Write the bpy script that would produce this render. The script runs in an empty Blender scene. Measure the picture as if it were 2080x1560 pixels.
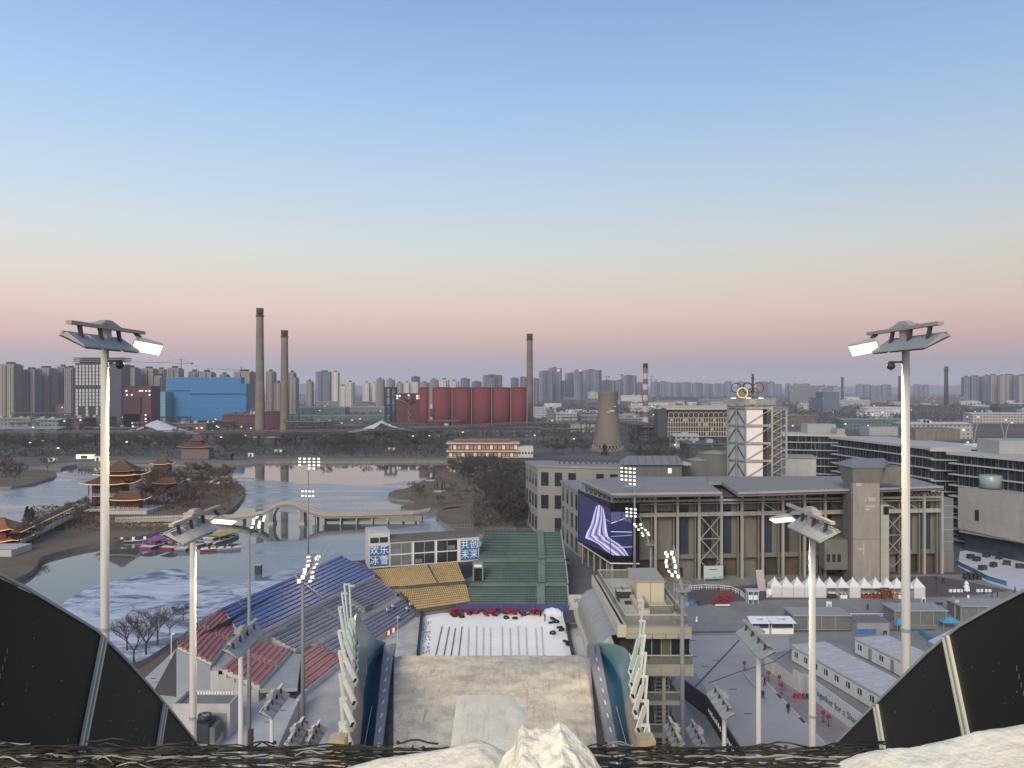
import bpy, bmesh, math, random
from mathutils import Vector, Matrix, noise
random.seed(7)
R = math.radians
sc = bpy.context.scene
COL = sc.collection
H, F, HZ = 52.0, 1560.0, 788.0          # eye height, focal length and horizon row of the photograph

# ---------------------------------------------------------------- camera
cam_d = bpy.data.cameras.new('camera'); cam = bpy.data.objects.new('camera', cam_d); COL.objects.link(cam)
cam.location = (0, 0, H); cam.rotation_euler = (R(90), 0, 0)
cam_d.sensor_width = 36; cam_d.lens = 27.0; cam_d.shift_y = 8/2080
cam_d.clip_start = 0.1; cam_d.clip_end = 60000
sc.camera = cam
sc.view_settings.view_transform = 'Standard'; sc.view_settings.look = 'None'
sc.view_settings.exposure = 0.0; sc.view_settings.gamma = 1.0
sc.view_settings.use_curve_mapping = False
sc.cycles.volume_bounces = 1; sc.cycles.volume_step_rate = 4; sc.cycles.max_bounces = 6

# ---------------------------------------------------------------- sky: clear evening sky opposite the sunset
SUN_EL, SUN_AZ = R(12), R(200)           # afterglow stands low behind the photographer
w = bpy.data.worlds.new('World'); sc.world = w; w.use_nodes = True
nt = w.node_tree; nt.nodes.clear()
def lin(c):
    return tuple(((v/255)/12.92 if v/255 <= .04045 else (((v/255)+.055)/1.055)**2.4) for v in c)
wo = nt.nodes.new('ShaderNodeOutputWorld'); tc = nt.nodes.new('ShaderNodeTexCoord')
sx = nt.nodes.new('ShaderNodeSeparateXYZ'); nt.links.new(tc.outputs['Generated'], sx.inputs[0])
mr = nt.nodes.new('ShaderNodeMapRange'); mr.inputs['From Min'].default_value = -.1; mr.inputs['From Max'].default_value = .9
nt.links.new(sx.outputs['Z'], mr.inputs['Value'])
cr = nt.nodes.new('ShaderNodeValToRGB'); nt.links.new(mr.outputs[0], cr.inputs[0])
SKY = [(-.1, (128,130,146)), (0, (154,158,176)), (.024, (168,164,178)), (.045, (191,173,177)), (.066, (212,184,181)), (.10, (225,203,196)), (.135, (221,213,206)),
       (.175, (212,218,219)), (.24, (191,213,232)), (.34, (164,197,236)), (.45, (137,172,224)), (.7, (108,142,200)), (.9, (96,130,190))]
el = cr.color_ramp.elements
while len(el) < len(SKY): el.new(.5)
for e, (z, c) in zip(el, SKY):
    e.position = z + .1; e.color = (*lin(c), 1)
# a little brighter towards the left (north-west) than towards the right
mx = nt.nodes.new('ShaderNodeMath'); mx.operation = 'MULTIPLY_ADD'; nt.links.new(sx.outputs['X'], mx.inputs[0])
mx.inputs[1].default_value = -.16; mx.inputs[2].default_value = .97
bg = nt.nodes.new('ShaderNodeBackground'); nt.links.new(cr.outputs[0], bg.inputs[0]); nt.links.new(mx.outputs[0], bg.inputs[1])
ns = nt.nodes.new('ShaderNodeTexSky'); ns.sky_type = 'NISHITA'; ns.sun_disc = False
ns.sun_elevation = R(2); ns.sun_rotation = SUN_AZ; ns.air_density = 1.5; ns.dust_density = 1.0
bn = nt.nodes.new('ShaderNodeBackground'); nt.links.new(ns.outputs[0], bn.inputs[0]); bn.inputs[1].default_value = 0.02
ad = nt.nodes.new('ShaderNodeAddShader'); nt.links.new(bg.outputs[0], ad.inputs[0]); nt.links.new(bn.outputs[0], ad.inputs[1])
# warm afterglow of the sunset, low in the sky behind the photographer
my = nt.nodes.new('ShaderNodeMapRange'); my.inputs['From Min'].default_value = -.15; my.inputs['From Max'].default_value = -1.0; nt.links.new(sx.outputs['Y'], my.inputs['Value'])
mz = nt.nodes.new('ShaderNodeMapRange'); mz.inputs['From Min'].default_value = .75; mz.inputs['From Max'].default_value = 0.0; nt.links.new(sx.outputs['Z'], mz.inputs['Value'])
mg = nt.nodes.new('ShaderNodeMath'); mg.operation = 'MULTIPLY'; nt.links.new(my.outputs[0], mg.inputs[0]); nt.links.new(mz.outputs[0], mg.inputs[1])
bw = nt.nodes.new('ShaderNodeBackground'); bw.inputs[0].default_value = (1.0,.68,.46,1); mw = nt.nodes.new('ShaderNodeMath'); mw.operation = 'MULTIPLY'; mw.inputs[1].default_value = 1.2
nt.links.new(mg.outputs[0], mw.inputs[0]); nt.links.new(mw.outputs[0], bw.inputs[1])
ad2 = nt.nodes.new('ShaderNodeAddShader'); nt.links.new(ad.outputs[0], ad2.inputs[0]); nt.links.new(bw.outputs[0], ad2.inputs[1])
nt.links.new(ad2.outputs[0], wo.inputs[0])
sd = bpy.data.lights.new('sun', 'SUN'); sun = bpy.data.objects.new('sun', sd); COL.objects.link(sun)
sd.energy = 2.8; sd.angle = R(28); sd.color = (1.0, .89, .70)
dv = Vector((math.sin(SUN_AZ)*math.cos(SUN_EL*2.6), math.cos(SUN_AZ)*math.cos(SUN_EL*2.6), math.sin(SUN_EL*2.6)))
sun.rotation_euler = dv.to_track_quat('Z', 'Y').to_euler()

# ---------------------------------------------------------------- helpers
def P(px, py, Y): return Vector(((px-1040)/F*Y, Y, H-(py-HZ)/F*Y))
def G(px, py, z=0.0):
    Y = (H-z)*F/(py-HZ); return Vector(((px-1040)/F*Y, Y, z))
def Zat(py, Y): return H-(py-HZ)/F*Y
def Xat(px, Y): return (px-1040)/F*Y

MATS = {}
def mat(name, col, rough=.8, vary=.12, scale=.5, metal=0.0, bump=0.0, emit=None, estr=0.0, spec=.3, stretch=(1,1,1), col2=None, thr=None, bscale=None):
    if name in MATS: return MATS[name]
    m = bpy.data.materials.new(name); m.use_nodes = True; n = m.node_tree; b = n.nodes['Principled BSDF']
    b.inputs['Roughness'].default_value = rough; b.inputs['Metallic'].default_value = metal
    b.inputs['Specular IOR Level'].default_value = spec
    ge = n.nodes.new('ShaderNodeNewGeometry'); mp = n.nodes.new('ShaderNodeMapping'); mp.inputs['Scale'].default_value = stretch
    n.links.new(ge.outputs['Position'], mp.inputs[0])
    nz = n.nodes.new('ShaderNodeTexNoise'); nz.inputs['Scale'].default_value = scale; nz.inputs['Detail'].default_value = 5
    nz.inputs['Roughness'].default_value = .65
    n.links.new(mp.outputs[0], nz.inputs['Vector'])
    ramp = n.nodes.new('ShaderNodeValToRGB'); n.links.new(nz.outputs['Fac'], ramp.inputs[0])
    a, c = (tuple(v*(1-vary) for v in col), tuple(min(1, v*(1+vary)) for v in col)) if col2 is None else (col, col2)
    lo, hi = thr if thr else (.3, .7)
    ramp.color_ramp.elements[0].position = lo; ramp.color_ramp.elements[1].position = hi
    ramp.color_ramp.elements[0].color = (*a, 1); ramp.color_ramp.elements[1].color = (*c, 1)
    n.links.new(ramp.outputs[0], b.inputs['Base Color'])
    if bump:
        n2 = n.nodes.new('ShaderNodeTexNoise'); n2.inputs['Scale'].default_value = bscale or scale*6; n2.inputs['Detail'].default_value = 4
        n.links.new(mp.outputs[0], n2.inputs['Vector'])
        bp = n.nodes.new('ShaderNodeBump'); bp.inputs['Strength'].default_value = bump; bp.inputs['Distance'].default_value = .1
        n.links.new(n2.outputs['Fac'], bp.inputs['Height']); n.links.new(bp.outputs[0], b.inputs['Normal'])
    if emit:
        b.inputs['Emission Color'].default_value = (*emit, 1); b.inputs['Emission Strength'].default_value = estr
    MATS[name] = m; return m

def grid_mat(name, wall, glass, cw, rh, fw=.55, fh=.6, rough=.6, lit=0.0, gl_rough=.15, vary=.5):
    """far facade: rows and columns of windows too small to tell apart"""
    if name in MATS: return MATS[name]
    m = bpy.data.materials.new(name); m.use_nodes = True; n = m.node_tree; b = n.nodes['Principled BSDF']; L = n.links.new
    g = n.nodes.new('ShaderNodeNewGeometry'); s = n.nodes.new('ShaderNodeSeparateXYZ'); L(g.outputs['Position'], s.inputs[0])
    def M(op, a, c=None):
        q = n.nodes.new('ShaderNodeMath'); q.operation = op
        for i, v in enumerate((a, c)):
            if v is None: continue
            if isinstance(v, (int, float)): q.inputs[i].default_value = v
            else: L(v, q.inputs[i])
        return q.outputs[0]
    u = M('DIVIDE', M('ADD', M('ADD', s.outputs['X'], M('MULTIPLY', s.outputs['Y'], .7)), 9000), cw)
    v = M('DIVIDE', s.outputs['Z'], rh)
    win = M('MULTIPLY', M('LESS_THAN', M('FRACT', u), fw), M('LESS_THAN', M('FRACT', v), fh))
    wn = n.nodes.new('ShaderNodeTexWhiteNoise'); cb = n.nodes.new('ShaderNodeCombineXYZ')
    L(M('FLOOR', u), cb.inputs[0]); L(M('FLOOR', v), cb.inputs[1]); L(cb.outputs[0], wn.inputs['Vector'])
    c1 = n.nodes.new('ShaderNodeMix'); c1.data_type = 'RGBA'; L(wn.outputs['Value'], c1.inputs[0])
    c1.inputs[6].default_value = (*[x*(1-vary) for x in glass], 1); c1.inputs[7].default_value = (*[x*(1+vary) for x in glass], 1)
    c2 = n.nodes.new('ShaderNodeMix'); c2.data_type = 'RGBA'; L(win, c2.inputs[0]); c2.inputs[6].default_value = (*wall, 1); L(c1.outputs[2], c2.inputs[7])
    L(c2.outputs[2], b.inputs['Base Color']); b.inputs['Roughness'].default_value = rough; b.inputs['Specular IOR Level'].default_value = .3
    if lit > 0:
        e = M('MULTIPLY', win, M('GREATER_THAN', wn.outputs['Value'], 1-lit)); b.inputs['Emission Color'].default_value = (1, .72, .4, 1)
        L(M('MULTIPLY', e, 1.2), b.inputs['Emission Strength'])
    MATS[name] = m; return m

class MB:
    def __init__(s): s.v, s.f, s.m = [], [], []
    def add(s, vs, fs, mi=0):
        o = len(s.v); s.v += [tuple(v) for v in vs]; s.f += [tuple(i+o for i in f) for f in fs]; s.m += [mi]*len(fs); return s
    def box(s, x0, x1, y0, y1, z0, z1, mi=0, rz=0, piv=None):
        vs = [Vector(p) for p in ((x0,y0,z0),(x1,y0,z0),(x1,y1,z0),(x0,y1,z0),(x0,y0,z1),(x1,y0,z1),(x1,y1,z1),(x0,y1,z1))]
        if rz:
            c = Vector(piv) if piv else Vector(((x0+x1)/2, (y0+y1)/2, 0)); m = Matrix.Rotation(rz, 3, 'Z')
            vs = [m @ (v-c) + c for v in vs]
        return s.add(vs, [(0,3,2,1),(4,5,6,7),(0,1,5,4),(1,2,6,5),(2,3,7,6),(3,0,4,7)], mi)
    def hexa(s, b, t, mi=0):
        """4 bottom points, 4 top points (same order)"""
        return s.add(list(b)+list(t), [(3,2,1,0),(4,5,6,7),(0,1,5,4),(1,2,6,5),(2,3,7,6),(3,0,4,7)], mi)
    def prism(s, poly, z0, z1, mi=0):
        n = len(poly); vs = [(p[0],p[1],z0) for p in poly]+[(p[0],p[1],z1) for p in poly]
        return s.add(vs, [tuple(range(n-1,-1,-1)), tuple(range(n,2*n))]+[(i,(i+1)%n,n+(i+1)%n,n+i) for i in range(n)], mi)
    def bar(s, p, q, w, h=None, mi=0, up=(0,0,1)):
        p, q = Vector(p), Vector(q); h = h or w; d = q-p
        if d.length < 1e-6: return s
        d.normalize(); u = Vector(up)
        if abs(d.dot(u)) > .97: u = Vector((0,1,0))
        a = d.cross(u).normalized()*(w/2); c = a.cross(d).normalized()*(h/2)
        o = [-a-c, a-c, a+c, -a+c]
        return s.hexa([p+k for k in o], [q+k for k in o], mi)
    def tube(s, p, q, r0, r1=None, n=8, mi=0, cap=True):
        p, q = Vector(p), Vector(q); r1 = r0 if r1 is None else r1; d = (q-p)
        if d.length < 1e-6: return s
        d.normalize(); u = Vector((0,0,1)) if abs(d.z) < .97 else Vector((0,1,0))
        a = d.cross(u).normalized(); c = a.cross(d)
        vs = [p+(a*math.cos(t)+c*math.sin(t))*r0 for t in [k*2*math.pi/n for k in range(n)]]
        vs += [q+(a*math.cos(t)+c*math.sin(t))*r1 for t in [k*2*math.pi/n for k in range(n)]]
        fs = [(i,(i+1)%n,n+(i+1)%n,n+i) for i in range(n)]
        if cap: fs += [tuple(range(n-1,-1,-1)), tuple(range(n,2*n))]
        return s.add(vs, fs, mi)
    def path(s, pts, r, n=5, mi=0, r1=None):
        pts = [Vector(p) for p in pts]; k = len(pts); vs = []
        for i, p in enumerate(pts):
            d = (pts[min(i+1,k-1)]-pts[max(i-1,0)]).normalized(); u = Vector((0,0,1)) if abs(d.z) < .9 else Vector((0,1,0))
            a = d.cross(u).normalized(); c = a.cross(d); rr = r if r1 is None else r+(r1-r)*i/(k-1)
            vs += [p+(a*math.cos(t)+c*math.sin(t))*rr for t in [j*2*math.pi/n for j in range(n)]]
        fs = [(i*n+j, i*n+(j+1)%n, (i+1)*n+(j+1)%n, (i+1)*n+j) for i in range(k-1) for j in range(n)]
        fs += [tuple(range(n-1,-1,-1)), tuple(range((k-1)*n, k*n))]
        return s.add(vs, fs, mi)
    def lathe(s, prof, c=(0,0,0), n=20, mi=0, cap=True):
        vs, k = [], len(prof)
        for r, z in prof: vs += [(c[0]+r*math.cos(t), c[1]+r*math.sin(t), c[2]+z) for t in [j*2*math.pi/n for j in range(n)]]
        fs = [(i*n+j, i*n+(j+1)%n, (i+1)*n+(j+1)%n, (i+1)*n+j) for i in range(k-1) for j in range(n)]
        if cap: fs += [tuple(range(n-1,-1,-1)), tuple(range((k-1)*n, k*n))]
        return s.add(vs, fs, mi)
    def quad(s, a, b, c, d, mi=0): return s.add([a,b,c,d], [(0,1,2,3)], mi)
    def slab(s, a, b, c, d, t, mi=0):
        """quad a b c d thickened by t along its normal"""
        a, b, c, d = map(Vector, (a,b,c,d)); n = (b-a).cross(d-a).normalized()*t
        return s.hexa([a,b,c,d], [a+n,b+n,c+n,d+n], mi)
    def build(s, name, m, parent=None, smooth=False, kind=None, label=None, loc=None):
        me = bpy.data.meshes.new(name)
        off = Vector(loc) if loc is not None else (parent_off(parent) if parent else Vector((0,0,0)))
        inv = None
        if parent is not None and loc is None and parent.get('_rz', 0):
            inv = Matrix.Rotation(-parent['_rz'], 3, 'Z')
        vs = [Vector(v)-off for v in s.v] if not s_local(parent) or loc is not None else s.v
        if inv is not None and not s_local(parent): vs = [inv @ v for v in vs]
        me.from_pydata([tuple(v) for v in vs], [], s.f); me.update()
        ms = m if isinstance(m, (list, tuple)) else [m]
        for k in ms: me.materials.append(k)
        if len(ms) > 1: me.polygons.foreach_set('material_index', s.m)
        if smooth: me.polygons.foreach_set('use_smooth', [len(f) <= 4 for f in s.f])
        o = bpy.data.objects.new(name, me); COL.objects.link(o)
        if parent is not None: o.parent = parent
        elif loc is not None: o.location = off
        if kind: o['kind'] = kind
        if label: o['label'] = label
        return o
LOCAL = set(); WOFF = {}
def s_local(p): return p is not None and p.name in LOCAL
def parent_off(p):
    return WOFF.get(p.name, Vector((0,0,0)))
def thing(name, label, cat, loc=(0,0,0), rz=0, group=None, local=False):
    """an Empty at the thing's base; children meshes are written in world coordinates unless local"""
    o = bpy.data.objects.new(name, None); COL.objects.link(o); o.empty_display_size = .2
    o.location = loc; o['label'] = label; o['category'] = cat
    if group: o['group'] = group
    if rz: o.rotation_euler = (0,0,rz)
    WOFF[o.name] = Vector(loc)
    if local: LOCAL.add(o.name)
    elif rz: o['_rz'] = rz
    return o
def sub(child):
    """let sub-parts of a part use the same frame as the part's parent"""
    p = child.parent
    if p is not None:
        WOFF[child.name] = WOFF.get(p.name, Vector((0,0,0)))
        if p.name in LOCAL: LOCAL.add(child.name)
        if p.get('_rz', 0): child['_rz'] = p['_rz']
    return child
def tag(o, label, cat, group=None):
    o['label'] = label; o['category'] = cat
    if group: o['group'] = group
    return o
def kids(o): return KID.get(o.name, [])
KID = {}
def copy_tree(root, kidlist, loc, rz=0, label=None, group=None, scale=None):
    """kidlist: list of (part, [sub-parts])"""
    r = root.copy(); COL.objects.link(r); r.location = loc; r.rotation_euler = (0,0,rz)
    if scale is not None: r.scale = scale if isinstance(scale, (tuple, list)) else (scale,)*3
    if label: r['label'] = label
    if group: r['group'] = group
    for c, subs in kidlist:
        d = c.copy(); COL.objects.link(d); d.parent = r
        for q in subs:
            e = q.copy(); COL.objects.link(e); e.parent = d
    return r
def all_kids(root):
    ch = [o for o in COL.objects if o.parent == root]
    return [(c, [o for o in COL.objects if o.parent == c]) for c in ch]
def tri_fill(poly3):
    from mathutils.geometry import tessellate_polygon
    return tessellate_polygon([[Vector(p) for p in poly3]])

# ---------------------------------------------------------------- materials
concrete = mat('concrete', (.27,.25,.22), .85, .2, .8, bump=.15, stretch=(1,1,.2))
concrete_dark = mat('weathered_concrete', (.16,.145,.12), .9, .18, .2, bump=.15)
steel = mat('galvanised_steel', (.34,.35,.34), .45, .08, .6, metal=.3)
pole_white = mat('pole_paint', (.50,.495,.46), .5, .05, .4)
pole_grey = mat('grey_pole_paint', (.20,.215,.22), .5, .08, .4)
dark_metal = mat('dark_metal', (.035,.04,.045), .5, .2, .5)
glass_dark = mat('dark_glass', (.022,.028,.036), .08, .3, .2, spec=.6)
glass_blue = mat('blue_glass', (.028,.042,.062), .1, .3, .1, spec=.6)
white_paint = mat('white_paint', (.72,.73,.75), .55, .05, .4)
snow_warm = mat('dirty_snow', (.50,.46,.38), .9, .2, .25, bump=.5, col2=(.72,.69,.60), bscale=3)
lamp_on = mat('lit_lamp_glass', (.9,.9,.85), .4, .0, 1, emit=(1,.95,.70), estr=1.25)
lamp_off = mat('unlit_lamp_glass', (.05,.05,.055), .15, .1, 1, spec=.6)
led_warm = mat('warm_lights', (.8,.5,.2), .5, 0, 1, emit=(1,.62,.22), estr=.5)
win_light = mat('lit_window', (.8,.75,.7), .5, 0, 1, emit=(1,.86,.66), estr=1.0)
grass_dry = mat('dry_grass', (.085,.062,.040), .95, .25, .06, bump=.4, col2=(.16,.125,.085), bscale=1.2)
# ================================================================ SETTING: ground, lake, haze
def sheet(name, polys, z, m, thick=None, kind='structure', fn=None):
    """flat land polygons given as lists of world (x, y); with thick they have real sides"""
    b = MB()
    for poly in polys:
        p3 = [(x, y, z) for x, y in poly]
        tris = tri_fill(p3); n = len(poly)
        def nz(t):
            a, c, d = (Vector(p3[i]) for i in t); return (c-a).cross(d-a).z
        tris = [t if nz(t) > 0 else (t[0], t[2], t[1]) for t in tris]
        b.add(p3, tris)
        if thick:
            ar = sum(poly[i][0]*poly[(i+1)%n][1]-poly[(i+1)%n][0]*poly[i][1] for i in range(n))
            o = len(b.v); b.v += [(x, y, z) for x, y in poly]+[(x, y, z-thick) for x, y in poly]
            for i in range(n):
                j = (i+1) % n; f = (o+i, o+n+i, o+n+j, o+j)
                b.f.append(f if ar > 0 else f[::-1]); b.m.append(1)
    ms = m if isinstance(m, list) else [m, m]
    o = b.build(name, ms if thick else ms[0]); o['kind'] = kind; return o
def gp(pts, z=0.0): return [tuple(G(x, y, z)[:2]) for x, y in pts]
def smooth_poly(pts, it=2):
    for _ in range(it):
        q = []
        for i in range(len(pts)):
            a, c = pts[i], pts[(i+1)%len(pts)]
            q += [(a[0]*.75+c[0]*.25, a[1]*.75+c[1]*.25), (a[0]*.25+c[0]*.75, a[1]*.25+c[1]*.75)]
        pts = q
    return pts
WZ = -1.2                                # water level below the land
# ---- base ground, everything the lake does not cover; the lake bed lies under it
far_ground = mat('winter_ground', (.050,.045,.040), .95, .2, .01, bump=.3, col2=(.13,.118,.105), bscale=.05, thr=(.35,.7))
asphalt = mat('asphalt', (.175,.172,.160), .85, .12, .09, bump=.15, thr=(.25,.75), col2=(.29,.285,.268), bscale=1.5)
asphalt_dark = mat('dark_paving', (.135,.13,.122), .85, .15, .1, bump=.15)
paving = mat('pale_paving', (.30,.31,.33), .85, .12, .1, bump=.1)
stone = mat('embankment_stone', (.20,.18,.15), .9, .2, .3, bump=.3)
# lake outline on the ground (traced on the ground plane, clockwise from the left far shore)
LAKE = smooth_poly(gp([(-420,950),(60,955),(130,948),(200,945),(440,948),(470,945),(560,940),(700,940),(900,938),(980,942),(1010,960),(985,985),(1000,1030),
        (960,1060),(990,1085),(1010,1110),(900,1135),(740,1145),(690,1150),(455,1240),(330,1330),(262,1370),(120,1330),(40,1280),(-60,1240),(-420,1150)], WZ), 2)
def ground():
    # ring of land between the lake and a far square
    b = MB(); far = 9500
    n = len(LAKE); cx = sum(p[0] for p in LAKE)/n; cy = sum(p[1] for p in LAKE)/n
    outer = []
    bm = bmesh.new()
    vs = [bm.verts.new((x, y, 0)) for x, y in LAKE]
    le = [bm.edges.new((vs[i], vs[(i+1)%n])) for i in range(n)]
    sq = [(-far,-400),(0,-400),(far,-400),(far,3000),(far,far),(0,far),(-far,far),(-far,3000)]
    ov = [bm.verts.new((x, y, 0)) for x, y in sq]
    oe = [bm.edges.new((ov[i], ov[(i+1)%len(sq)])) for i in range(len(sq))]
    bmesh.ops.triangle_fill(bm, use_beauty=True, use_dissolve=False, edges=le+oe, normal=(0,0,1))
    for f in bm.faces:
        if f.normal.z < 0: f.normal_flip()
    # bank down to the bed
    lv = [bm.verts.new((x, y, -2.5)) for x, y in LAKE]
    for i in range(n):
        j = (i+1) % n; f = bm.faces.new((vs[i], vs[j], lv[j], lv[i])); f.material_index = 1
    bmesh.ops.recalc_face_normals(bm, faces=[f for f in bm.faces if f.material_index == 1])
    me = bpy.data.meshes.new('ground'); bm.to_mesh(me); bm.free()
    me.materials.append(far_ground); me.materials.append(stone)
    o = bpy.data.objects.new('ground', me); COL.objects.link(o); o['kind'] = 'structure'
ground()
# ---- water and ice
def cracks(n, L, col, b, sc_, th, mp):
    w2 = n.nodes.new('ShaderNodeTexNoise'); w2.inputs['Scale'].default_value = sc_*3; w2.inputs['Detail'].default_value = 5; L(mp.outputs[0], w2.inputs['Vector'])
    va = n.nodes.new('ShaderNodeVectorMath'); va.operation = 'MULTIPLY_ADD'; L(w2.outputs['Color'], va.inputs[0]); va.inputs[1].default_value = (14,14,0); L(mp.outputs[0], va.inputs[2])
    vo = n.nodes.new('ShaderNodeTexVoronoi'); vo.feature = 'DISTANCE_TO_EDGE'; vo.inputs['Scale'].default_value = sc_; L(va.outputs[0], vo.inputs['Vector'])
    m_ = n.nodes.new('ShaderNodeMapRange'); L(vo.outputs['Distance'], m_.inputs[0]); m_.inputs[1].default_value = th*.4; m_.inputs[2].default_value = th*2; m_.inputs[3].default_value = .65; m_.inputs[4].default_value = 0
    x = n.nodes.new('ShaderNodeMix'); x.data_type = 'RGBA'; L(m_.outputs[0], x.inputs[0]); L(col, x.inputs[6]); x.inputs[7].default_value = (.06,.075,.085,1); L(x.outputs[2], b.inputs['Base Color'])
def ice_mat():
    m = bpy.data.materials.new('lake_ice'); m.use_nodes = True; n = m.node_tree; b = n.nodes['Principled BSDF']; L = n.links.new
    g = n.nodes.new('ShaderNodeNewGeometry'); mp = n.nodes.new('ShaderNodeMapping'); mp.inputs['Scale'].default_value = (.22, 1.0, 1); mp.inputs['Rotation'].default_value = (0,0,R(-10))
    L(g.outputs['Position'], mp.inputs[0])
    nz = n.nodes.new('ShaderNodeTexNoise'); nz.inputs['Scale'].default_value = .055; nz.inputs['Detail'].default_value = 7; nz.inputs['Distortion'].default_value = .9; L(mp.outputs[0], nz.inputs['Vector'])
    r = n.nodes.new('ShaderNodeValToRGB'); L(nz.outputs['Fac'], r.inputs[0])
    e = r.color_ramp.elements; e[0].position = .36; e[0].color = (.085,.10,.115,1); e[1].position = .68; e[1].color = (.25,.28,.31,1)
    e2 = e.new(.5); e2.color = (.15,.18,.21,1)
    cracks(n, L, r.outputs[0], b, .035, .006, mp)
    r2 = n.nodes.new('ShaderNodeMapRange'); L(nz.outputs['Fac'], r2.inputs[0]); r2.inputs[1].default_value = .38; r2.inputs[2].default_value = .6; r2.inputs[3].default_value = .10; r2.inputs[4].default_value = .34
    L(r2.outputs[0], b.inputs['Roughness']); b.inputs['Specular IOR Level'].default_value = .5
    return m
def snow_ice_mat():
    m = bpy.data.materials.new('snow_on_ice'); m.use_nodes = True; n = m.node_tree; b = n.nodes['Principled BSDF']; L = n.links.new
    g = n.nodes.new('ShaderNodeNewGeometry'); mp = n.nodes.new('ShaderNodeMapping'); mp.inputs['Scale'].default_value = (.5, 1.0, 1); mp.inputs['Rotation'].default_value = (0,0,R(25))
    L(g.outputs['Position'], mp.inputs[0])
    nz = n.nodes.new('ShaderNodeTexNoise'); nz.inputs['Scale'].default_value = .12; nz.inputs['Detail'].default_value = 8; nz.inputs['Distortion'].default_value = 1.6; L(mp.outputs[0], nz.inputs['Vector'])
    r = n.nodes.new('ShaderNodeValToRGB'); L(nz.outputs['Fac'], r.inputs[0])
    e = r.color_ramp.elements; e[0].position = .37; e[0].color = (.10,.125,.14,1); e[1].position = .62; e[1].color = (.52,.55,.60,1)
    q = e.new(.44); q.color = (.24,.28,.33,1); q = e.new(.5); q.color = (.40,.43,.48,1)
    cracks(n, L, r.outputs[0], b, .07, .012, mp); b.inputs['Roughness'].default_value = .6
    return m
water_m = mat('open_water', (.085,.10,.10), .04, .2, .02, bump=.03, spec=.5, bscale=.35)
sheet('water', [LAKE], WZ, water_m)
ice1 = [(-400,960),(205,958),(215,985),(190,1010),(60,1055),(-50,1075),(-420,1100)]
ice2 = [(470,965),(560,978),(700,985),(800,985),(975,950),(1000,990),(985,1040),(950,1060),(985,1085),(960,1120),(740,1140),(690,1150),(500,1215),(470,1225),(400,1258),(330,1330),(262,1370),(115,1250),
        (125,1225),(200,1185),(330,1160),(400,1130),(470,1110),(640,1090),(860,1070),(840,1048),(640,1048),(490,1030),(445,1010)]
def poly_offset(poly): return poly
sheet('ice_sheet', [smooth_poly(gp(ice1, WZ),1), smooth_poly(gp(ice2, WZ),1)], WZ+.05, ice_mat())
ice3 = [(118,1242),(130,1222),(190,1190),(250,1178),(330,1158),(372,1155),(380,1180),(420,1195),(520,1180),(600,1150),(640,1160),(560,1200),(480,1222),(400,1262),(330,1330),(262,1370),(170,1290)]
sheet('snow_ice', [smooth_poly(gp(ice3, WZ),2)], WZ+.1, snow_ice_mat())
# ---- land lying in the lake and along its shores
def land(name, polys, m=None, z=0.0, it=2):
    return sheet(name, [smooth_poly(gp(p, z), it) for p in polys], z, [m or grass_dry, stone], thick=2.0)
land('island', [[(445,985),(470,978),(492,985),(500,995),(492,1015),(470,1035),(440,1052),(300,1054),(225,1058),(200,1053),(150,1052),(120,1075),(60,1080),(40,1070),(130,1050),(175,1025),(205,1010),(215,985),(235,968),(280,962),(330,968),(380,975)],
                [(40,1075),(110,1070),(150,1065),(230,1067),(300,1070),(345,1066),(400,1062),(330,1078),(240,1098),(170,1108),(110,1122),(80,1132),(75,1152),(40,1175),(-80,1200),(-500,1200),(-500,1080),(-60,1085)],
                [(-500,985),(0,991),(60,984),(105,970),(118,962),(105,955),(40,950),(-500,948)],
                [(785,1005),(800,995),(830,992),(860,975),(905,958),(960,962),(990,985),(1010,1020),(940,1030),(880,1038),(820,1035),(810,1028),(855,1018),(800,1013)],
                [(880,1040),(920,1028),(990,1030),(1030,1060),(1060,1080),(1010,1092),(985,1085),(930,1080),(900,1062)]], mat('island_grass', (.10,.072,.046), .95, .25, .06, bump=.4, col2=(.18,.135,.09), bscale=1.2), z=.15)
land('lakeside_path', [[(-500,952),(118,953),(140,944),(205,941),(260,938),(440,943),(470,941),(560,936),(700,937),(900,935),(985,938),(985,934),(900,931),(560,931),(460,936),(300,932),(205,936),(130,940),(60,948),(-500,946)]], mat('shore_path', (.17,.155,.135), .9, .15, .1), z=.3, it=1)
grass_slope = sheet('lakeside_lawn', [smooth_poly(gp([(-500,930),(260,928),(440,927),(640,922),(900,920),(1000,928),(985,933),(900,931),(560,930),(460,934),(300,931),(205,934),(60,945),(-500,944)]),1)], .02, mat('lawn', (.12,.095,.065), .95, .2, .03, bump=.3))
sheet('lake_shore_bank', [smooth_poly(gp([(262,1372),(330,1332),(400,1264),(455,1242),(560,1195),(640,1165),(600,1300),(420,1400),(330,1430),(200,1430)]),1)], .03, grass_dry)
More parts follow.
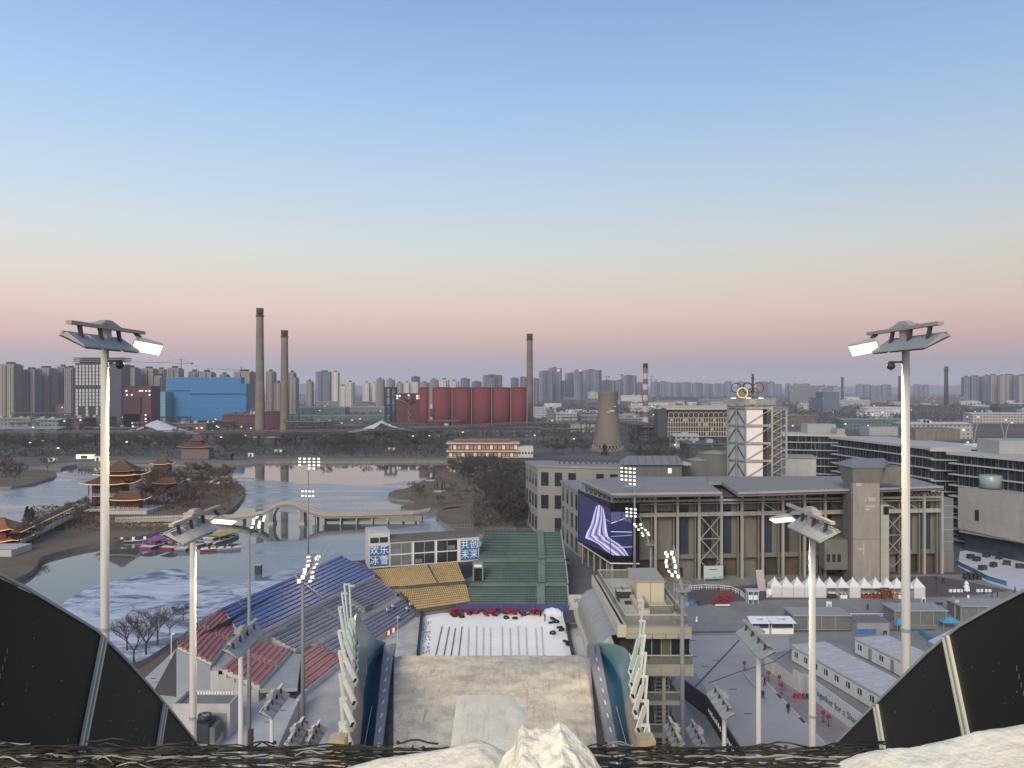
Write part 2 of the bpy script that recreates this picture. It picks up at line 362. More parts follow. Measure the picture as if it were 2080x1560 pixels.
# ---- plaza, roads, pavements on the right
sheet('plaza', [[(-75,60),(130,60),(260,120),(260,214),(60,214),(20,260),(-10,215),(-25,180),(-50,150),(-75,120)]], .008, asphalt)
sheet('road', [gp([(1150,1080),(1190,1080),(1260,1140),(1240,1190),(1230,1235),(1145,1235),(1145,1160),(1135,1090)])], .016, asphalt_dark)
sheet('runout_apron', [gp([(560,1470),(620,1400),(840,1248),(860,1240),(1150,1238),(1240,1240),(1250,1330),(1290,1470),(1330,1560),(400,1560)])], .02, mat('trampled_snow', (.30,.28,.25), .9, .2, .08, bump=.4, col2=(.52,.50,.46), bscale=1.0))
sheet('pavement', [gp([(1395,1200),(1560,1185),(1700,1178),(1900,1170),(1960,1180),(2050,1200),(1960,1212),(1800,1214),(1560,1219),(1500,1222),(1400,1232)])], .024, mat('maroon_paving', (.115,.095,.10), .85, .15, .1, bump=.1))
for k, (pts) in enumerate([[(1400,1283),(1900,1278),(1900,1281),(1400,1286)], [(1330,1480),(1500,1300),(1504,1300),(1336,1480)]]):
    sheet('pavement_joint' if k == 0 else 'road_line', [gp(pts)], .028, mat('joint', (.08,.085,.09), .9))
# ---- low hills on the horizon
def hills():
    b = MB(); n = 160
    for x0, x1, Y, hs, seed in ((-7800, 7800, 9300, 130, 3), (-2000, 9000, 8600, 85, 8)):
        top, bot, back = [], [], []
        for i in range(n+1):
            x = x0+(x1-x0)*i/n; h = hs*(.35+.65*abs(noise.noise(Vector((x/1500, seed, 0))))*1.6+.12*noise.noise(Vector((x/300, seed, 5))))
            edge = min(1, i/12, (n-i)/12); h = max(8, h*edge)
            bot.append((x, Y-500, 0)); top.append((x, Y, h)); back.append((x, Y+600, 0))
        o = len(b.v); m = n+1; b.v += bot+top+back
        for i in range(n):
            b.f.append((o+i, o+i+1, o+m+i+1, o+m+i)); b.m.append(0)
            b.f.append((o+m+i, o+m+i+1, o+2*m+i+1, o+2*m+i)); b.m.append(0)
    b.build('hills', mat('hill', (.07,.065,.06), .95, .2, .002), kind='structure')
hills()
# ---- evening haze
hb = MB().box(-9900, 9900, -350, 9990, -4, 190); hz = bpy.data.materials.new('haze'); hz.use_nodes = True
hn = hz.node_tree; hn.nodes.clear(); ho = hn.nodes.new('ShaderNodeOutputMaterial'); pv = hn.nodes.new('ShaderNodeVolumePrincipled')
pv.inputs['Color'].default_value = (.86,.90,1.0,1); pv.inputs['Density'].default_value = .95e-4; pv.inputs['Anisotropy'].default_value = .0
hn.links.new(pv.outputs[0], ho.inputs['Volume'])
HAZE = True
if HAZE: hb.build('haze', hz, kind='stuff')
# ================================================================ THE JUMP: in-run, take-off, table, side wings
def axis(Y): return 1.3-.0405*Y
def halfw(Y): return 9.0+(Y-67.7)*.113
def loft(b, rows, mi=0, closed=False):
    """rows of equal-length point lists"""
    k = len(rows[0]); o = len(b.v)
    for r in rows: b.v += [tuple(p) for p in r]
    for i in range(len(rows)-1):
        for j in range(k-1): b.f.append((o+i*k+j, o+i*k+j+1, o+(i+1)*k+j+1, o+(i+1)*k+j)); b.m.append(mi)
def interp(tab, x):
    if x <= tab[0][0]: return tab[0][1]
    for (a, u), (c, v) in zip(tab, tab[1:]):
        if x <= c: return u+(v-u)*(x-a)/(c-a)
    return tab[-1][1]
deck_snow = mat('table_snow', (.36,.315,.235), .9, .2, .35, bump=.8, col2=(.66,.59,.455), bscale=2.2, stretch=(1,1,1), thr=(.32,.66))
def speckled(m, sc_=9.0, amt=.5, dark=(.10,.085,.06)):
    n = m.node_tree; L = n.links.new; b = n.nodes['Principled BSDF']; old = b.inputs['Base Color'].links[0].from_socket
    g = n.nodes.new('ShaderNodeNewGeometry'); a = n.nodes.new('ShaderNodeTexNoise'); a.inputs['Scale'].default_value = sc_; a.inputs['Detail'].default_value = 3; L(g.outputs['Position'], a.inputs['Vector'])
    c = n.nodes.new('ShaderNodeTexNoise'); c.inputs['Scale'].default_value = .45; c.inputs['Detail'].default_value = 4; L(g.outputs['Position'], c.inputs['Vector'])
    mp = n.nodes.new('ShaderNodeMapping'); mp.inputs['Scale'].default_value = (1.8,.12,1); L(g.outputs['Position'], mp.inputs[0]); d = n.nodes.new('ShaderNodeTexNoise'); d.inputs['Scale'].default_value = 1.6; d.inputs['Detail'].default_value = 5; L(mp.outputs[0], d.inputs['Vector'])
    def mr_(s_, lo, hi, o=1.0):
        q = n.nodes.new('ShaderNodeMapRange'); L(s_, q.inputs[0]); q.inputs[1].default_value = lo; q.inputs[2].default_value = hi; q.inputs[4].default_value = o; return q.outputs[0]
    mu = n.nodes.new('ShaderNodeMath'); mu.operation = 'MULTIPLY'; L(mr_(a.outputs['Fac'], .55, .68), mu.inputs[0]); L(mr_(c.outputs['Fac'], .40, .65), mu.inputs[1])
    ad_ = n.nodes.new('ShaderNodeMath'); ad_.operation = 'MAXIMUM'; L(mu.outputs[0], ad_.inputs[0]); L(mr_(d.outputs['Fac'], .56, .72, .55), ad_.inputs[1])
    sc2 = n.nodes.new('ShaderNodeMath'); sc2.operation = 'MULTIPLY'; L(ad_.outputs[0], sc2.inputs[0]); sc2.inputs[1].default_value = amt
    x = n.nodes.new('ShaderNodeMix'); x.data_type = 'RGBA'; L(sc2.outputs[0], x.inputs[0]); L(old, x.inputs[6]); x.inputs[7].default_value = (*dark, 1); L(x.outputs[2], b.inputs['Base Color'])
speckled(deck_snow, 5.0, .70); speckled(asphalt, 2.0, .45, (.07,.07,.068)); speckled(asphalt_dark, 2.0, .4, (.05,.05,.05))
kick_snow = mat('takeoff_snow', (.56,.52,.40), .9, .2, .9, bump=.3, col2=(.70,.66,.53), bscale=5); speckled(kick_snow, 12.0, .42)
ramp = thing('ski_jump_ramp', 'big air jump with snow covered table between grey parapets and teal winged sides', 'ski jump', (0,60,0))
# table and landing slope, one snow surface with a worn, uneven top
INZ = [(0,50.3),(4,49.9),(33,25.6),(38,24.9),(44,25.4),(50,26.9),(54,27.9),(58,28.8)]
LZ = [(59,20.0),(90,20.0),(92,19.95),(93.5,19.4),(96,17.9),(110,9.2),(122,3.2),(132,.9),(142,.25),(150,.12)]
def deck():
    b = MB(); rows = []
    Ys = [59+i*.75 for i in range(45)]+[92.6+i*1.6 for i in range(1, 37)]
    for Y in Ys:
        hw = halfw(Y) if Y < 96 else halfw(96)+min(2.0,(Y-96)*.08); z = interp(LZ, Y); row = []
        for j in range(33):
            t = j/16-1; x = axis(min(Y,96))+t*hw
            dz = .10*noise.noise(Vector((x*.6, Y*.6, 0)))+.04*noise.noise(Vector((x*2, Y*2, 3)))
            if abs(t) > .93: dz -= .25*(abs(t)-.93)/.07
            if Y > 146: dz *= .2
            row.append((x, Y, z+dz))
        rows.append(row)
    loft(b, rows); return b
deck().build('landing_snow', deck_snow, ramp, smooth=True)
# take-off: in-run snow, side walls of the kicker
def inrun():
    b = MB(); rows = []; n = 60
    for i in range(n+1):
        Y = 3.4+(58-3.4)*i/n; z = interp(INZ, Y); c = -1.75*max(0, (Y-20)/38) if Y > 20 else 0; hw = 4.6 if Y < 20 else 4.6-(Y-20)/38*2.2
        cut = 0
        row = []
        for j in range(13):
            t = j/6-1; row.append((c+t*hw, Y, z+.05*noise.noise(Vector((c+t*hw, Y*.7, 9)))-(.12 if abs(t) == 1 else 0)))
        if Y > 56.5:   # rounded right-hand corner of the lip
            row = [(x-(.0 if x < c else (x-c)/hw*.35*(Y-56.5)), y, zz) for x, y, zz in row]
        rows.append(row)
    loft(b, rows); return b
inrun().build('inrun_snow', kick_snow, ramp, smooth=True)
def kicker_wall():
    b = MB()
    for s in (-1, 1):
        rows = []
        for i in range(20):
            Y = 22+36*i/19; z = interp(INZ, Y)-.13; c = -1.75*(Y-20)/38; hw = 4.6-(Y-20)/38*2.2-(.52 if s > 0 and Y > 57.9 else 0)
            rows.append([(c+s*hw, Y, z), (c+s*(hw+.25), Y, 19.5)])
        loft(b, rows)
    b.quad((-4.15,58,28.67),(.13,58,28.67),(.5,58.2,19.5),(-4.4,58.2,19.5))
    return b
kicker_wall().build('kicker_side', kick_snow, ramp, smooth=False)
MB().box(-4.9,4.9,3.6,20,26,26.4).box(-9,7,20,60,19.0,19.4).box(-12,9,60,92,-.5,18.8).build('substructure', concrete_dark, ramp)
groomed = mat('maintenance_strip', (.33,.33,.35), .8, .1, .3)
parapet_m = mat('parapet_paint', (.19,.19,.20), .6, .08, .5)
dash_m = mat('parapet_mark', (.62,.62,.62), .6, .05, .5)
gutter_m = mat('dark_gutter', (.05,.045,.04), .8, .3, .5, bump=.4, col2=(.12,.11,.10))
teal = mat('teal_panel', (.014,.085,.125), .28, .15, .05, spec=.6)
teal2 = mat('teal_panel_reflection', (.13,.235,.245), .3, .12, .08, spec=.6)  # paler green-teal paints in the reflection on the far upper wing
pearl = mat('pearl_panel', (.30,.245,.205), .35, .08, .1, spec=.6)
fin_m = mat('fin_paint', (.60,.60,.52), .5, .06, .4)
for s in (-1, 1):
    # parapet
    b = MB(); rows = []
    for i in range(46):
        Y = 52+43.5*i/45; o_in = 10.05+(Y-67.7)*.072+ (0 if s < 0 else -.15); o_out = 10.75+(Y-67.7)*.092; zt = 20.55 if Y < 94 else 20.55-(Y-94)**2*.35
        a = axis(Y); rows.append([(a+s*o_in, Y, 18.5), (a+s*o_in, Y, zt), (a+s*o_out, Y, zt), (a+s*o_out, Y, 18.5)])
    loft(b, rows); b.f.append((len(b.v)-4, len(b.v)-3, len(b.v)-2, len(b.v)-1)); b.m.append(0)
    par = sub(b.build('parapet', parapet_m, ramp))
    # white dashes along the parapet, thin paint
    for i in range(11):
        Y = 58+i*3.05; a = axis(Y); o1 = (10.05+10.75)/2+(Y-67.7)*.082
        MB().box(a+s*o1-.06, a+s*o1+.06, Y, Y+.95, 20.552, 20.572).build('white_dash', dash_m, par)
    # dark gutter between snow and parapet
    b = MB(); loft(b, [[(axis(Y)+s*(halfw(Y)-.15), Y, 19.65), (axis(Y)+s*(10.1+(Y-67.7)*.072), Y, 19.35)] for Y in (58,70,80,88,93)])
    b.build('gutter', gutter_m, ramp)
    # upturned end of the gutter beside the snow
    b = MB(); a = axis(91); b.hexa([Vector((a+s*(halfw(91)+.1),88.5,19.6)),Vector((a+s*(halfw(91)+.5),88.5,19.6)),Vector((a+s*(halfw(91)+.8),92.5,19.9)),Vector((a+s*(halfw(91)+.1),92.5,19.9))],
        [Vector((a+s*(halfw(91)+.1),88.5,20.3)),Vector((a+s*(halfw(91)+.4),88.5,20.3)),Vector((a+s*(halfw(91)+.6),92.6,21.2)),Vector((a+s*(halfw(91)-.1),92.6,21.2))])
    b.build('end_flap', parapet_m, ramp)
    # ribbon wing: sections from the parapet foot to its top
    k = 1.0
    ZT = [(50,22.0),(60,22.3),(70,22.7),(80,23.2),(86,22.9),(91,21.7),(95.3,20.4)] if s > 0 else [(50,22.0),(60,22.4),(66,23.0),(70,23.8),(74,25.4),(78,26.2),(82,27.2),(84,27.3),(87,25.8),(90,23.9),(93,21.6),(95.3,20.4)]
    OT = [(50,11.2),(60,11.9),(67.7,12.6),(74,13.4),(80,14.4),(84,14.9),(90,14.6),(93,14.1),(95.3,13.1)]
    rows_lo, rows_hi, tops = [], [], []
    for i in range(61):
        Y = 50+45.3*i/60; a = axis(Y); zt = 20.4+(interp(ZT, Y)-20.4)*k; ot = interp(OT, Y); o0 = 10.8+(Y-67.7)*.092; o0 = min(o0, ot-.02)
        pr = []
        for j in range(9):
            t = j/8; x = o0+(ot-o0)*(1-(1-t)**1.5); z = 19.2*(1-t)**1.0+zt*t if Y > 80 else 0
            z = 19.2+(zt-19.2)*t**(2.2); pr.append((a+s*x, Y, z))
        rows_lo.append(pr[:5]); rows_hi.append(pr[4:]); tops.append(Vector(pr[-1]))
    b = MB(); loft(b, rows_lo); b.build('wing_lower', teal, ramp, smooth=True)
    b = MB(); loft(b, rows_hi[:37]); b.build('wing_upper', pearl, ramp, smooth=True)
    b = MB(); loft(b, rows_hi[36:]); b.build('wing_tip', teal2, ramp, smooth=True)
    # cladding outside, down to the ground
    b = MB(); loft(b, [[tuple(tp), (tp.x+s*.3, tp.y, tp.z-.3), (tp.x+s*.3, tp.y, 18.4), (axis(tp.y)+s*10.6, tp.y, 0)] for tp in tops[::3]])
    b.build('outer_cladding', mat('cladding', (.30,.30,.28), .6, .1, .2), ramp, smooth=True)
    # fins standing on the wing top
    FT = [(61,25.4,12.5),(64,26.1,13.0),(67,27.0,13.6),(70,28.0,14.2),(73,28.9,14.8),(76,30.3,15.3),(78.5,31.0,15.5),(80.5,31.4,15.6),(83,30.6,15.5)]
    if s > 0: FT = [(61,25.2,12.0),(64,25.9,12.6),(67,26.8,13.2),(70.3,27.7,13.8),(73.5,28.3,14.4),(76,28.9,14.9),(79,30.1,15.4)]
    for (Y, zt, ot) in FT:
        a = axis(Y); zt = 21+(zt-21)*k; base = Vector((a+s*(interp(OT, Y)-.35), Y-.9, 20.4+(min(interp(ZT, Y-.9), 24.5)-20.4)*k-.1)); tip = Vector((a+s*ot, Y, zt))
        b = MB(); mid = base.lerp(tip, .5)+Vector((s*.25, 0, -.2))
        b.bar(base, mid, .15, .5).bar(mid, tip, .15, .36); b.bar(tip+Vector((s*.1,0,0)), tip+Vector((-s*.55,.05,.02)), .4, .12)
        b.build('fin', fin_m if Y < 76 else mat('pale_fin_paint', (.42,.52,.48), .45, .06, .3), ramp)
        # dark opening at the foot of each fin, with a light frame
        q = base+Vector((-s*.05,-1.0,-.1))
        fr = sub(MB().box(q.x-.17,q.x+.17,q.y-.55,q.y+.5,q.z+.25,q.z+.62).build('vent_frame', fin_m, ramp))
        MB().box(q.x-.11,q.x+.11,q.y-.48,q.y+.42,q.z+.6,q.z+.66).build('vent_opening', mat('black_gap', (.01,.01,.01), .8), fr)
    # rail wires in the teal channel
    b = MB()
    for (Y0, Y1) in ((60,68),(68,76)): b.tube((axis(Y0)+s*11.6,Y0,20.4),(axis(Y1)+s*12.1,Y1,20.5),.03,n=4)
    b.build('edge_cable', steel, ramp)
# yellowish end boxes of the wings
for px in (688, 1312):
    b = MB(); c = P(px, 1508, 60); b.box(c.x-.62, c.x+.62, 59.2, 60.6, 22.5, c.z+.5); o = b.build('end_box', mat('ochre_box', (.42,.34,.19), .6), ramp)

# ---------------------------------------------------------------- black wing walls beside the in-run
black_glass = mat('black_cladding', (.006,.008,.0095), .38, .5, .6, spec=.3, col2=(.010,.010,.008))
trim_m = mat('edge_trim', (.70,.68,.54), .4, .05, 1)
speck_m = mat('dried_snow_spots', (.35,.37,.36), .9)
for s, tab in ((-1, [(2.2,51.9),(5,51.35),(7.5,50.19),(9.4,48.97),(11.06,47.45),(12.4,46.14),(20,38.5),(30,30)]), (1, [(2.2,51.9),(5,51.35),(7.5,50.02),(8.84,49.16),(10.54,47.66),(12.0,46.37),(20,38.5),(30,30)])):
    w_ = thing('wing_wall', ('left' if s < 0 else 'right')+' black panelled wing wall falling beside the in-run, pale seams', 'wall', (s*5, 10, 30))
    def zt(Y): return interp(tab, Y)
    n = 40; Ys = [2.2+27.8*(i/n)**1.5 for i in range(n+1)]
    seams = [9.4, 11.06] if s < 0 else [8.84, 10.54]
    cuts = [2.2]+seams+[15.0, 20.0, 30.0]
    # bodies: panels between seams, each leaning with the slope
    lean = .42
    for c0, c1 in zip(cuts, cuts[1:]):
        b = MB(); m_ = 6; rows = []
        for i in range(m_+1):
            Y = c0+(c1-c0)*i/m_; e0 = .018 if i == 0 else 0; e1 = .018 if i == m_ else 0; Y += e0-e1
            d = 7.0
            rows.append([(s*5.0, Y, zt(Y)), (s*5.16, Y, zt(Y)), (s*5.16, Y-lean*d, zt(Y)-d), (s*5.0, Y-lean*d, zt(Y)-d), (s*5.0, Y, zt(Y))])
        loft(b, rows); b.build('panel', black_glass, w_)
    for y0 in seams:
        for dy in (-.045, .03):
            z0 = zt(y0+dy); L_ = 4.4; MB().bar((s*4.985, y0+dy, z0-.02), (s*4.985, y0+dy-lean*L_, z0-L_), .035, .03).build('seam_strip', trim_m, w_)
    b = MB()
    for y0, y1 in zip(Ys, Ys[1:]): b.bar((s*5.0, y0, zt(y0)+.012), (s*5.0, y1, zt(y1)+.012), .03, .03)
    b.build('top_trim', mat('dull_trim', (.42,.42,.37), .5, .1, 1), w_)
    b = MB(); rnd = random.Random(4+s)
    for k in range(70):
        Y = rnd.uniform(6.2, 11.5); z = zt(Y)-rnd.uniform(.15, 2.6); r = rnd.choice((.004,.005,.006,.006,.008))
        h = r*rnd.choice((1,1,1,1,1.4,3)); x = s*4.996
        b.add([(x,Y-r,z-h*.6),(x,Y+r*.8,z-h),(x,Y+r,z+h*.7),(x,Y-r*.4,z+h)], [(0,1,2,3)])
    for k in range(16):   # a dried run of drops
        Y = 7.6-.08*k*.42; z = zt(7.6)-.75-.07*k; x = s*4.996; b.add([(x,Y-.006,z),(x,Y+.004,z-.005),(x,Y+.006,z+.045),(x,Y-.003,z+.05)], [(0,1,2,3)])
    b.build('dried_spots', speck_m, w_, kind='stuff')

# ---------------------------------------------------------------- start platform edge, snow, rope netting
MB().box(-7.5,7.5,-4,3.05,46,50.30).build('start_platform', concrete_dark, kind='structure')
near_snow_tinted = mat('trodden_snow_lamp_tint', (.78,.70,.51), .85, .2, 3, bump=.3, col2=(.86,.79,.61), bscale=14)  # cream tint puts the warm lamplight into the snow colour
near_icy_tinted = mat('icy_snow_lamp_tint', (.60,.53,.36), .7, .2, 5, bump=.35, thr=(.22,.5), col2=(.86,.80,.62), bscale=25)  # the lump's icy snow carries the same painted lamplight tint
def heap(name, x0, x1, y0, y1, hfun, m, nx=90, ny=40, base=50.0):
    b = MB(); rows = []
    for i in range(ny+1):
        Y = y0+(y1-y0)*i/ny; rows.append([(x0+(x1-x0)*j/nx, Y, max(base, hfun(x0+(x1-x0)*j/nx, Y))) for j in range(nx+1)])
    loft(b, rows); return b.build(name, m, smooth=True)
def fbm(x, y, s, o=4):
    v = 0; a = 1
    for k in range(o): v += a*noise.noise(Vector((x*s, y*s, k*7.1))); s *= 2.1; a *= .5
    return v
def ztop(px_list, x, Y):   # silhouette row for a given x at depth Y
    px = 1040+x/Y*F; py = interp(px_list, px); return H-(py-HZ)/F*Y
D0 = 2.75
S1 = [(640,1580),(700,1560),(770,1540),(850,1529),(905,1520),(950,1506),(975,1503),(1000,1512),(1040,1535),(1075,1560),(1100,1600)]
S2 = [(985,1600),(1010,1560),(1022,1535),(1045,1512),(1052,1482),(1060,1470),(1075,1476),(1095,1480),(1118,1476),(1137,1464),(1150,1474),(1160,1484),(1180,1500),(1205,1530),(1222,1560),(1245,1600)]
def h1(x, Y):
    z = ztop(S1, x, D0); return z-(.85*(Y-D0) if Y > D0 else .10*(D0-Y)/.55)+.012*fbm(x, Y, 4)*min(1,abs(Y-D0)*8)
def h2(x, Y):
    z = ztop(S2, x, 2.6); k_ = min(1, abs(Y-2.6)*7); return z-(1.1*(Y-2.6) if Y > 2.6 else .45*(2.6-Y))+k_*(.035*fbm(x, Y, 6, 3)+.012*fbm(x, Y, 22, 2))+.006*fbm(x, Y, 30, 3)-.02*k_*abs(fbm(x, Y, 11, 2))
o = heap('snow_drift', -1.0, .3, 2.2, 3.5, h1, near_snow_tinted, 180, 80); tag(o, 'smooth low snow drift at the start edge beside the jagged lump', 'snow drift')
o = heap('snow_lump', -.12, .42, 2.25, 3.1, h2, near_icy_tinted, 200, 130); tag(o, 'jagged lump of icy cream snow with a ragged crest, bottom centre', 'snow lump')
S3 = [(1600,1600),(1660,1570),(1735,1532),(1780,1524),(1850,1516),(1900,1505),(1940,1497),(1985,1485),(2080,1470),(2300,1440)]
def h3(x, Y):
    t = (Y-3.3); z = ztop(S3, x, 3.3); return z-.8*max(0, t)-.18*max(0, -t)+.008*fbm(x, Y, 5)+.002*fbm(x, Y, 30, 2)
o = heap('snow_bank', .9, 3.9, 1.8, 4.1, h3, near_snow_tinted, 180, 80); tag(o, 'long smooth snow bank rising to the lower right corner before the black wall', 'snow bank')
o = heap('platform_snow', -6, 6, 1.2, 3.32, lambda x, Y: 50.345+.012*fbm(x*.6, Y*3, 3), near_snow_tinted, 160, 30); o['kind'] = 'structure'
# netting: a bunched rope net lying in folds over the snow edge
rope_dark = mat('net_rope', (.022,.020,.016), .9, .4, 8, col2=(.09,.08,.06), thr=(.4,.75)); rope_pale = mat('frosted_rope', (.20,.18,.14), .9, .3, 8, col2=(.48,.44,.34))
def rope_net(name, label, x0, x1, seed):
    t = thing(name, label, 'safety net', ((x0+x1)/2, 3.2, 50.4)); rnd = random.Random(seed)
    for k in range(19):
        Y = 3.07+k*.0185+rnd.uniform(-.006,.006); z0 = 50.352+.0026*k; pts = []; n = 70; ph = rnd.uniform(0, 9)
        for i in range(n+1):
            x = x0+(x1-x0)*i/n
            pts.append((x, Y+.016*fbm(x+ph, k, 3.5, 3), z0+.011*fbm(x*1.0+ph, k*3.3, 4, 3)+.006*abs(math.sin(x*23+ph))))
        MB().path(pts, rnd.uniform(.004,.0065), n=5).build('rope', rope_dark if k % 5 else rope_pale, t, smooth=True)
    b = MB(); b2 = MB()
    for i in range(int((x1-x0)*105)):
        x = rnd.uniform(x0, x1); Y = rnd.uniform(3.05, 3.42); L_ = rnd.uniform(.10, .30); a = rnd.choice((rnd.uniform(-.5,.5), rnd.uniform(2.6,3.6))); z = 50.355+.14*(Y-3.05)+rnd.uniform(0,.012)
        p = Vector((x, Y, z)); q = p+Vector((math.cos(a)*L_, math.sin(a)*L_*.35, rnd.uniform(-.015,.015))); md = (p+q)/2+Vector((0,0,rnd.uniform(.0,.025)))
        (b if i % 7 else b2).path([p, p.lerp(md,.6)+Vector((0,0,.006)), md, q.lerp(md,.5)-Vector((0,0,.004)), q], rnd.uniform(.0025,.0045), n=4)
        if i % 6 == 0: b.lathe([(.002,-.008),(.008,-.005),(.009,.001),(.005,.007),(.001,.008)], (x, Y, z+.008), n=6)
    b.build('net_strands', rope_dark, t, kind='stuff', smooth=True); b2.build('net_strands', rope_pale, t, kind='stuff', smooth=True)
rope_net('safety_net', 'dark rope netting bunched along the edge left of the snow drift', -3.4, -.28, 3)
rope_net('safety_net', 'dark rope netting bunched along the edge right of the jagged snow lump', .30, 2.35, 5)
o = MB().path([P(905,1526,3.2), P(912,1522,3.2), P(925,1517,3.2), P(935,1518,3.2), P(938,1523,3.2), P(932,1529,3.2)], .006).build('rope_loop', rope_dark, loc=P(920,1526,3.2)); tag(o, 'small black rope loop sticking up behind the smooth snow drift', 'rope')
# ================================================================ FLOODLIGHT MASTS (slim pale masts along the ramp)
visor = mat('luminaire_shell', (.27,.285,.285), .5, .05, 1)
visor_in = mat('luminaire_inside', (.01,.01,.011), .7)
arm_m = mat('crossarm', (.33,.31,.285), .6, .06, 1)
def luminaire_local(s):
    """shell 1.55 long (x), 1.5 deep (y, towards the aim), mouth facing down and forward"""
    b = MB(); L_, D, T = .78, .66, .23
    top = [(-L_*.86,-D*.55,T*.75),(L_*.86,-D*.55,T*.75),(L_,D*.9,T*.05),(-L_,D*.9,T*.05)]
    bot = [(-L_*.86,-D,-T*.2),(L_*.86,-D,-T*.2),(L_,D,-T*.25),(-L_,D,-T*.25)]
    b.hexa(bot, top); b.bar((-L_*.9,-D*.8,.08),(L_*.9,-D*.8,.08),.07,.12)
    return b
def xf(b, M4):
    b.v = [tuple(M4 @ Vector(v)) for v in b.v]; return b
LB = {}
def mast(label, px, Yd, ytop, s, lit, arm=6.6, group='pale floodlight masts beside the jump', zb=0, r=(.17,.30), az=0, nl=4, camera_box=False):
    X = Xat(px, Yd); zt = Zat(ytop, Yd)
    t = thing('floodlight_mast', label, 'floodlight mast', (X, Yd, zb), 0, group)
    h = zt-zb
    pl = sub(MB().tube((X,Yd,zb),(X,Yd,zb+h*.5),r[1],(r[0]+r[1])/2,14).tube((X,Yd,zb+h*.5),(X,Yd,zt),(r[0]+r[1])/2-.012,r[0],14).build('pole', pole_white, t, smooth=True))
    for f in (.25,.5,.75): MB().lathe([(r[1]-(r[1]-r[0])*f+.02,-.08),(r[1]-(r[1]-r[0])*f+.02,.08)], (X,Yd,zb+h*f), 14).build('joint_collar', steel, pl)
    # crossarm lies along the jump, on the outer side; the head leans to the ramp
    a = MB(); h0 = Vector((X, Yd, zt+.55)); hd = Vector((math.sin(az), math.cos(az), 0)); sd_ = Vector((-s*math.cos(az), s*math.sin(az), 0))   # sd_: towards the ramp
    p0, p1 = h0-hd*arm*.5+sd_*.2, h0+hd*arm*.5+sd_*.2
    a.bar(p0, p1, .26, .16)
    ar = sub(a.build('crossarm', arm_m, t))
    hb = MB(); hb.bar(h0+Vector((0,0,-.7)), h0+Vector((0,0,.25)), .42, .42); hb.lathe([(.34,0),(.36,.10),(.24,.14)], tuple(h0-hd*.45+Vector((0,0,.1))), 10); hb.hexa(
        [h0-hd*1.0+Vector((0,0,.05))+sd_*.3, h0+hd*1.1+Vector((0,0,.05))+sd_*.3, h0+hd*1.1+Vector((0,0,.05))-sd_*.2, h0-hd*1.0+Vector((0,0,.05))-sd_*.2],
        [h0-hd*.25+Vector((0,0,.36))+sd_*.2, h0+hd*.3+Vector((0,0,.36))+sd_*.2, h0+hd*.3+Vector((0,0,.36))-sd_*.1, h0-hd*.25+Vector((0,0,.36))-sd_*.1])
    hb.build('head_bracket', arm_m, t)
    for k in range(nl):
        f = (k+.5)/nl; c = p0.lerp(p1, f)+Vector((0,0,-.72))+sd_*.1
        on = lit[k]
        yaw = az; pitch = R(26)
        # local y towards the ramp and down
        zax = Vector((0,0,1)); fwd = (sd_*math.cos(pitch)+Vector((0,0,-math.sin(pitch)))); 
        xax = hd.copy() if s > 0 else -hd.copy(); xax = (xax-fwd*xax.dot(fwd)).normalized(); up = xax.cross(fwd).normalized()
        if on:   # this one is turned to light the start and the in-run
            up = Vector((0, .34, .93)).normalized(); fwd = sd_*.8+hd*.35+Vector((0,0,-.45)); fwd = (fwd-up*fwd.dot(up)).normalized(); xax = fwd.cross(up).normalized(); c = c+sd_*.5
        M4 = Matrix(((xax.x,fwd.x,up.x,c.x),(xax.y,fwd.y,up.y,c.y),(xax.z,fwd.z,up.z,c.z),(0,0,0,1)))
        sh = sub(xf(luminaire_local(s), M4).build('luminaire', visor, t))
        xf(MB().box(-.68,.68,-.6,.72,-.115,-.078), M4)
        g = MB().box(-.66,.66,-.62,.66,-.13,-.085); xf(g, M4); g.build('lamp_glass', lamp_on if on else lamp_off, sh)
        MB().bar(p0.lerp(p1, f)+Vector((0,0,-.05)), c+Vector((0,0,.08)), .13, .18).build('hanger', dark_metal, sh)
        if on:
            ld = bpy.data.lights.new('lamp_light', 'SPOT'); lo = bpy.data.objects.new('lamp_light', ld); COL.objects.link(lo)
            LB.setdefault('l', []).append(lo); lo.location = c-up*.6
            lo.rotation_euler = up.to_track_quat('Z','Y').to_euler()
            ld.energy = 5500; ld.spot_size = R(120); ld.spot_blend = .6; ld.color = (1,.80,.46); ld.shadow_soft_size = .5
    if camera_box:
        c = Vector((X, Yd, zt-1.0)); b = MB().bar(c, c+sd_*.8, .08, .08).lathe([(.02,.0),(.16,-.05),(.2,-.22),(.12,-.34),(.01,-.38)], tuple(c+sd_*.7), 10)
        b.build('camera_dome', dark_metal, t)
    return t
mast('tallest pale mast at the far left rising above the skyline, right-hand lamp lit', 213, 36, 690, -1, (0,0,0,1), camera_box=True)
mast('tallest pale mast at the far right rising above the skyline, left-hand lamp lit', 1840, 36, 692, 1, (0,0,0,1), camera_box=True)
mast('pale mast in front of the boats, second from the left', 392, 44, 1066, -1, (0,0,0,1))
mast('pale mast in front of the long concrete hall, second from the right', 1650, 44, 1062, 1, (0,0,0,1))
mast('pale mast before the red seat rows, below the blue stand', 489, 58, 1296, -1, (0,0,0,0), arm=6)
mast('pale mast over the grey plaza beside the white kiosks', 1541, 58, 1298, 1, (0,0,0,0), arm=6)
mast('short pale mast over the white service terrace, left of the jump', 552, 68, 1424, -1, (0,0,0,0), arm=5, nl=4)
mast('short pale mast over the dark lettered barrier, right of the jump', 1471, 68, 1424, 1, (0,0,0,0), arm=5.4)
mast('low pale mast at the foot of the left embankment, left of a pair', 598, 76, 1490, -1, (0,0,0,0), arm=5)
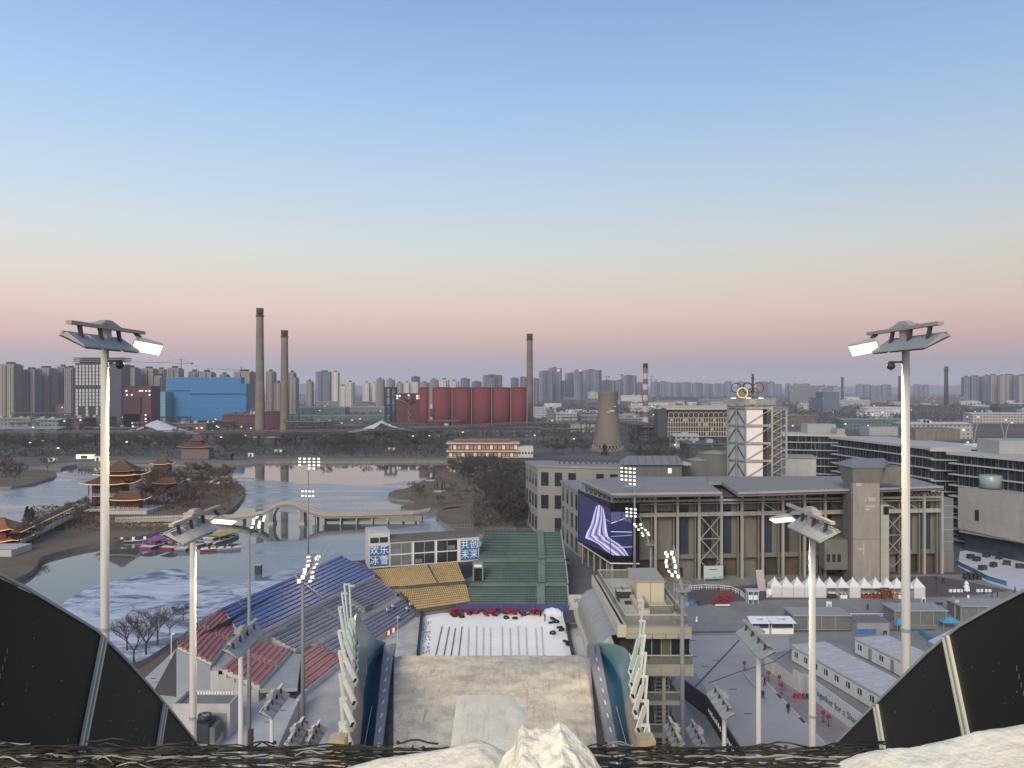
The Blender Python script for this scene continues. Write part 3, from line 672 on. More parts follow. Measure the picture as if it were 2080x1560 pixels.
mast('low pale mast at the foot of the left embankment, nearer the ramp', 634, 78, 1494, -1, (0,0,0,0), arm=5)
mast('low pale mast beside the judges tower frame, nearer the ramp', 1374, 76, 1490, 1, (0,0,0,0), arm=5)
mast('low pale mast between the judges tower and the lettered barrier', 1421, 78, 1494, 1, (0,0,0,0), arm=5)
# ---------------------------------------------------------------- stadium poles with banks of warm lamps
JR = random.Random(9)
def lamp_bank(t, c, cols, rows, w_, h_, face, lit=True, skip=()):
    """frame with single lamps; c centre, face unit direction the lamps point to"""
    face = Vector(face).normalized(); sx_ = face.cross(Vector((0,0,1))).normalized(); fr = MB()
    for r_ in range(rows): fr.bar(c-sx_*w_/2+Vector((0,0,(r_/(max(1,rows-1))-.5)*h_)), c+sx_*w_/2+Vector((0,0,(r_/(max(1,rows-1))-.5)*h_)), .1, .1)
    fr.bar(c-Vector((0,0,h_/2+.6)), c+Vector((0,0,h_/2)), .14, .14)
    f = sub(fr.build('lamp_frame', pole_grey, t))
    for r_ in range(rows):
        for k in range(cols):
            if (r_, k) in skip: continue
            p = (c+Vector((JR.uniform(-.22,.22),JR.uniform(-.2,.2),JR.uniform(-.16,.16))) if rows == 1 else c)+sx_*((k/(max(1,cols-1))-.5)*w_)+Vector((0,0,(r_/(max(1,rows-1))-.5)*h_))+face*.25
            b = MB(); u = sx_*.36*min(1, w_/cols*1.2); v = Vector((0,0,.23))+(face*JR.uniform(-.12,.12) if rows == 1 else face*0); d = face*.22
            b.hexa([p-u*.7-v*.7-d, p+u*.7-v*.7-d, p+u*.7+v*.7-d, p-u*.7+v*.7-d], [p-u-v+d*.4, p+u-v+d*.4, p+u+v+d*.4, p-u+v+d*.4], 0)
            b.hexa([p-u*.86-v*.86+d*.41, p+u*.86-v*.86+d*.41, p+u*.86+v*.86+d*.41, p-u*.86+v*.86+d*.41], [p-u*.86-v*.86+d*.5, p+u*.86-v*.86+d*.5, p+u*.86+v*.86+d*.5, p-u*.86+v*.86+d*.5], 1)
            b.build('lamp', [visor, lamp_on], f)
def bank_light(p, tgt, e):
    ld = bpy.data.lights.new('bank_light', 'SPOT'); lo = bpy.data.objects.new('bank_light', ld); COL.objects.link(lo); lo.location = p; lo.rotation_euler = (Vector(p)-Vector(tgt)).to_track_quat('Z','Y').to_euler()
    ld.energy = e; ld.spot_size = R(75); ld.spot_blend = .8; ld.color = (1,.80,.50); ld.shadow_soft_size = 1.2
def stadium_pole(label, px, Y, ytop, r=(.16,.3), m=None, zb=0):
    X = Xat(px, Y); t = thing('stadium_pole', label, 'light pole', (X, Y, zb), 0, 'tall stadium light poles')
    MB().tube((X,Y,zb),(X,Y,Zat(ytop,Y)), r[1], r[0], 12).build('pole', m or pole_grey, t, smooth=True); return t
t = stadium_pole('slender grey pole rising behind the blue stand with two lamp banks', 626, 205, 956)
lamp_bank(t, P(629, 941, 205), 5, 4, 5.2, 2.6, (-.1,-1,-.15), skip=((0,0),(0,3),(0,4),(1,3)))
MB().bar(P(604,957,204.6), P(650,955,204.6), .3, .12).build('service_platform', steel, t)
lamp_bank(t, P(626, 1002, 205), 4, 2, 2.9, 1.2, (-.1,-1,-.15))
t = stadium_pole('dark grey pole before the blue stand, cluster of warm lamps pointing right', 615, 112, 1176, (.22,.34))
for k in range(7):
    lamp_bank(t, P(619+3.2*k, 1176-8.5*k, 112+.3*k), 2, 1, 1.5, .1, (.4,-.5,-.55))
b = MB(); pts = [P(615,1178,112), P(622,1170,112), P(640,1145,112), P(652,1120,112), P(655,1108,112)]; b.path(pts, .12, 6); b.path([p+Vector((.8,.6,.0)) for p in pts], .06, 5); b.build('curved_arm', steel, t)
MB().box(Xat(615,110)-.35, Xat(615,110)+.35, 111.2, 111.6, 1.5, 3.6).build('control_box', dark_metal, t)
t = stadium_pole('dark grey pole over the red rows with a small warm lamp cluster', 506, 100, 1082, (.16,.34))
for k in range(4): lamp_bank(t, P(517+3.2*k, 1066-7*k, 100), 2, 1, 1.0, .1, (.5,-.5,-.5))
MB().bar(P(506,1084,100), P(516,1076,100), .1, .3).box(Xat(502,98), Xat(511,98), 98.4, 98.8, 5.0, 8.2).build('bracket', dark_metal, t)
t = stadium_pole('grey pole before the video screen with tiers of white lamps', 1289, 198, 985, (.2,.42), pole_grey)
lamp_bank(t, P(1277, 966, 198), 4, 5, 3.6, 4.0, (-.5,-.7,-.3), skip=((0,3),(0,2)))
MB().bar(P(1267,987,198), P(1292,989,198), .4, .15).build('service_platform', steel, t)
lamp_bank(t, P(1283, 1040, 197.6), 3, 3, 2.4, 1.8, (-.5,-.7,-.3))
t = stadium_pole('grey pole right of the video screen carrying a round platform and leaning lamps', 1322, 196, 1104, (.2,.42), pole_grey)
for k in range(5): lamp_bank(t, P(1296+4.6*k, 1064+5.5*k, 196), 2, 1, 1.6, .1, (-.5,-.8,-.2))
b = MB(); c = P(1320,1107,196); b.lathe([(1.2,0),(1.25,.12)], tuple(c), 14); b.lathe([(1.25,1.0),(1.25,1.06)], tuple(c), 14, cap=False)
for k in range(8): b.bar(c+Vector((1.2*math.cos(k*.785),1.2*math.sin(k*.785),0)), c+Vector((1.2*math.cos(k*.785),1.2*math.sin(k*.785),1.06)), .05, .05)
b.path([c+Vector((-.2,0,0)), P(1312,1080,196), P(1300,1052,196), P(1292,1040,196)], .14, 6, r1=.05); b.build('round_platform', steel, t)
t = stadium_pole('grey pole beside the judges tower roof, curved head with warm lamps', 1386, 92, 1196, (.2,.34), pole_grey)
for k in range(6): lamp_bank(t, P(1361+2.0*k, 1118+9.5*k, 92), 2, 1, .9, .1, (-.6,-.6,-.4))
b = MB(); c = P(1386,1199,92); b.lathe([(.25,-.3),(1.05,0),(1.05,.1)], tuple(c), 14); b.path([c, P(1378,1160,92), P(1372,1125,92), P(1368,1108,92)], .22, 8, r1=.08)
for k in range(10): b.bar(c+Vector((1.0*math.cos(k*.628),1.0*math.sin(k*.628),0)), c+Vector((1.0*math.cos(k*.628),1.0*math.sin(k*.628),.9)), .04, .04)
b.lathe([(1.02,.88),(1.02,.94)], tuple(c), 14, cap=False); b.build('round_platform', steel, t)

bank_light(P(640,1135,111), (0,75,18), 18000); bank_light(P(524,1048,99), (-5,70,18), 20000); bank_light(P(1364,1140,90), (2,70,18), 11000); bank_light(P(1300,1066,194), (0,140,5), 22000); bank_light(P(628,945,203), (-5,150,3), 26000)
# ================================================================ PEOPLE (one continuous skinned figure per pose)
def person_mesh(name, joints, edges, radii, split):
    me = bpy.data.meshes.new(name); me.from_pydata(joints, edges, []); me.update()
    o = bpy.data.objects.new(name, me); COL.objects.link(o)
    md = o.modifiers.new('s', 'SKIN'); md.use_smooth_shade = True
    for i, r in enumerate(radii):
        me.skin_vertices[0].data[i].radius = (r, r)
    me.skin_vertices[0].data[0].use_root = True
    sb = o.modifiers.new('d', 'SUBSURF'); sb.levels = 1; sb.render_levels = 1
    dg = bpy.context.evaluated_depsgraph_get(); m2 = bpy.data.meshes.new_from_object(o.evaluated_get(dg))
    bpy.data.objects.remove(o); m2.name = name
    mi = []
    for p in m2.polygons:
        c = p.center; mi.append(split(c))
    for k in range(4): m2.materials.append(None)
    m2.polygons.foreach_set('material_index', mi); return m2
def sp(c):
    if c.z > 1.60: return 3
    if c.z > 1.47 and abs(c.x) < .12: return 2
    if c.z < .92 and abs(c.x) < .22: return 1
    return 0
def standing(step=.0, arm=.0):
    J = [(0,0,.95),(0,.01,1.15),(0,.01,1.36),(0,.01,1.50),(0,.03,1.60),(0,.02,1.70),
         (-.17,.01,1.42),(-.25,-.02+arm,1.15),(-.27,.08+arm,.90),(-.27,.10+arm,.80),(.17,.01,1.42),(.25,-.02-arm,1.15),(.27,.08-arm,.90),(.27,.10-arm,.80),
         (-.10,0,.90),(-.11,.02+step,.50),(-.12,-.04+step*1.3,.09),(-.12,.12+step*1.3,.04),(.10,0,.90),(.11,.02-step,.50),(.12,-.04-step*1.3,.09),(.12,.12-step*1.3,.04)]
    E_ = [(0,1),(1,2),(2,3),(3,4),(4,5),(2,6),(6,7),(7,8),(8,9),(2,10),(10,11),(11,12),(12,13),(0,14),(14,15),(15,16),(16,17),(0,18),(18,19),(19,20),(20,21)]
    r = [.15,.15,.17,.065,.10,.085,.09,.065,.05,.04,.09,.065,.05,.04,.11,.075,.055,.04,.11,.075,.055,.04]
    return person_mesh('person_body', J, E_, r, sp)
def sitting():
    J = [(0,0,.50),(0,.02,.72),(0,.05,.92),(0,.08,1.06),(0,.12,1.16),(0,.11,1.26),
         (-.17,.06,.98),(-.24,.18,.75),(-.18,.38,.62),(-.16,.44,.60),(.17,.06,.98),(.24,.18,.75),(.18,.38,.62),(.16,.44,.60),
         (-.10,.05,.48),(-.13,.45,.50),(-.13,.44,.10),(-.13,.58,.05),(.10,.05,.48),(.13,.45,.50),(.13,.44,.10),(.13,.58,.05)]
    E_ = [(0,1),(1,2),(2,3),(3,4),(4,5),(2,6),(6,7),(7,8),(8,9),(2,10),(10,11),(11,12),(12,13),(0,14),(14,15),(15,16),(16,17),(0,18),(18,19),(19,20),(20,21)]
    r = [.15,.16,.17,.065,.10,.085,.09,.065,.05,.04,.09,.065,.05,.04,.11,.085,.06,.04,.11,.085,.06,.04]
    return person_mesh('person_body', J, E_, r, lambda c: 3 if c.z > 1.17 else 2 if c.z > 1.04 and abs(c.x) < .12 else 1 if c.z < .56 and abs(c.x) < .22 else 0)
PM = {'stand': standing(), 'walk': standing(.16, .12), 'sit': sitting()}
skin_m = mat('skin', (.42,.28,.21), .6, .05, 5); hair_m = mat('dark_hair', (.015,.012,.01), .7)
def person(label, loc, pose, top, legs, rz=0, hat=None, group=None, s=1.0):
    me = PM[pose].copy(); ms = [mat('cloth_'+str(top), top, .85, .15, 4), mat('cloth_'+str(legs), legs, .85, .15, 4), skin_m, mat('cloth_'+str(hat), hat, .85) if hat else hair_m]
    for i, m in enumerate(ms): me.materials[i] = m
    o = bpy.data.objects.new('person', me); COL.objects.link(o); o.location = loc; o.rotation_euler = (0,0,rz); o.scale = (s,s,s)
    tag(o, label, 'person', group); return o

# ================================================================ GRANDSTANDS
blue_seat = mat('blue_seat', (.055,.095,.25), .5, .2, .15)
lilac_seat = mat('lilac_seat', (.14,.148,.20), .6, .2, .15)
red_seat = mat('red_seat', (.36,.12,.105), .6, .25, .3)
tread = mat('pale_tread', (.46,.45,.44), .7, .1, .4)
shade_steel = mat('step_riser', (.06,.065,.08), .7, .1, .4)
def bil(q, u, v):
    BL, BR, FR, FL = q; return (FL*(1-u)+FR*u)*(1-v)+(BL*(1-u)+BR*u)*v
def tier(t, q, n, parts, h=.42, row='seat_row', dm_=None):
    """q world corners BL BR FR FL; n rows; parts [(u0,u1,material)]"""
    dz = (q[0].z-q[3].z)/n
    # stepped base
    b = MB()
    for i in range(n):
        v0, v1 = i/n, (i+1)/n
        for u0, u1 in ((0,1),):
            a, c, d, e = bil(q,u0,v0), bil(q,u1,v0), bil(q,u1,v1), bil(q,u0,v1); z = q[3].z+dz*(i+.5)
            top = [Vector((p.x,p.y,z)) for p in (a,c,d,e)]; bot = [Vector((p.x,p.y,z-dz*1.2-.4)) for p in (a,c,d,e)]
            b.hexa(bot, top)
    b.build('stepped_deck', dm_ or tread, t)
    for (u0, u1, m) in parts:
        for i in range(n):
            v0, v1 = (i+.20)/n, (i+.84)/n; z = q[3].z+dz*(i+.5)
            a, c, d, e = bil(q,u0,v0), bil(q,u1,v0), bil(q,u1,v1), bil(q,u0,v1)
            b = MB(); b.hexa([Vector((p.x,p.y,z+.03)) for p in (a,c,d,e)], [Vector((p.x,p.y,z+k)) for p, k in ((a,.30),(c,.30),(d,h),(e,h))])
            b.build(row, m, t)
def underbody(t, q, name, m, z0=0, inset=0.0):
    BL, BR, FR, FL = q; top = [FL, FR, BR, BL]
    b = MB(); b.hexa([Vector((p.x,p.y,z0)) for p in top], [Vector((p.x,p.y,p.z-.75)) for p in top]); return b.build(name, m, t)
def rail(b, pts, h=1.0, n=8, r=.03):
    pts = [Vector(p) for p in pts]
    for p, q in zip(pts, pts[1:]):
        b.bar(p+Vector((0,0,h)), q+Vector((0,0,h)), r*2); b.bar(p+Vector((0,0,h*.5)), q+Vector((0,0,h*.5)), r*1.4)
        for k in range(n+1): c = p.lerp(q, k/n); b.bar(c, c+Vector((0,0,h)), r*1.5)
white_panel = mat('white_wall_panel', (.42,.415,.40), .7, .14, .9, stretch=(1,1,.2)); speckled(terr_ := mat('pale_terrace', (.40,.39,.37), .8, .12, .15, bump=.1, col2=(.50,.485,.46)), 2.5, .4, (.16,.15,.14))
t = thing('grandstand', 'long sloping grandstand with blue, lilac and red rows between the lake and the jump', 'grandstand', (-45,150,0))
up = [G(452,1236,9.5), G(692,1130,9.5), G(762,1168,7.2), G(497,1300,7.2)]
upr = [G(360,1313,9.5), G(450,1237,9.5), G(492,1262,7.2), G(429,1347,7.2)]
mid = [G(520,1277,6.4), G(768,1175,6.4), G(806,1207,3.6), G(600,1320,3.6)]
midr = [G(452,1358,6.4), G(514,1302,6.4), G(592,1322,3.6), G(527,1394,3.6)]
fro = [G(646,1309,3.0), G(818,1218,3.0), G(845,1243,1.0), G(698,1345,1.0)]
fror = [G(612,1330,3.0), G(641,1311,3.0), G(694,1344,1.0), G(620,1404,1.0)]
tier(t, up, 9, [(0,.10,blue_seat),(.11,.52,blue_seat),(.53,1,blue_seat)])
tier(t, mid, 8, [(0,.40,lilac_seat),(.41,.60,lilac_seat),(.70,.98,lilac_seat)])
tier(t, fro, 6, [(0,.52,lilac_seat),(.53,1,lilac_seat)])
tier(t, upr, 7, [(0,.48,red_seat),(.52,1,red_seat)]); tier(t, midr, 7, [(0,.48,red_seat),(.52,1,red_seat)]); tier(t, fror, 5, [(0,1,red_seat)])
for q in (upr, midr, fror): underbody(t, q, 'base_panel', white_panel)
b = MB(); p0, p1, p2, p3 = upr[3], upr[2], midr[1], midr[0]; b.hexa([Vector((p.x,p.y,6.0)) for p in (p0,p1,p2,p3)], [Vector((p.x,p.y,6.5)) for p in (p0,p1,p2,p3)]); p0, p1, p2, p3 = midr[3], midr[2], fror[0], G(604,1398,3); b.hexa([Vector((p.x,p.y,2.5)) for p in (p0,p1,p2,p3)], [Vector((p.x,p.y,3.1)) for p in (p0,p1,p2,p3)]); b.build('red_walkway', mat('red_walkway', (.30,.30,.29), .8), t)
for q in (up, mid, fro): underbody(t, q, 'base_panel', white_panel)
b = MB()   # walkways between tiers
for A, B, z in ((up, mid, 6.55), (mid, fro, 3.15)):
    a, c = A[3], A[2]; d, e = B[1], B[0]; a0 = bil(A, 0, 1)
    b.hexa([Vector((p.x,p.y,z-.5)) for p in (a0,c,d,e)], [Vector((p.x,p.y,z)) for p in (a0,c,d,e)])
b.build('walkway', mat('walkway', (.25,.25,.245), .8, .1, .3), t)
b = MB(); rail(b, [upr[0], up[0], up[1]], 1.1, 18); b.build('back_railing', steel, t)
b = MB(); rail(b, [fro[0]+Vector((0,0,.2)), fro[1]+Vector((0,0,.2))], .9, 30, .03); b.build('middle_railing', steel, t)
b = MB(); rail(b, [bil(up,1,1), bil(up,1,0)], .9, 6); rail(b, [bil(mid,.405,1)+Vector((0,0,.4)), bil(mid,.405,0)+Vector((0,0,.4))], .8, 8); rail(b, [bil(fro,0,1)+Vector((0,0,.4)), bil(fro,0,0)+Vector((0,0,.4))], .8, 6); rail(b, [bil(up,.525,1)+Vector((0,0,.5)), bil(up,.525,0)+Vector((0,0,.5))], .4, 3); rail(b, [bil(midr,.5,1)+Vector((0,0,.4)), bil(midr,.5,0)+Vector((0,0,.4))], .5, 5); b.build('aisle_railing', steel, t, kind='stuff')
# dark slope behind the stand and the stair block at its far end
b = MB(); a, c = upr[0], up[1]; o_ = Vector((-4.2,1.0,0)); b.hexa([Vector((a.x,a.y,0)), Vector((c.x,c.y,0)), Vector((c.x,c.y,0))+o_, Vector((a.x,a.y,0))+o_], [a+Vector((0,0,-.2)), c+Vector((0,0,-.2)), Vector((c.x,c.y,2))+o_, Vector((a.x,a.y,2))+o_])
b.build('rear_slope', mat('grey_membrane', (.05,.052,.058), .7, .15, .1), t)
b = MB(); A = bil(mid,.645,1.0); B_ = bil(mid,.645,0); d = (mid[1]-mid[0]).normalized()*2.6
for k in range(9): p = A.lerp(B_, k/9); q_ = A.lerp(B_, (k+1)/9); b.hexa([Vector((w_.x,w_.y,w_.z-1.5)) for w_ in (p-d*.2,p+d,q_+d,q_-d*.2)], [Vector((w_.x,w_.y,p.z+.75)) for w_ in (p-d*.2,p+d,q_+d,q_-d*.2)])
b.build('stair_block', mat('stair_grey', (.16,.17,.185), .8, .1, .3), t)
# end wall and white service terrace, near left
b = MB(); e0, e1, e2 = upr[0], upr[3], midr[3]
b.hexa([Vector((e0.x,e0.y-.3,0)),Vector((e1.x,e1.y-.3,0)),Vector((e1.x,e1.y+.2,0)),Vector((e0.x,e0.y+.2,0))],[Vector((e0.x,e0.y-.3,e0.z-.4)),Vector((e1.x,e1.y-.3,e1.z-.4)),Vector((e1.x,e1.y+.2,e1.z-.4)),Vector((e0.x,e0.y+.2,e0.z-.4))])
b.build('end_wall', mat('end_wall_shade_tint', (.24,.27,.31), .7, .08, .1), t)  # blue-grey colour holds the shade on this pale wall
for k in range(6):
    f0, f1 = k/6, (k+1)/6; p, q_ = upr[3].lerp(midr[3], f0), upr[3].lerp(midr[3], f1); p = Vector((p.x,p.y-.35,p.z)); q_ = Vector((q_.x,q_.y-.35,q_.z)); zz = min(p.z, q_.z)-.5
    MB().box(p.x+.02, q_.x-.02, p.y-.06, p.y+.15, 0, zz).build('wall_panel', white_panel, t)
# ---- white terrace and building at the near left
terr = mat('pale_terrace', (.40,.39,.37), .8, .12, .15, bump=.1, col2=(.50,.485,.46))
sheet('terrace', [gp([(300,1372),(360,1316),(440,1352),(530,1398),(600,1420),(588,1560),(240,1560),(255,1410)], 1.2)], 1.2, [terr, white_panel], thick=1.2)
b = thing('terrace_building', 'low pale flat roofed service building beside the red stand end', 'building', (-45,114,1.2))
x0, x1 = Xat(350, 111.5), Xat(467, 111.5)
z0 = 1.2; zt_ = Zat(1440, 111.5)
MB().box(x0, x1, 111.5, 116.8, z0, zt_-.2).build('wall', white_panel, b)
MB().box(x0+.3, x1-.3, 111.8, 116.5, zt_-.2, zt_).build('roof', mat('flat_roof', (.19,.185,.18), .9, .15, .3), b)
q = MB()
for (a0,a1,b0,b1) in ((x0,x1,111.5,111.75),(x0,x1,116.55,116.8),(x0,x0+.25,111.75,116.55),(x1-.25,x1,111.75,116.55)): q.box(a0,a1,b0,b1,zt_-.2,zt_+.7)
q.build('parapet_wall', white_panel, b)
q = MB(); 
for k in range(14): q.box(x0+1.2+k*(x1-x0-2.4)/14, x0+1.5+k*(x1-x0-2.4)/14, 116.4, 116.54, zt_+.15, zt_+.5)
q.build('roof_clip', white_paint, b, kind='stuff')
MB().box(x0+4.6, x1-.5, 111.4, 111.48, z0+.4, zt_-.6).build('wall_recess', mat('recess', (.28,.28,.29), .8), b)
ac = thing('cooling_unit', 'black boxy cooling unit with a round fan in front of the pale service building', 'cooling unit', (Xat(408,108),108,1.2))
xx = Xat(395,108); z0 = 2.2; MB().box(xx, xx+2.2, 107.4, 110.2, z0, z0+2.8).build('housing', dark_metal, ac)
fn = sub(MB().lathe([(.95,0),(.95,.75),(.85,.78),(.85,.5),(.1,.45)], (xx+1.15,108.8,z0+2.8), 18).build('fan_cowl', dark_metal, ac, smooth=True))
q = MB()
for k in range(5): a = k*1.257; q.bar((xx+1.15,108.8,z0+3.42),(xx+1.15+.8*math.cos(a),108.8+.8*math.sin(a),z0+3.45),.22,.03)
q.build('fan_blade', steel, fn); MB().box(xx+2.2, xx+3.0, 107.6, 110.0, z0, z0+2.2).build('duct', mat('duct_grey', (.12,.125,.13), .5), ac); MB().box(xx-.1, xx+2.9, 106.8, 111.4, 1.2, 2.2).build('plinth', white_panel, ac)
t_ = thing('ramp_wall', 'pale sloping boundary wall beside the terrace, running down towards the camera', 'wall', (-30,100,0))
for (pa, pb, z) in (((601,1420),(540,1555),2.6),((618,1400),(601,1420),2.4)):
    p, q = G(pa[0],pa[1],z), G(pb[0],pb[1],z+.5); n_ = 4
    for k in range(n_): a, c = p.lerp(q, k/n_), p.lerp(q, (k+.97)/n_); MB().hexa([Vector((v.x+dx,v.y,0)) for v, dx in ((a,0),(c,0),(c,.5),(a,.5))], [Vector((v.x+dx,v.y,v.z)) for v, dx in ((a,0),(c,0),(c,.5),(a,.5))]).build('wall_section', white_panel, t_)
b = MB(); rnd = random.Random(2)
for k in range(16): p = G(rnd.uniform(300,590), rnd.uniform(1375,1500), 1.2); b.box(p.x-.45, p.x+.45, p.y-.1, p.y+.1, 1.205, 1.23)
tag(b.build('drain_slots', dark_metal, loc=(-40,110,1.2)), 'dark drain slots let into the pale terrace paving', 'drain')
t_ = thing('lamp_post', 'small white lamp post at the corner of the red rows', 'lamp post', G(348,1400,1.2)); p = G(348,1396,1.2)
MB().tube(p, (p.x,p.y,Zat(1288,p.y)), .09, .07, 8).build('post', white_paint, t_); MB().bar((p.x,p.y,Zat(1288,p.y)),(p.x+.55,p.y,Zat(1287,p.y)),.2,.2).build('lamp_head', white_paint, t_)

# ---- yellow stand
t = thing('grandstand', 'grandstand of small yellow seats in two tiers below the white press building', 'grandstand', (-20,190,0))
seat_y = mat('yellow_seat', (.48,.35,.17), .6, .15, .6)
yu = [G(757,1160,6.2), G(928,1141,6.2), G(945,1182,4.4), G(788,1194,4.4)]
yl = [G(812,1200,3.6), G(947,1186,3.6), G(955,1224,1.6), G(848,1240,1.6)]
for q, nr, nc, gap in ((yu, 10, 38, .64), (yl, 9, 30, None)):
    underbody(t, q, 'base_panel', mat('stand_base', (.16,.155,.15), .8))
    tier(t, q, nr, [], dm_=mat('seat_deck_dark', (.10,.08,.055), .9))
    b = MB(); dz = (q[0].z-q[3].z)/nr
    for i in range(nr):
        for k in range(nc):
            u = (k+.5)/nc
            if gap and abs(u-gap) < .012: continue
            p = bil(q, u, (i+.6)/nr); w_ = (q[1]-q[0]).length/nc*.31; z = q[3].z+dz*(i+.5)
            b.box(p.x-w_, p.x+w_, p.y-.18, p.y+.22, z+.04, z+.42); 
    b.build('seats', seat_y, t, kind='stuff')
b = MB(); rail(b, [bil(yu,.64,1)+Vector((0,0,.3)), bil(yu,.64,0)+Vector((0,0,.3))], .5, 5); rail(b, [yl[0]+Vector((0,.4,.3)), yl[1]+Vector((0,.4,.3))], .7, 16); b.build('aisle_railing', steel, t)
b = MB(); a, c, d, e = yu[3], yu[2], yl[1], yl[0]; b.hexa([Vector((p.x,p.y,2.9)) for p in (a,c,d,e)], [Vector((p.x,p.y,3.9)) for p in (a,c,d,e)]); b.build('walkway', mat('walkway', (.25,.25,.245)), t)

# ---- green covered stand
t = thing('grandstand', 'empty grandstand under dark green netting between the press building and the road', 'grandstand', (0,200,0))
green = mat('green_cover', (.115,.16,.13), .75, .2, .2); green2 = mat('green_step', (.035,.062,.05), .8, .2, .3); greenl = mat('green_aisle', (.15,.195,.16), .8)
GT = [([G(983,1079,9.6), G(1138,1081,9.6), G(1146,1137,7.0), G(972,1137,7.0)], 10), ([G(966,1142,6.4), G(1147,1142,6.4), G(1152,1186,4.0), G(955,1186,4.0)], 8), ([G(948,1192,3.4), G(1151,1192,3.4), G(1154,1231,1.2), G(943,1231,1.2)], 8)]
for gi, (q, nr) in enumerate(GT):
    underbody(t, q, 'base_panel', green2); dz = (q[0].z-q[3].z)/nr
    for i in range(nr):
        z = q[3].z+dz*(i+.6); a, c, d, e = bil(q,0,i/nr), bil(q,1,i/nr), bil(q,1,(i+1)/nr), bil(q,0,(i+1)/nr)
        MB().hexa([Vector((p.x,p.y,z-.8)) for p in (a,c,d,e)], [Vector((p.x,p.y,z)) for p in (a,c,d,e)]).build('covered_row', green, t)
        a, c, d, e = bil(q,0,(i+.80)/nr), bil(q,1,(i+.80)/nr), bil(q,1,(i+1)/nr), bil(q,0,(i+1)/nr)
        MB().hexa([Vector((p.x,p.y,z+.003)) for p in (a,c,d,e)], [Vector((p.x,p.y,z+.10)) for p in (a,c,d,e)]).build('row_edge', green2, t)
    b = MB()
    for k in range(1, 30):
        u = k/30; 
        if gi == 0 and not (k < 11 or k > 20 and k < 24): continue
        if gi == 1 and not (9 < k < 24): continue
        if gi == 2 and k < 18: continue
        b.bar(bil(q,u,.03)+Vector((0,0,.55)), bil(q,u,.97)+Vector((0,0,.25)), .06, .06)
    b.build('net_cords', green2, t, kind='stuff')
    a, c, d, e = bil(q,.70,0), bil(q,.78,0), bil(q,.78,1), bil(q,.70,1); h_ = Vector((0,0,.42)); MB().slab(a+h_, c+h_, d+h_, e+h_, .05).build('aisle_cover', greenl, t)
b = MB(); rail(b, [GT[0][0][0], GT[0][0][1]], 1.0, 20); b.build('top_railing', mat('green_rail', (.20,.23,.20), .6), t); b = MB(); rail(b, [GT[0][0][3]+Vector((0,-.2,0)), GT[0][0][2]+Vector((0,-.2,0))], .9, 22); b.build('railing', mat('green_rail', (.20,.23,.20), .6), t)
b = MB(); q = GT[0][0]; b.bar(q[1]+Vector((.2,0,.4)), q[2]+Vector((.2,0,.4)), .3, .5); b.bar(GT[1][0][1]+Vector((.2,0,.3)), GT[1][0][2]+Vector((.2,0,.3)), .3, .5); b.bar(GT[2][0][1]+Vector((.2,0,.3)), GT[2][0][2]+Vector((.2,0,.3)), .3, .5); b.build('side_edge', mat('pale_edge', (.34,.35,.33), .6), t)
p = G(971,1182,4.2); fr = sub(MB().box(p.x-1.3,p.x+1.3,p.y-.2,p.y+2.6,4.4,9.0).build('entrance', mat('entrance_frame', (.17,.19,.18), .7), t)); MB().box(p.x-.95,p.x+.95,p.y-.26,p.y-.21,4.5,7.6).build('doorway', mat('black_gap', (.01,.01,.01), .8), fr); MB().box(p.x-.9,p.x+.9,p.y-.27,p.y-.21,7.9,8.5).build('entrance_sign', white_paint, fr)
# stage front and boards
t = thing('boundary_board', 'dark blue padded boundary boards at the foot of the yellow and green stands', 'barrier', G(1010,1240))
for k in range(9):
    a, c = G(868+k*31.5,1242.5,.1), G(868+(k+.98)*31.5,1242,.1); MB().hexa([a, c, c+Vector((0,.2,0)), a+Vector((0,.2,0))], [a+Vector((0,.3,1.7)), c+Vector((0,.3,1.7)), c+Vector((0,.5,1.7)), a+Vector((0,.5,1.7))]).build('board', mat('blue_board', (.045,.055,.16), .6, .1, .3), t)

# ---- press building with lettered corner towers
def text_mesh(s, size, ext=.02):
    cu = bpy.data.curves.new('txt', 'FONT'); cu.body = s; cu.size = size; cu.extrude = ext; cu.align_x = 'CENTER'; cu.align_y = 'CENTER'; cu.resolution_u = 3
    o = bpy.data.objects.new('txt', cu); COL.objects.link(o); dg = bpy.context.evaluated_depsgraph_get()
    me = bpy.data.meshes.new_from_object(o.evaluated_get(dg)); bpy.data.objects.remove(o); return me
def text(s, size, c, rz, m, parent, tilt=R(90), name='lettering', ext=.02, bold=0):
    me = text_mesh(s, size, ext); me.materials.clear(); me.materials.append(m)
    M4 = Matrix.Rotation(rz, 4, 'Z') @ Matrix.Rotation(tilt, 4, 'X'); off = parent_off(parent)
    me.transform(Matrix.Translation(Vector(c)-off) @ M4)
    o = bpy.data.objects.new(name, me); COL.objects.link(o); o.parent = parent; return o
t = thing('press_building', 'white two storey press building with large windows and blue lettered corner panels', 'building', P(850,1150,200))
A, B_ = Vector((Xat(749,196),196,0)), Vector((Xat(973,205),205,0)); D = (B_-A).normalized(); Nn = Vector((-D.y,D.x,0)); L_ = (B_-A).length; yaw = math.atan2(D.y, D.x)
def W(u, z, d=0.0): return A+D*u+Nn*d+Vector((0,0,z))
wallw = mat('press_wall', (.50,.50,.50), .6, .05, .3)
def fbox(b, u0, u1, z0, z1, d0, d1, mi=0): b.hexa([W(u0,z0,d0),W(u1,z0,d0),W(u1,z0,d1),W(u0,z0,d1)], [W(u0,z1,d0),W(u1,z1,d0),W(u1,z1,d1),W(u0,z1,d1)], mi); return b
zb_, zt2 = 5.9, 12.1; uT = 5.4; uR = L_-5.3
fbox(MB(), 0, uT, zb_, 15.0, 0, 7).build('corner_tower', wallw, t)
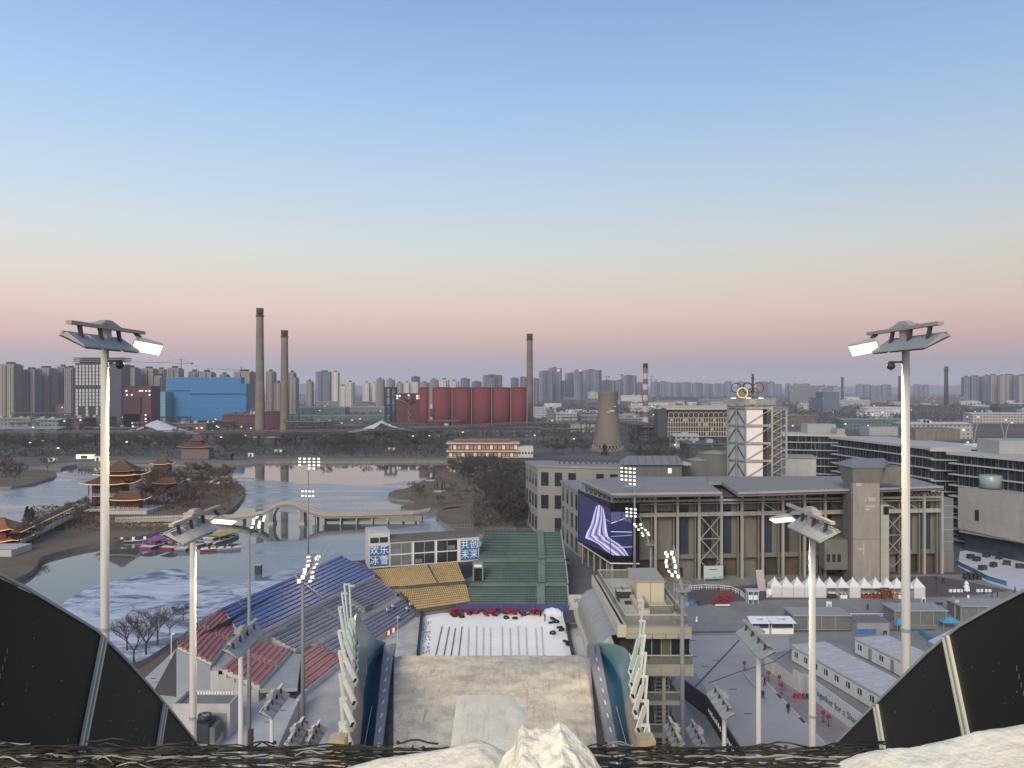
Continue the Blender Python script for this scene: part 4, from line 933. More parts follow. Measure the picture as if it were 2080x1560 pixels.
fbox(MB(), uT+.01, uR-.01, zb_, zt2, .35, 7).build('wall', wallw, t)
fbox(MB(), uR, L_, zb_, zt2+.1, -.02, 7).build('end_bay', wallw, t)
fbox(MB(), uT+.02, L_, zt2+.12, zt2+.9, .1, 7).build('roof_fascia', mat('brown_fascia', (.13,.11,.105), .8), t)
b = MB(); rail(b, [W(uR-4,zt2+.9,6.5), W(L_,zt2+.9,6.5)], 1.6, 12, .03); b.build('roof_railing', steel, t)
fbox(MB(), -.01, uT+.01, 15.0, 15.25, -.1, 7).build('tower_roof', mat('pale_roof', (.42,.42,.42), .8), t)
for k in range(2): fbox(MB(), .4+k*2.35, 2.55+k*2.35, 12.3, 13.7, -.03, .05).build('window', glass_dark, t)
for i in range(5):
    pass
us = [uT+.35, uT+3.6, uT+3.6+3.3]; span = (uR-uT-.2)/3
for c_ in range(3):
    for r_ in range(2):
        for h_ in range(2):
            u0 = uT+.3+c_*span+h_*(span-.6)/2; u1 = u0+(span-.6)/2-.18; z0 = zb_+.25+r_*3.0
            fr = sub(fbox(MB(), u0-.02, u1+.02, z0-.02, z0+2.62, .28, .345).build('window', glass_dark if c_ > 0 else mat('hazy_glass', (.14,.15,.15), .2, .2, .3, spec=.5), t))
            if (c_+r_+h_) % 3 == 1: fbox(MB(), u0+.2, u1-.5, z0+.2, z0+1.3, .24, .277).build('reflection_patch', mat('reflected_shape', (.16,.17,.18), .6), fr)  # flat grey shapes painted in as reflections on some panes
b = MB()
for c_ in range(4): fbox(b, uT+.02+c_*span-.05, uT+.25+c_*span-.05, zb_, zt2, .12, .34)
fbox(b, uT+.02, uR-.05, zb_+2.95, zb_+3.13, .20, .34); fbox(b, uT+.02, uR-.05, zt2-.12, zt2, .1, .34); fbox(b, uT+.02, uR-.05, zb_, zb_+.16, .1, .34)
b.build('window_frame', white_paint, t)
signb = mat('sign_blue', (.030,.125,.32), .5, .05, .3); signw = mat('sign_letter', (.72,.80,.86), .5)
for (u0, z0, chs) in ((.25, 6.4, ('欢','乐','冰','雪')), (uR+.25, 6.4, ('共','创','未','来'))):
    for k, ch in enumerate(chs):
        cx_, cz_ = u0+(k % 2)*2.45, z0+(1-k//2)*2.65
        fr = sub(fbox(MB(), cx_, cx_+2.35, cz_, cz_+2.4, -.14, -.03).build('sign_panel', signb, t))
        try: text(ch, 2.35, W(cx_+1.18, cz_+1.25, -.16), yaw, signw, fr, ext=.03)
        except Exception as e_: print('text', e_)
# ---- run-out: groomed white area, padded sides, grooves
t = thing('run_out', 'white groomed snow run-out beyond the table, ridged lengthwise', 'ski run', G(1005,1290))
ro = [G(855,1246,.12), G(1145,1243,.12), G(1163,1334,.12), G(846,1334,.12)]
b = MB(); rows = []
for i in range(31):
    v = i/30; a, c = ro[3].lerp(ro[0], v), ro[2].lerp(ro[1], v); rows.append([tuple(a.lerp(c, j/60)+Vector((0,0,.05+.06*noise.noise(a.lerp(c, j/60)*.4)))) for j in range(61)])
loft(b, rows); b.build('snow_surface', mat('groomed_snow', (.76,.73,.65), .8, .12, .1, bump=.3, col2=(.88,.85,.78), bscale=1.5), t, smooth=True)
for k, px in enumerate([889,905,919,934,952,968,982,996,1020,1036,1052,1068,1088,1100]):
    a, c = G(px+(px-1005)*.04,1334,.28), G(px if k > 3 else px+9-k*1.5,1272+((k*7)%5),.28); MB().bar(a, c, .22 if k > 3 else .16, .12).build('groove_ridge', mat('groove', (.52,.52,.51), .9) if k > 3 else mat('dark_groove', (.10,.10,.10), .9), t)
for nm, (pa, pb) in {'left': ((857,1250),(849,1335)), 'right': ((1146,1250),(1164,1335))}.items():
    a, c = G(*pa,.1), G(*pb,.1); n_ = 8
    for k in range(n_):
        p, q = a.lerp(c, k/n_), a.lerp(c, (k+.95)/n_); MB().bar(p+Vector((0,0,.55)), q+Vector((0,0,.55)), .55, 1.1).build('side_pad', mat('black_pad', (.02,.02,.022), .7, .3, 1), t)
b = MB(); rnd = random.Random(8)
for k in range(90):
    p = G(855,1262).lerp(G(851,1330), rnd.random())+Vector((rnd.uniform(.6,2.2),0,0)); b.lathe([(.02,-.1),(rnd.uniform(.05,.16),.0),(.04,.10),(.01,.12)], tuple(p+Vector((0,0,.22))), 6)
b.build('dirt_clumps', mat('dirty_clump', (.10,.09,.08), .9, .3, 2), t, kind='stuff')
sheet('snow_apron', [smooth_poly(gp([(762,1325),(800,1283),(838,1262),(856,1250),(850,1338),(780,1345)], .1),1), smooth_poly(gp([(1150,1240),(1238,1243),(1245,1290),(1225,1330),(1168,1338),(1160,1290)], .1),1)], .10, mat('apron_snow', (.34,.33,.30), .9, .2, .25, bump=.5, col2=(.55,.53,.49), bscale=2))
# red tubes and tyres
rt = mat('red_tube', (.20,.015,.022), .5, .2, 1); bk = mat('tyre_rubber', (.015,.015,.016), .6)
def torus(b, c, Rr, r, n=14, m=6, tilt=0):
    Mx = Matrix.Rotation(tilt, 3, 'X'); vs = []
    for i in range(n):
        for j in range(m):
            a, q = i*2*math.pi/n, j*2*math.pi/m; v = Mx @ Vector(((Rr+r*math.cos(q))*math.cos(a), (Rr+r*math.cos(q))*math.sin(a), r*math.sin(q))); vs.append(Vector(c)+v)
    b.add(vs, [(i*m+j, ((i+1)%n)*m+j, ((i+1)%n)*m+(j+1)%m, i*m+(j+1)%m) for i in range(n) for j in range(m)])
tb = MB(); torus(tb, (0,0,.22), .42, .2); proto_tube = tb.build('snow_tube', rt, smooth=True, loc=(0,0,0)); tag(proto_tube, 'red inflatable snow tube in the heap at the far end of the run-out', 'snow tube', 'red snow tubes heaped at the end of the run-out'); rnd = random.Random(11)
proto_tube.location = G(985,1247,.2)
for k in range(62):
    c = proto_tube.copy(); COL.objects.link(c); p = G(915+rnd.random()*185, 1245+rnd.random()*6, .2); c.location = p+Vector((0,0,rnd.choice((0,0,.45,.8)))); c.rotation_euler = (rnd.uniform(-.5,.5), rnd.uniform(-.5,.5), 0)
tb = MB(); torus(tb, (0,0,.22), .50, .21); pt2 = tb.build('rubber_ring', bk, smooth=True, loc=(0,0,0)); tag(pt2, 'black rubber ring lying loose on the right of the white run-out', 'rubber ring', 'black rubber rings on the run-out')
for k, (px, py) in enumerate([(1122,1258),(1130,1264),(1137,1276),(1141,1281),(1123,1287),(1155,1311),(1149,1305),(1028,1256),(1046,1257),(1120,1266),(925,1252),(938,1254),(1004,1251)]):
    c = pt2 if k == 0 else pt2.copy()
    if k: COL.objects.link(c)
    c.location = G(px, py, .2); c.rotation_euler = (.3*math.sin(k*2), .3*math.cos(k), 0)
# crew at the run-out end
crew = [('person in black standing at the right end of the red tubes', 1098,1252,'stand',(.02,.02,.025),(.02,.02,.02)), ('person in black and yellow walking on the run-out towards the tubes', 1107,1262,'walk',(.05,.045,.02),(.02,.02,.02)),
        ('person in dark clothes beside the red tubes, middle of the run-out', 1059,1254,'stand',(.03,.03,.035),(.02,.02,.02)), ('person in dark jacket at the foot of the green stand', 1088,1250,'walk',(.025,.03,.05),(.02,.02,.02)), ('person in red jacket standing among the red tubes', 1085,1249,'stand',(.35,.03,.03),(.02,.02,.02))]
for lb, px, py, pose, a, c in crew: person(lb, G(px, py, .2), pose, a, c, rz=px*.7)
wcl = (.55,.54,.60)
for i, (lb, px, py, tt, uv) in enumerate([('seated person in white on the front tier, rearmost', 790,1232,None,(.80,.75)), ('seated person in white, lower left of a pair on the front tier', 778,1242,None,(.72,.72)), ('person in red jacket at the far corner of the front tier', 829,1226,None,(.985,.62)),
        ('seated person in white beside the one in red, far corner', 834,1234,None,(.975,.35)), ('seated person in white and black near the far corner of the front tier', 823,1244,None,(.90,.25)), ('lone seated person in white at the front row of the front tier', 800,1262,None,(.73,.10))]):
    p = bil(fro, uv[0], uv[1]); person(lb, (p.x, p.y, p.z+.25), 'sit' if 'seated' in lb else 'stand', (.35,.03,.03) if 'red jacket' in lb else wcl, (.03,.03,.04), rz=R(-110), s=1.15)
# red and white flag
t = thing('windsock', 'red and white striped flag hanging from a white pole left of the table', 'flag', G(807,1302,.1)); p = G(807,1302,.1)
MB().tube(p, p+Vector((0,0,4.6)), .04, .03, 6).build('pole', white_paint, t)
for k in range(5):
    a = p+Vector((-.05-k*.5, 0, 2.6-k*.28)); d = Vector((-.5,0,-.28)); MB().slab(a+Vector((0,0,-.45)), a+d+Vector((0,.1,-.45)), a+d+Vector((0,.1,.45)), a+Vector((0,0,.45)), .04).build('stripe', mat('flag_red', (.42,.02,.02), .7) if k % 2 == 0 else white_paint, t)
o = MB(); rows = []; c = G(1122,1243,.3)
for i in range(9): rows.append([tuple(c+Vector(((j-7)*.28, (i-4)*.55, .9-.06*(i-4)**2-.012*(j-7)**2+.1*math.sin(j*1.3+i)))) for j in range(15)])
loft(o, rows); tag(o.build('tarpaulin', white_paint, smooth=True, loc=c), 'white tarpaulin heaped at the far right corner of the run-out', 'tarpaulin')
t = thing('equipment_shelter', 'dark flat shelter with a blue door right of the run-out', 'shelter', G(1180,1255)); a, c = G(1148,1262,.1), G(1205,1250,.1)
MB().hexa([G(1148,1268,2.2),G(1205,1256,2.2),G(1204,1240,2.2),G(1150,1240,2.2)],[v+Vector((0,0,.15)) for v in (G(1148,1268,2.2),G(1205,1256,2.2),G(1204,1240,2.2),G(1150,1240,2.2))]).build('canopy', mat('dark_canvas', (.03,.038,.055), .7, .2, .5), t)
b = MB()
for px, py in ((1149,1268),(1204,1256),(1176,1262)): q = G(px,py,2.2); b.bar((q.x,q.y,.1),(q.x,q.y,2.2),.12)
b.build('post', steel, t); q = G(1213,1264,.1); MB().box(q.x-.9,q.x+.9,q.y,q.y+.3,.1,3.3).build('door_frame', white_panel, t); MB().box(q.x-.7,q.x+.7,q.y-.06,q.y-.01,.3,3.1).build('door', mat('door_blue', (.05,.12,.24), .5), t); MB().box(q.x+.95,q.x+2.2,q.y-3,q.y+.5,.1,3.0).build('side_screen', mat('screen_grey', (.30,.31,.30), .7), t)
q = G(1158,1243,.1); t = thing('white_banner', 'white banner board with small black marks below the road', 'banner', G(1190,1238,.1)); a, c = G(1156,1240,.1), G(1232,1240,.1)
MB().box(a.x,c.x,a.y+.5,a.y+.7,.1,3.6).build('board', mat('banner_white', (.40,.40,.43), .6, .05, .3), t)
text('VD', 1.3, (a.x+2.0, a.y+.46, 2.2), 0, dark_metal, t); text('∴', 1.5, (a.x+4.7, a.y+.46, 2.2), 0, dark_metal, t)
# ================================================================ JUDGES TOWER
cream = mat('cream_roof', (.50,.46,.34), .7, .08, .3); cream2 = mat('cream_panel', (.34,.325,.26), .7, .06, .3); fcol = mat('tower_frame', (.31,.295,.245), .7, .08, .4)
clear = mat('rail_glass', (.20,.205,.18), .2, .1, .3, spec=.5); clear.node_tree.nodes['Principled BSDF'].inputs['Alpha'].default_value = .45
JX0, JX1, JY0, JY1, JZ = 12.8, 23.4, 100.0, 126.0, 20.8
t = thing('judges_tower', 'cream open framed judges tower with railed roof deck beside the landing hill', 'tower', (18,112,0))
MB().box(JX0+1.1, JX1-.3, JY0+.6, JY1, JZ-.35, JZ).build('roof_deck', cream, t)
MB().box(JX0+1.9, JX1, JY0, JY0+.55, JZ-.9, JZ+.02).build('roof_front_fascia', cream2, t)
for k in range(5): MB().box(JX0+2.0+k*1.72, JX0+3.66+k*1.72, JY0-.35, JY0-.02, JZ-1.35, JZ-.75).build('fascia_panel', cream2, t)
# roof railing of glass sheets
b = MB(); rl = [(JX0+2.1,JY0+.8),(JX0+1.3,JY1-.2),(JX1-.6,JY1-.2),(JX1-.5,JY0+.8)]
def gl(parent, pts, z, h, n_, closed=False):
    pp = pts+[pts[0]] if closed else pts
    for p, q in zip(pp, pp[1:]):
        m_ = max(1, int(math.dist(p, q)/n_))
        for k in range(m_):
            a = Vector((p[0]+(q[0]-p[0])*(k+.02)/m_, p[1]+(q[1]-p[1])*(k+.02)/m_, z)); c = Vector((p[0]+(q[0]-p[0])*(k+.98)/m_, p[1]+(q[1]-p[1])*(k+.98)/m_, z))
            MB().bar(a+Vector((0,0,h/2)), c+Vector((0,0,h/2)), .05, h).build('railing_panel', clear, parent)
        bb = MB().bar((p[0],p[1],z+h+.05),(q[0],q[1],z+h+.05),.1,.1); bb.build('handrail', cream, parent)
gl(t, rl, JZ, 1.35, 6.5, True)
# left eave: cream beam with black slot, then rolled grey cladding down to a lower gutter
b = MB(); b.hexa([Vector(v) for v in ((JX0+.9,JY0-.2,JZ-1.2),(JX0+2.1,JY0-.2,JZ-1.2),(JX0+1.2,JY1+.4,JZ-1.2),(JX0+.3,JY1+.4,JZ-1.2))], [Vector(v) for v in ((JX0+.9,JY0-.2,JZ+.35),(JX0+2.1,JY0-.2,JZ+.35),(JX0+1.2,JY1+.4,JZ+.35),(JX0+.3,JY1+.4,JZ+.35))]); b.build('eave_beam', cream, t)
b = MB(); b.hexa([Vector(v) for v in ((JX0+1.45,JY0+.4,JZ+.352),(JX0+1.75,JY0+.4,JZ+.352),(JX0+.85,JY1,JZ+.352),(JX0+.6,JY1,JZ+.352))], [Vector(v) for v in ((JX0+1.45,JY0+.4,JZ+.40),(JX0+1.75,JY0+.4,JZ+.40),(JX0+.85,JY1,JZ+.40),(JX0+.6,JY1,JZ+.40))]); b.build('eave_slot', mat('black_gap', (.01,.01,.01), .8), t)
clad = mat('rolled_cladding', (.27,.275,.25), .4, .06, .2)
for k in range(11):
    y0, y1 = JY0+.3+k*2.1, JY0+.3+(k+.96)*2.1; b = MB(); rows = []
    for (yy) in (y0, y1):
        f = (yy-JY0)/26; xo = JX0+.9-.6*f; rows.append([(xo-2.6*math.sin(a), yy, JZ-4.6+3.6*math.cos(a)) for a in [j*R(100)/8 for j in range(9)]])
    loft(b, rows); b.build('cladding_sheet', clad, t, smooth=True)
b = MB(); b.hexa([Vector(v) for v in ((JX0-2.3,JY0-1.2,JZ-6.2),(JX0-1.1,JY0-1.2,JZ-6.2),(JX0-1.5,JY1+1,JZ-6.2),(JX0-2.6,JY1+1,JZ-6.2))], [Vector(v) for v in ((JX0-2.3,JY0-1.2,JZ-5.2),(JX0-1.1,JY0-1.2,JZ-5.2),(JX0-1.5,JY1+1,JZ-5.2),(JX0-2.6,JY1+1,JZ-5.2))]); b.build('lower_gutter_beam', cream, t)
MB().box(JX0-1.9,JX0-1.1,JY0-.6,JY0+.2,JZ-5.2,JZ-3.1).build('gutter_post', cream, t)
# hut, stair enclosure and gear on the roof
hut = sub(MB().box(18.2,22.2,112,120,JZ,JZ+2.9).build('stair_hut', cream, t)); MB().box(18.0,22.4,111.8,120.2,JZ+2.9,JZ+3.05).build('hut_roof', cream2, hut); MB().box(20.18,20.22,111.95,111.99,JZ,JZ+2.85).build('panel_joint', dark_metal, hut)
gl(t, [(19.0,111.5),(19.0,106.2),(22.3,106.2),(22.3,111.5)], JZ, 1.1, 3.0)
b = MB(); b.box(17.4,18.0,105.5,114,JZ+.0,JZ+.6); b.box(17.7,18.6,103.6,104.6,JZ,JZ+1.2); b.box(17.6,18.3,107,108,JZ+.6,JZ+1.2); b.build('cable_trunk', cream, t)
u = sub(MB().box(15.6,17.6,113.6,116,JZ+.2,JZ+1.1).build('rooftop_unit', dark_metal, t)); MB().box(15.5,17.7,113.5,116.1,JZ+1.1,JZ+1.25).build('unit_cover', cream, u); MB().box(15.4,17.6,114.75,114.9,JZ+1.26,JZ+1.32).box(16.4,16.55,113.8,115.8,JZ+1.26,JZ+1.32).build('cross_strap', dark_metal, u)
MB().box(14.8,15.6,111.5,112.6,JZ,JZ+.5).box(16.3,17.2,110.6,111.4,JZ,JZ+.35).build('rooftop_gear', dark_metal, t)
for (x, y) in ((19.2,120.9),(20.6,120.9)): MB().lathe([(.05,0),(.05,.7),(.22,.75),(.24,1.0),(.05,1.1)], (x,y,JZ), 8).build('roof_lamp', cream, t)
MB().box(21.2,23.2,102.2,102.5,JZ+.3,JZ+.55).box(21.2,23.2,103.2,103.5,JZ+.3,JZ+.55).box(21.2,21.5,100.8,103.5,JZ+.3,JZ+.55).build('roof_frame', cream, t)
MB().tube((23.0,107,JZ),(23.0,107,JZ+3.0),.06,.06,6).box(22.5,23.3,106.8,107.1,JZ+2.9,JZ+3.15).box(22.75,23.2,106.9,107.1,JZ+.4,JZ+1.7).build('floodlight_stand', steel, t)
# glazed upper room
MB().box(JX0+1.5,JX1-.1,JY0+1.4,JY1-.5,JZ-4.6,JZ-.9).build('upper_room', mat('interior_dark', (.035,.035,.032), .8), t)
for k in range(6):
    x = JX0+3.2+k*1.25; MB().box(x,x+1.12,JY0+1.28,JY0+1.36,JZ-4.4,JZ-1.4).build('window', glass_dark if k % 3 else mat('warm_dim_glass', (.12,.115,.09), .2, .2, .5, spec=.5), t)
    MB().box(x+1.13,x+1.22,JY0+1.2,JY0+1.38,JZ-4.6,JZ-1.3).build('mullion', cream2, t)
MB().box(JX0-.9,JX1+.1,JY0-.6,JY0+1.9,JZ-4.95,JZ-4.6).build('balcony_floor', fcol, t); MB().box(JX0-.9,JX1+.1,JY0-.62,JY0-.4,JZ-6.1,JZ-4.97).build('balcony_fascia', cream2, t)
for k in range(6): MB().box(JX0-.7+k*1.8,JX0+1.0+k*1.8,JY0-.7,JY0-.63,JZ-5.9,JZ-5.1).build('fascia_panel', cream2, t)
gl(t, [(JX0-.8,JY0+.5),(JX0-.8,JY0-.5),(JX1,JY0-.5),(JX1,JY0+1.8)], JZ-4.6, 1.1, 2.6)
# open frame below
fx0, fx1 = 17.4, 22.2
levels = [0, 3.0, 7.0, 11.2, 15.0]
for x in (fx0, 19.8, fx1):
    for y in (JY0+.3, JY0+6, JY0+12, JY0+20): MB().box(x-.22,x+.22,y-.22,y+.22,0,JZ-5).build('column', fcol, t)
for z in levels[1:]:
    MB().box(fx0-.22,fx1+.22,JY0+.05,JY0+.6,z-.55,z).build('edge_beam', fcol, t); MB().box(fx0,fx1,JY0+.6,JY0+21,z-.3,z-.1).build('floor_slab', mat('tower_floor', (.10,.10,.09), .9, .1, .4), t)
for z0, z1 in zip(levels, levels[1:]):
    gl(t, [(fx0+.3,JY0+.35),(fx1-.3,JY0+.35)], z0+.02, 1.0, 1.6)
    b = MB(); n_ = 9
    for k in range(n_): zz = z0+(z1-z0)*k/n_; b.box(19.2,20.9,JY0+2.2+k*.32,JY0+2.5+k*.32,zz,zz+.12)
    b.bar((19.1,JY0+2.2,z0+.9),(19.1,JY0+5.2,z1+.7),.07); b.bar((21.0,JY0+2.2,z0+.9),(21.0,JY0+5.2,z1+.7),.07); b.bar((19.1,JY0+2.2,z0),(19.1,JY0+5.2,z1-.2),.1,.25); b.bar((21,JY0+2.2,z0),(21,JY0+5.2,z1-.2),.1,.25); b.build('stair_flight', steel, t)
    MB().box(fx0+.3,18.6,JY0+5.5,JY0+5.7,z0,z1-.3).build('inner_wall', mat('beige_inner', (.27,.25,.20), .8), t)
# ================================================================ LAKE: bridge, pavilions, boats
stone_b = mat('bridge_stone', (.22,.205,.18), .85, .15, .3, bump=.2); stone_l = mat('pale_bridge_stone', (.36,.34,.30), .8, .1, .4)
t = thing('arch_bridge', 'grey stone footbridge with one high arch and long flat side spans across the ice', 'bridge', (-60,300,WZ))
YB = 300.0
deck_pts = [(215,1056,318),(330,1055,314),(380,1054,310),(440,1053,306),(495,1050,302),(535,1043,300),(552,1033,300),(568,1026,300),(585,1023,300),(602,1026,300),(618,1033,300),(640,1042,300),(662,1048,300),(740,1047,303),(840,1044,308),(872,1038,312)]
D3 = []
for px, py, Y in deck_pts: D3.append(P(px, py, Y))
fine = []
for a, c in zip(D3, D3[1:]):
    for k in range(4): fine.append(a.lerp(c, k/4))
fine.append(D3[-1])
b = MB(); rows = []
for p in fine: rows.append([(p.x,p.y-2.2,p.z-.7),(p.x,p.y-2.2,p.z),(p.x,p.y+2.2,p.z),(p.x,p.y+2.2,p.z-.7),(p.x,p.y-2.2,p.z-.7)])
loft(b, rows); b.build('deck', stone_b, t)
for k, p in enumerate(fine[::1]):
    for sy in (-2.1, 2.1): MB().box(p.x-.14,p.x+.14,p.y+sy-.14,p.y+sy+.14,p.z+.01,p.z+1.15).build('railing_post', stone_l, t)
for sy in (-2.1, 2.1):
    b = MB()
    for p, q in zip(fine, fine[1:]): b.bar(p+Vector((0,sy,.55)), q+Vector((0,sy,.55)), .12, .75)
    b.build('balustrade', stone_l, t)
# arch wall: spandrel with a round opening, two big piers
xc = Xat(585, YB); ra = (Xat(612,YB)-Xat(557,YB))/2; zb_ = WZ-.1; zspring = 1.2; b = MB(); n_ = 24
for sy in (-2.0, 2.0):
    rows = []
    for i in range(n_+1):
        a = math.pi-math.pi*i/n_; x = xc+ra*math.cos(a); z = zspring+ra*1.15*math.sin(a)*.92
        zt = next((Zat_ for Zat_ in [None]), None)
        # deck height at x
        zz = D3[0].z
        for p, q in zip(fine, fine[1:]):
            if p.x <= x <= q.x: zz = p.z+(q.z-p.z)*(x-p.x)/(q.x-p.x)
        rows.append([(x, YB+sy, z), (x, YB+sy, max(zz-.65, z+.25))])
    loft(b, rows)
rows = [[(xc+ra*math.cos(math.pi-math.pi*i/n_), YB-2.0, zspring+ra*1.15*math.sin(math.pi*i/n_)*.92), (xc+ra*math.cos(math.pi-math.pi*i/n_), YB+2.0, zspring+ra*1.15*math.sin(math.pi*i/n_)*.92)] for i in range(n_+1)]
loft(b, rows); b.build('arch', stone_l, t)
for s in (-1, 1):
    x = xc+s*(ra+.75); MB().box(x-.75,x+.75,YB-2.1,YB+2.1,zb_,zspring+3.0).build('arch_pier', stone_b, t); MB().box(x-1.0,x+1.0,YB-2.5,YB+2.5,zb_,zb_+1.2).build('pier_footing', stone_l, t)
    x2 = xc+s*(ra+5.2); MB().box(x2-.5,x2+.5,YB-2.0,YB+2.0,zb_,1.9).build('pier', stone_l, t)
for px in [645,660,694,726,758,789,820,845,857, 495,470,440,410,380,350,320,290,262]:
    for p, q in zip(fine, fine[1:]):
        x = Xat(px, (p.y+q.y)/2)
        if p.x <= x <= q.x:
            z = p.z+(q.z-p.z)*(x-p.x)/(q.x-p.x); MB().box(x-.22,x+.22,p.y-1.9,p.y+1.9,WZ-.1,z-.7).build('pier', stone_l, t); break
b = MB(); b.box(Xat(655,302),Xat(860,308),302.5,303.2,-.6,1.6); b.build('back_wall', stone_b, t)
# ---- Chinese pavilions
tile = mat('glazed_tile', (.105,.052,.034), .6, .25, .5, bump=.3, stretch=(1,1,1)); wood_red = mat('red_lacquer', (.13,.028,.02), .6, .2, .5); wood_dk = mat('dark_timber', (.05,.028,.02), .7, .2, .5)
white_st = mat('white_stone', (.42,.41,.39), .8, .1, .5)
def hip_roof(b, c, w, d, h, ridge=.35, up=.5, n=6):
    """curved hip roof with lifted corners; c centre at the eave"""
    rows = []
    for k in range(n+1):
        f = k/n; s = (1-f)**1.5*(1)+f*0; sc_ = 1-f*(1) if False else None
        ww = w*(1-f)+w*ridge*f; dd = d*(1-f)+.12*f; z = h*(f**1.45); ring = []
        m_ = 6
        for (x0,y0,x1,y1) in ((-1,-1,1,-1),(1,-1,1,1),(1,1,-1,1),(-1,1,-1,-1)):
            for j in range(m_):
                g = j/m_; x, y = x0+(x1-x0)*g, y0+(y1-y0)*g; cor = abs(2*g-1)**3; ring.append((c[0]+x*ww/2*(1+.06*cor*(1-f)), c[1]+y*dd/2*(1+.06*cor*(1-f)), c[2]+z+up*cor*(1-f)**2))
        rows.append(ring+[ring[0]])
    loft(b, rows); k = len(rows[0])-1; o = len(b.v); b.v += rows[0][:k]; b.f.append(tuple(range(o+k-1, o-1, -1))); b.m.append(0)
    return rows
def roof_part(t, c, w, d, h, ridge=.35, up=.5, edge=None, m=None, ridge_tubes=True):
    b = MB(); rows = hip_roof(b, c, w, d, h, ridge, up); r = sub(b.build('roof', m or tile, t, smooth=False))
    if edge is not None:
        b = MB(); ring = rows[0]
        for p, q in zip(ring, ring[1:]): b.bar(Vector(p)+Vector((0,0,.06)), Vector(q)+Vector((0,0,.06)), .22, .22)
        b.build('eave_lights' if edge is led_warm else 'eave_edge', edge, r)
    if ridge_tubes:
        b = MB()
        for j in (0,6,12,18):
            for k in range(len(rows)-1): b.bar(Vector(rows[k][j])+Vector((0,0,.1)), Vector(rows[k+1][j])+Vector((0,0,.1)), .25, .3)
        b.bar((c[0]-w*ridge/2, c[1], c[2]+h+.15), (c[0]+w*ridge/2, c[1], c[2]+h+.15), .3, .5); b.build('roof_ridge', mat('ridge_tile', (.15,.085,.055), .6, .2, .5), r)
    return r
eave = mat('painted_eave', (.34,.20,.10), .6, .2, 1)
t = thing('lake_pavilion', 'three tiered Chinese pavilion with brown tiled roofs lined by golden lights', 'pavilion', G(235,1030))
Yp = 322; zg = 1.0
def storey(t, x0, x1, y0, y1, z0, z1, ncol, wall=wood_red, inner=.9):
    MB().box(x0+inner, x1-inner, y0+inner, y1-inner, z0, z1).build('wall', wall, t)
    for k in range(ncol):
        x = x0+(x1-x0)*k/(ncol-1)
        MB().tube((x,y0,z0),(x,y0,z1),.2,n=8).build('column', wood_dk, t)
    MB().box(x0-.2,x1+.2,y0-.2,y1+.2,z0-.3,z0).build('floor', white_st, t)
    b = MB(); rail(b, [(x0,y0-.1,z0),(x1,y0-.1,z0)], .9, ncol*2, .07); b.build('railing', white_st, t)
xa, xb = Xat(180,Yp), Xat(262,Yp)
MB().box(xa-1,xb+10,Yp-2,Yp+12,-.2,zg).build('stone_base', white_st, t)
storey(t, xa, xb-3, Yp, Yp+9, zg+.3, zg+5.4, 6, mat('dark_red_wall', (.06,.02,.018), .7))
storey(t, xa, xb-3, Yp, Yp+9, zg+5.7, zg+10.0, 6, mat('dark_red_wall', (.06,.02,.018), .7))
roof_part(t, ((xa+xb-3)/2, Yp+4.5, Zat(984,Yp)), (xb-xa)+1, 13, 3.0, .45, .7, led_warm)
MB().box(Xat(200,Yp),Xat(255,Yp)+2,Yp+2.5,Yp+9,Zat(978,Yp),Zat(962,Yp)).build('wall', wood_red, t)
roof_part(t, (Xat(236,Yp), Yp+5, Zat(966,Yp)), (Xat(290,Yp)-Xat(200,Yp))*.93, 12, 2.6, .4, .6, led_warm)
MB().box(Xat(212,Yp),Xat(255,Yp),Yp+3,Yp+8,Zat(960,Yp),Zat(955,Yp)).build('wall', wood_red, t)
roof_part(t, (Xat(236,Yp), Yp+5, Zat(958,Yp)), 14.5, 10, 4.4, .12, .5, eave)
q = thing('lake_pavilion', 'low hall beside the pavilion with red walls on a white stone terrace', 'pavilion', G(265,1028)); Yq = 316
MB().box(Xat(222,Yq),Xat(300,Yq),Yq-1,Yq+10,-.2,1.6).build('stone_base', white_st, q); storey(q, Xat(230,Yq), Xat(278,Yq), Yq+2, Yq+8, 1.7, 5.6, 6)
roof_part(q, (Xat(252,Yq), Yq+4.5, 5.6), 13.5, 9, 3.0, .6, .5, led_warm)
b = MB(); rail(b, [(Xat(228,Yq),Yq-.8,1.6),(Xat(299,Yq),Yq-.8,1.6)], 1.0, 14, .08); b.build('balustrade', white_st, q)
q = thing('garden_house', 'small red walled garden house with upturned roof among the island trees', 'pavilion', P(333,985,350)); Yq = 350
storey(q, Xat(318,Yq), Xat(352,Yq), Yq, Yq+5, 4.4, 8.2, 4); MB().box(Xat(314,Yq),Xat(356,Yq),Yq-1,Yq+6,-.2,4.1).build('stone_base', white_st, q)
roof_part(q, (Xat(336,Yq), Yq+2.5, 8.3), 10.5, 7, 2.2, .6, .7, mat('cream_edge', (.42,.33,.24), .6))
q = thing('gateway_pavilion', 'far red roofed gateway building beyond the lake path', 'pavilion', P(395,915,560)); Yq = 560
MB().box(Xat(368,Yq),Xat(424,Yq),Yq,Yq+10,0,7.5).build('wall', mat('pink_wall', (.16,.115,.105), .8), q); roof_part(q, (Xat(396,Yq),Yq+5,8.5), 23, 14, 3.2, .6, 1.0, mat('cream_edge', (.42,.33,.24), .6), mat('dull_red_tile', (.11,.06,.05), .8)); MB().box(Xat(385,Yq),Xat(407,Yq),Yq+2,Yq+8,11,13.2).build('upper_wall', wood_red, q); roof_part(q, (Xat(396,Yq),Yq+5,13.2), 12, 9, 2.6, .5, .7, None, mat('dull_red_tile', (.11,.06,.05), .8))
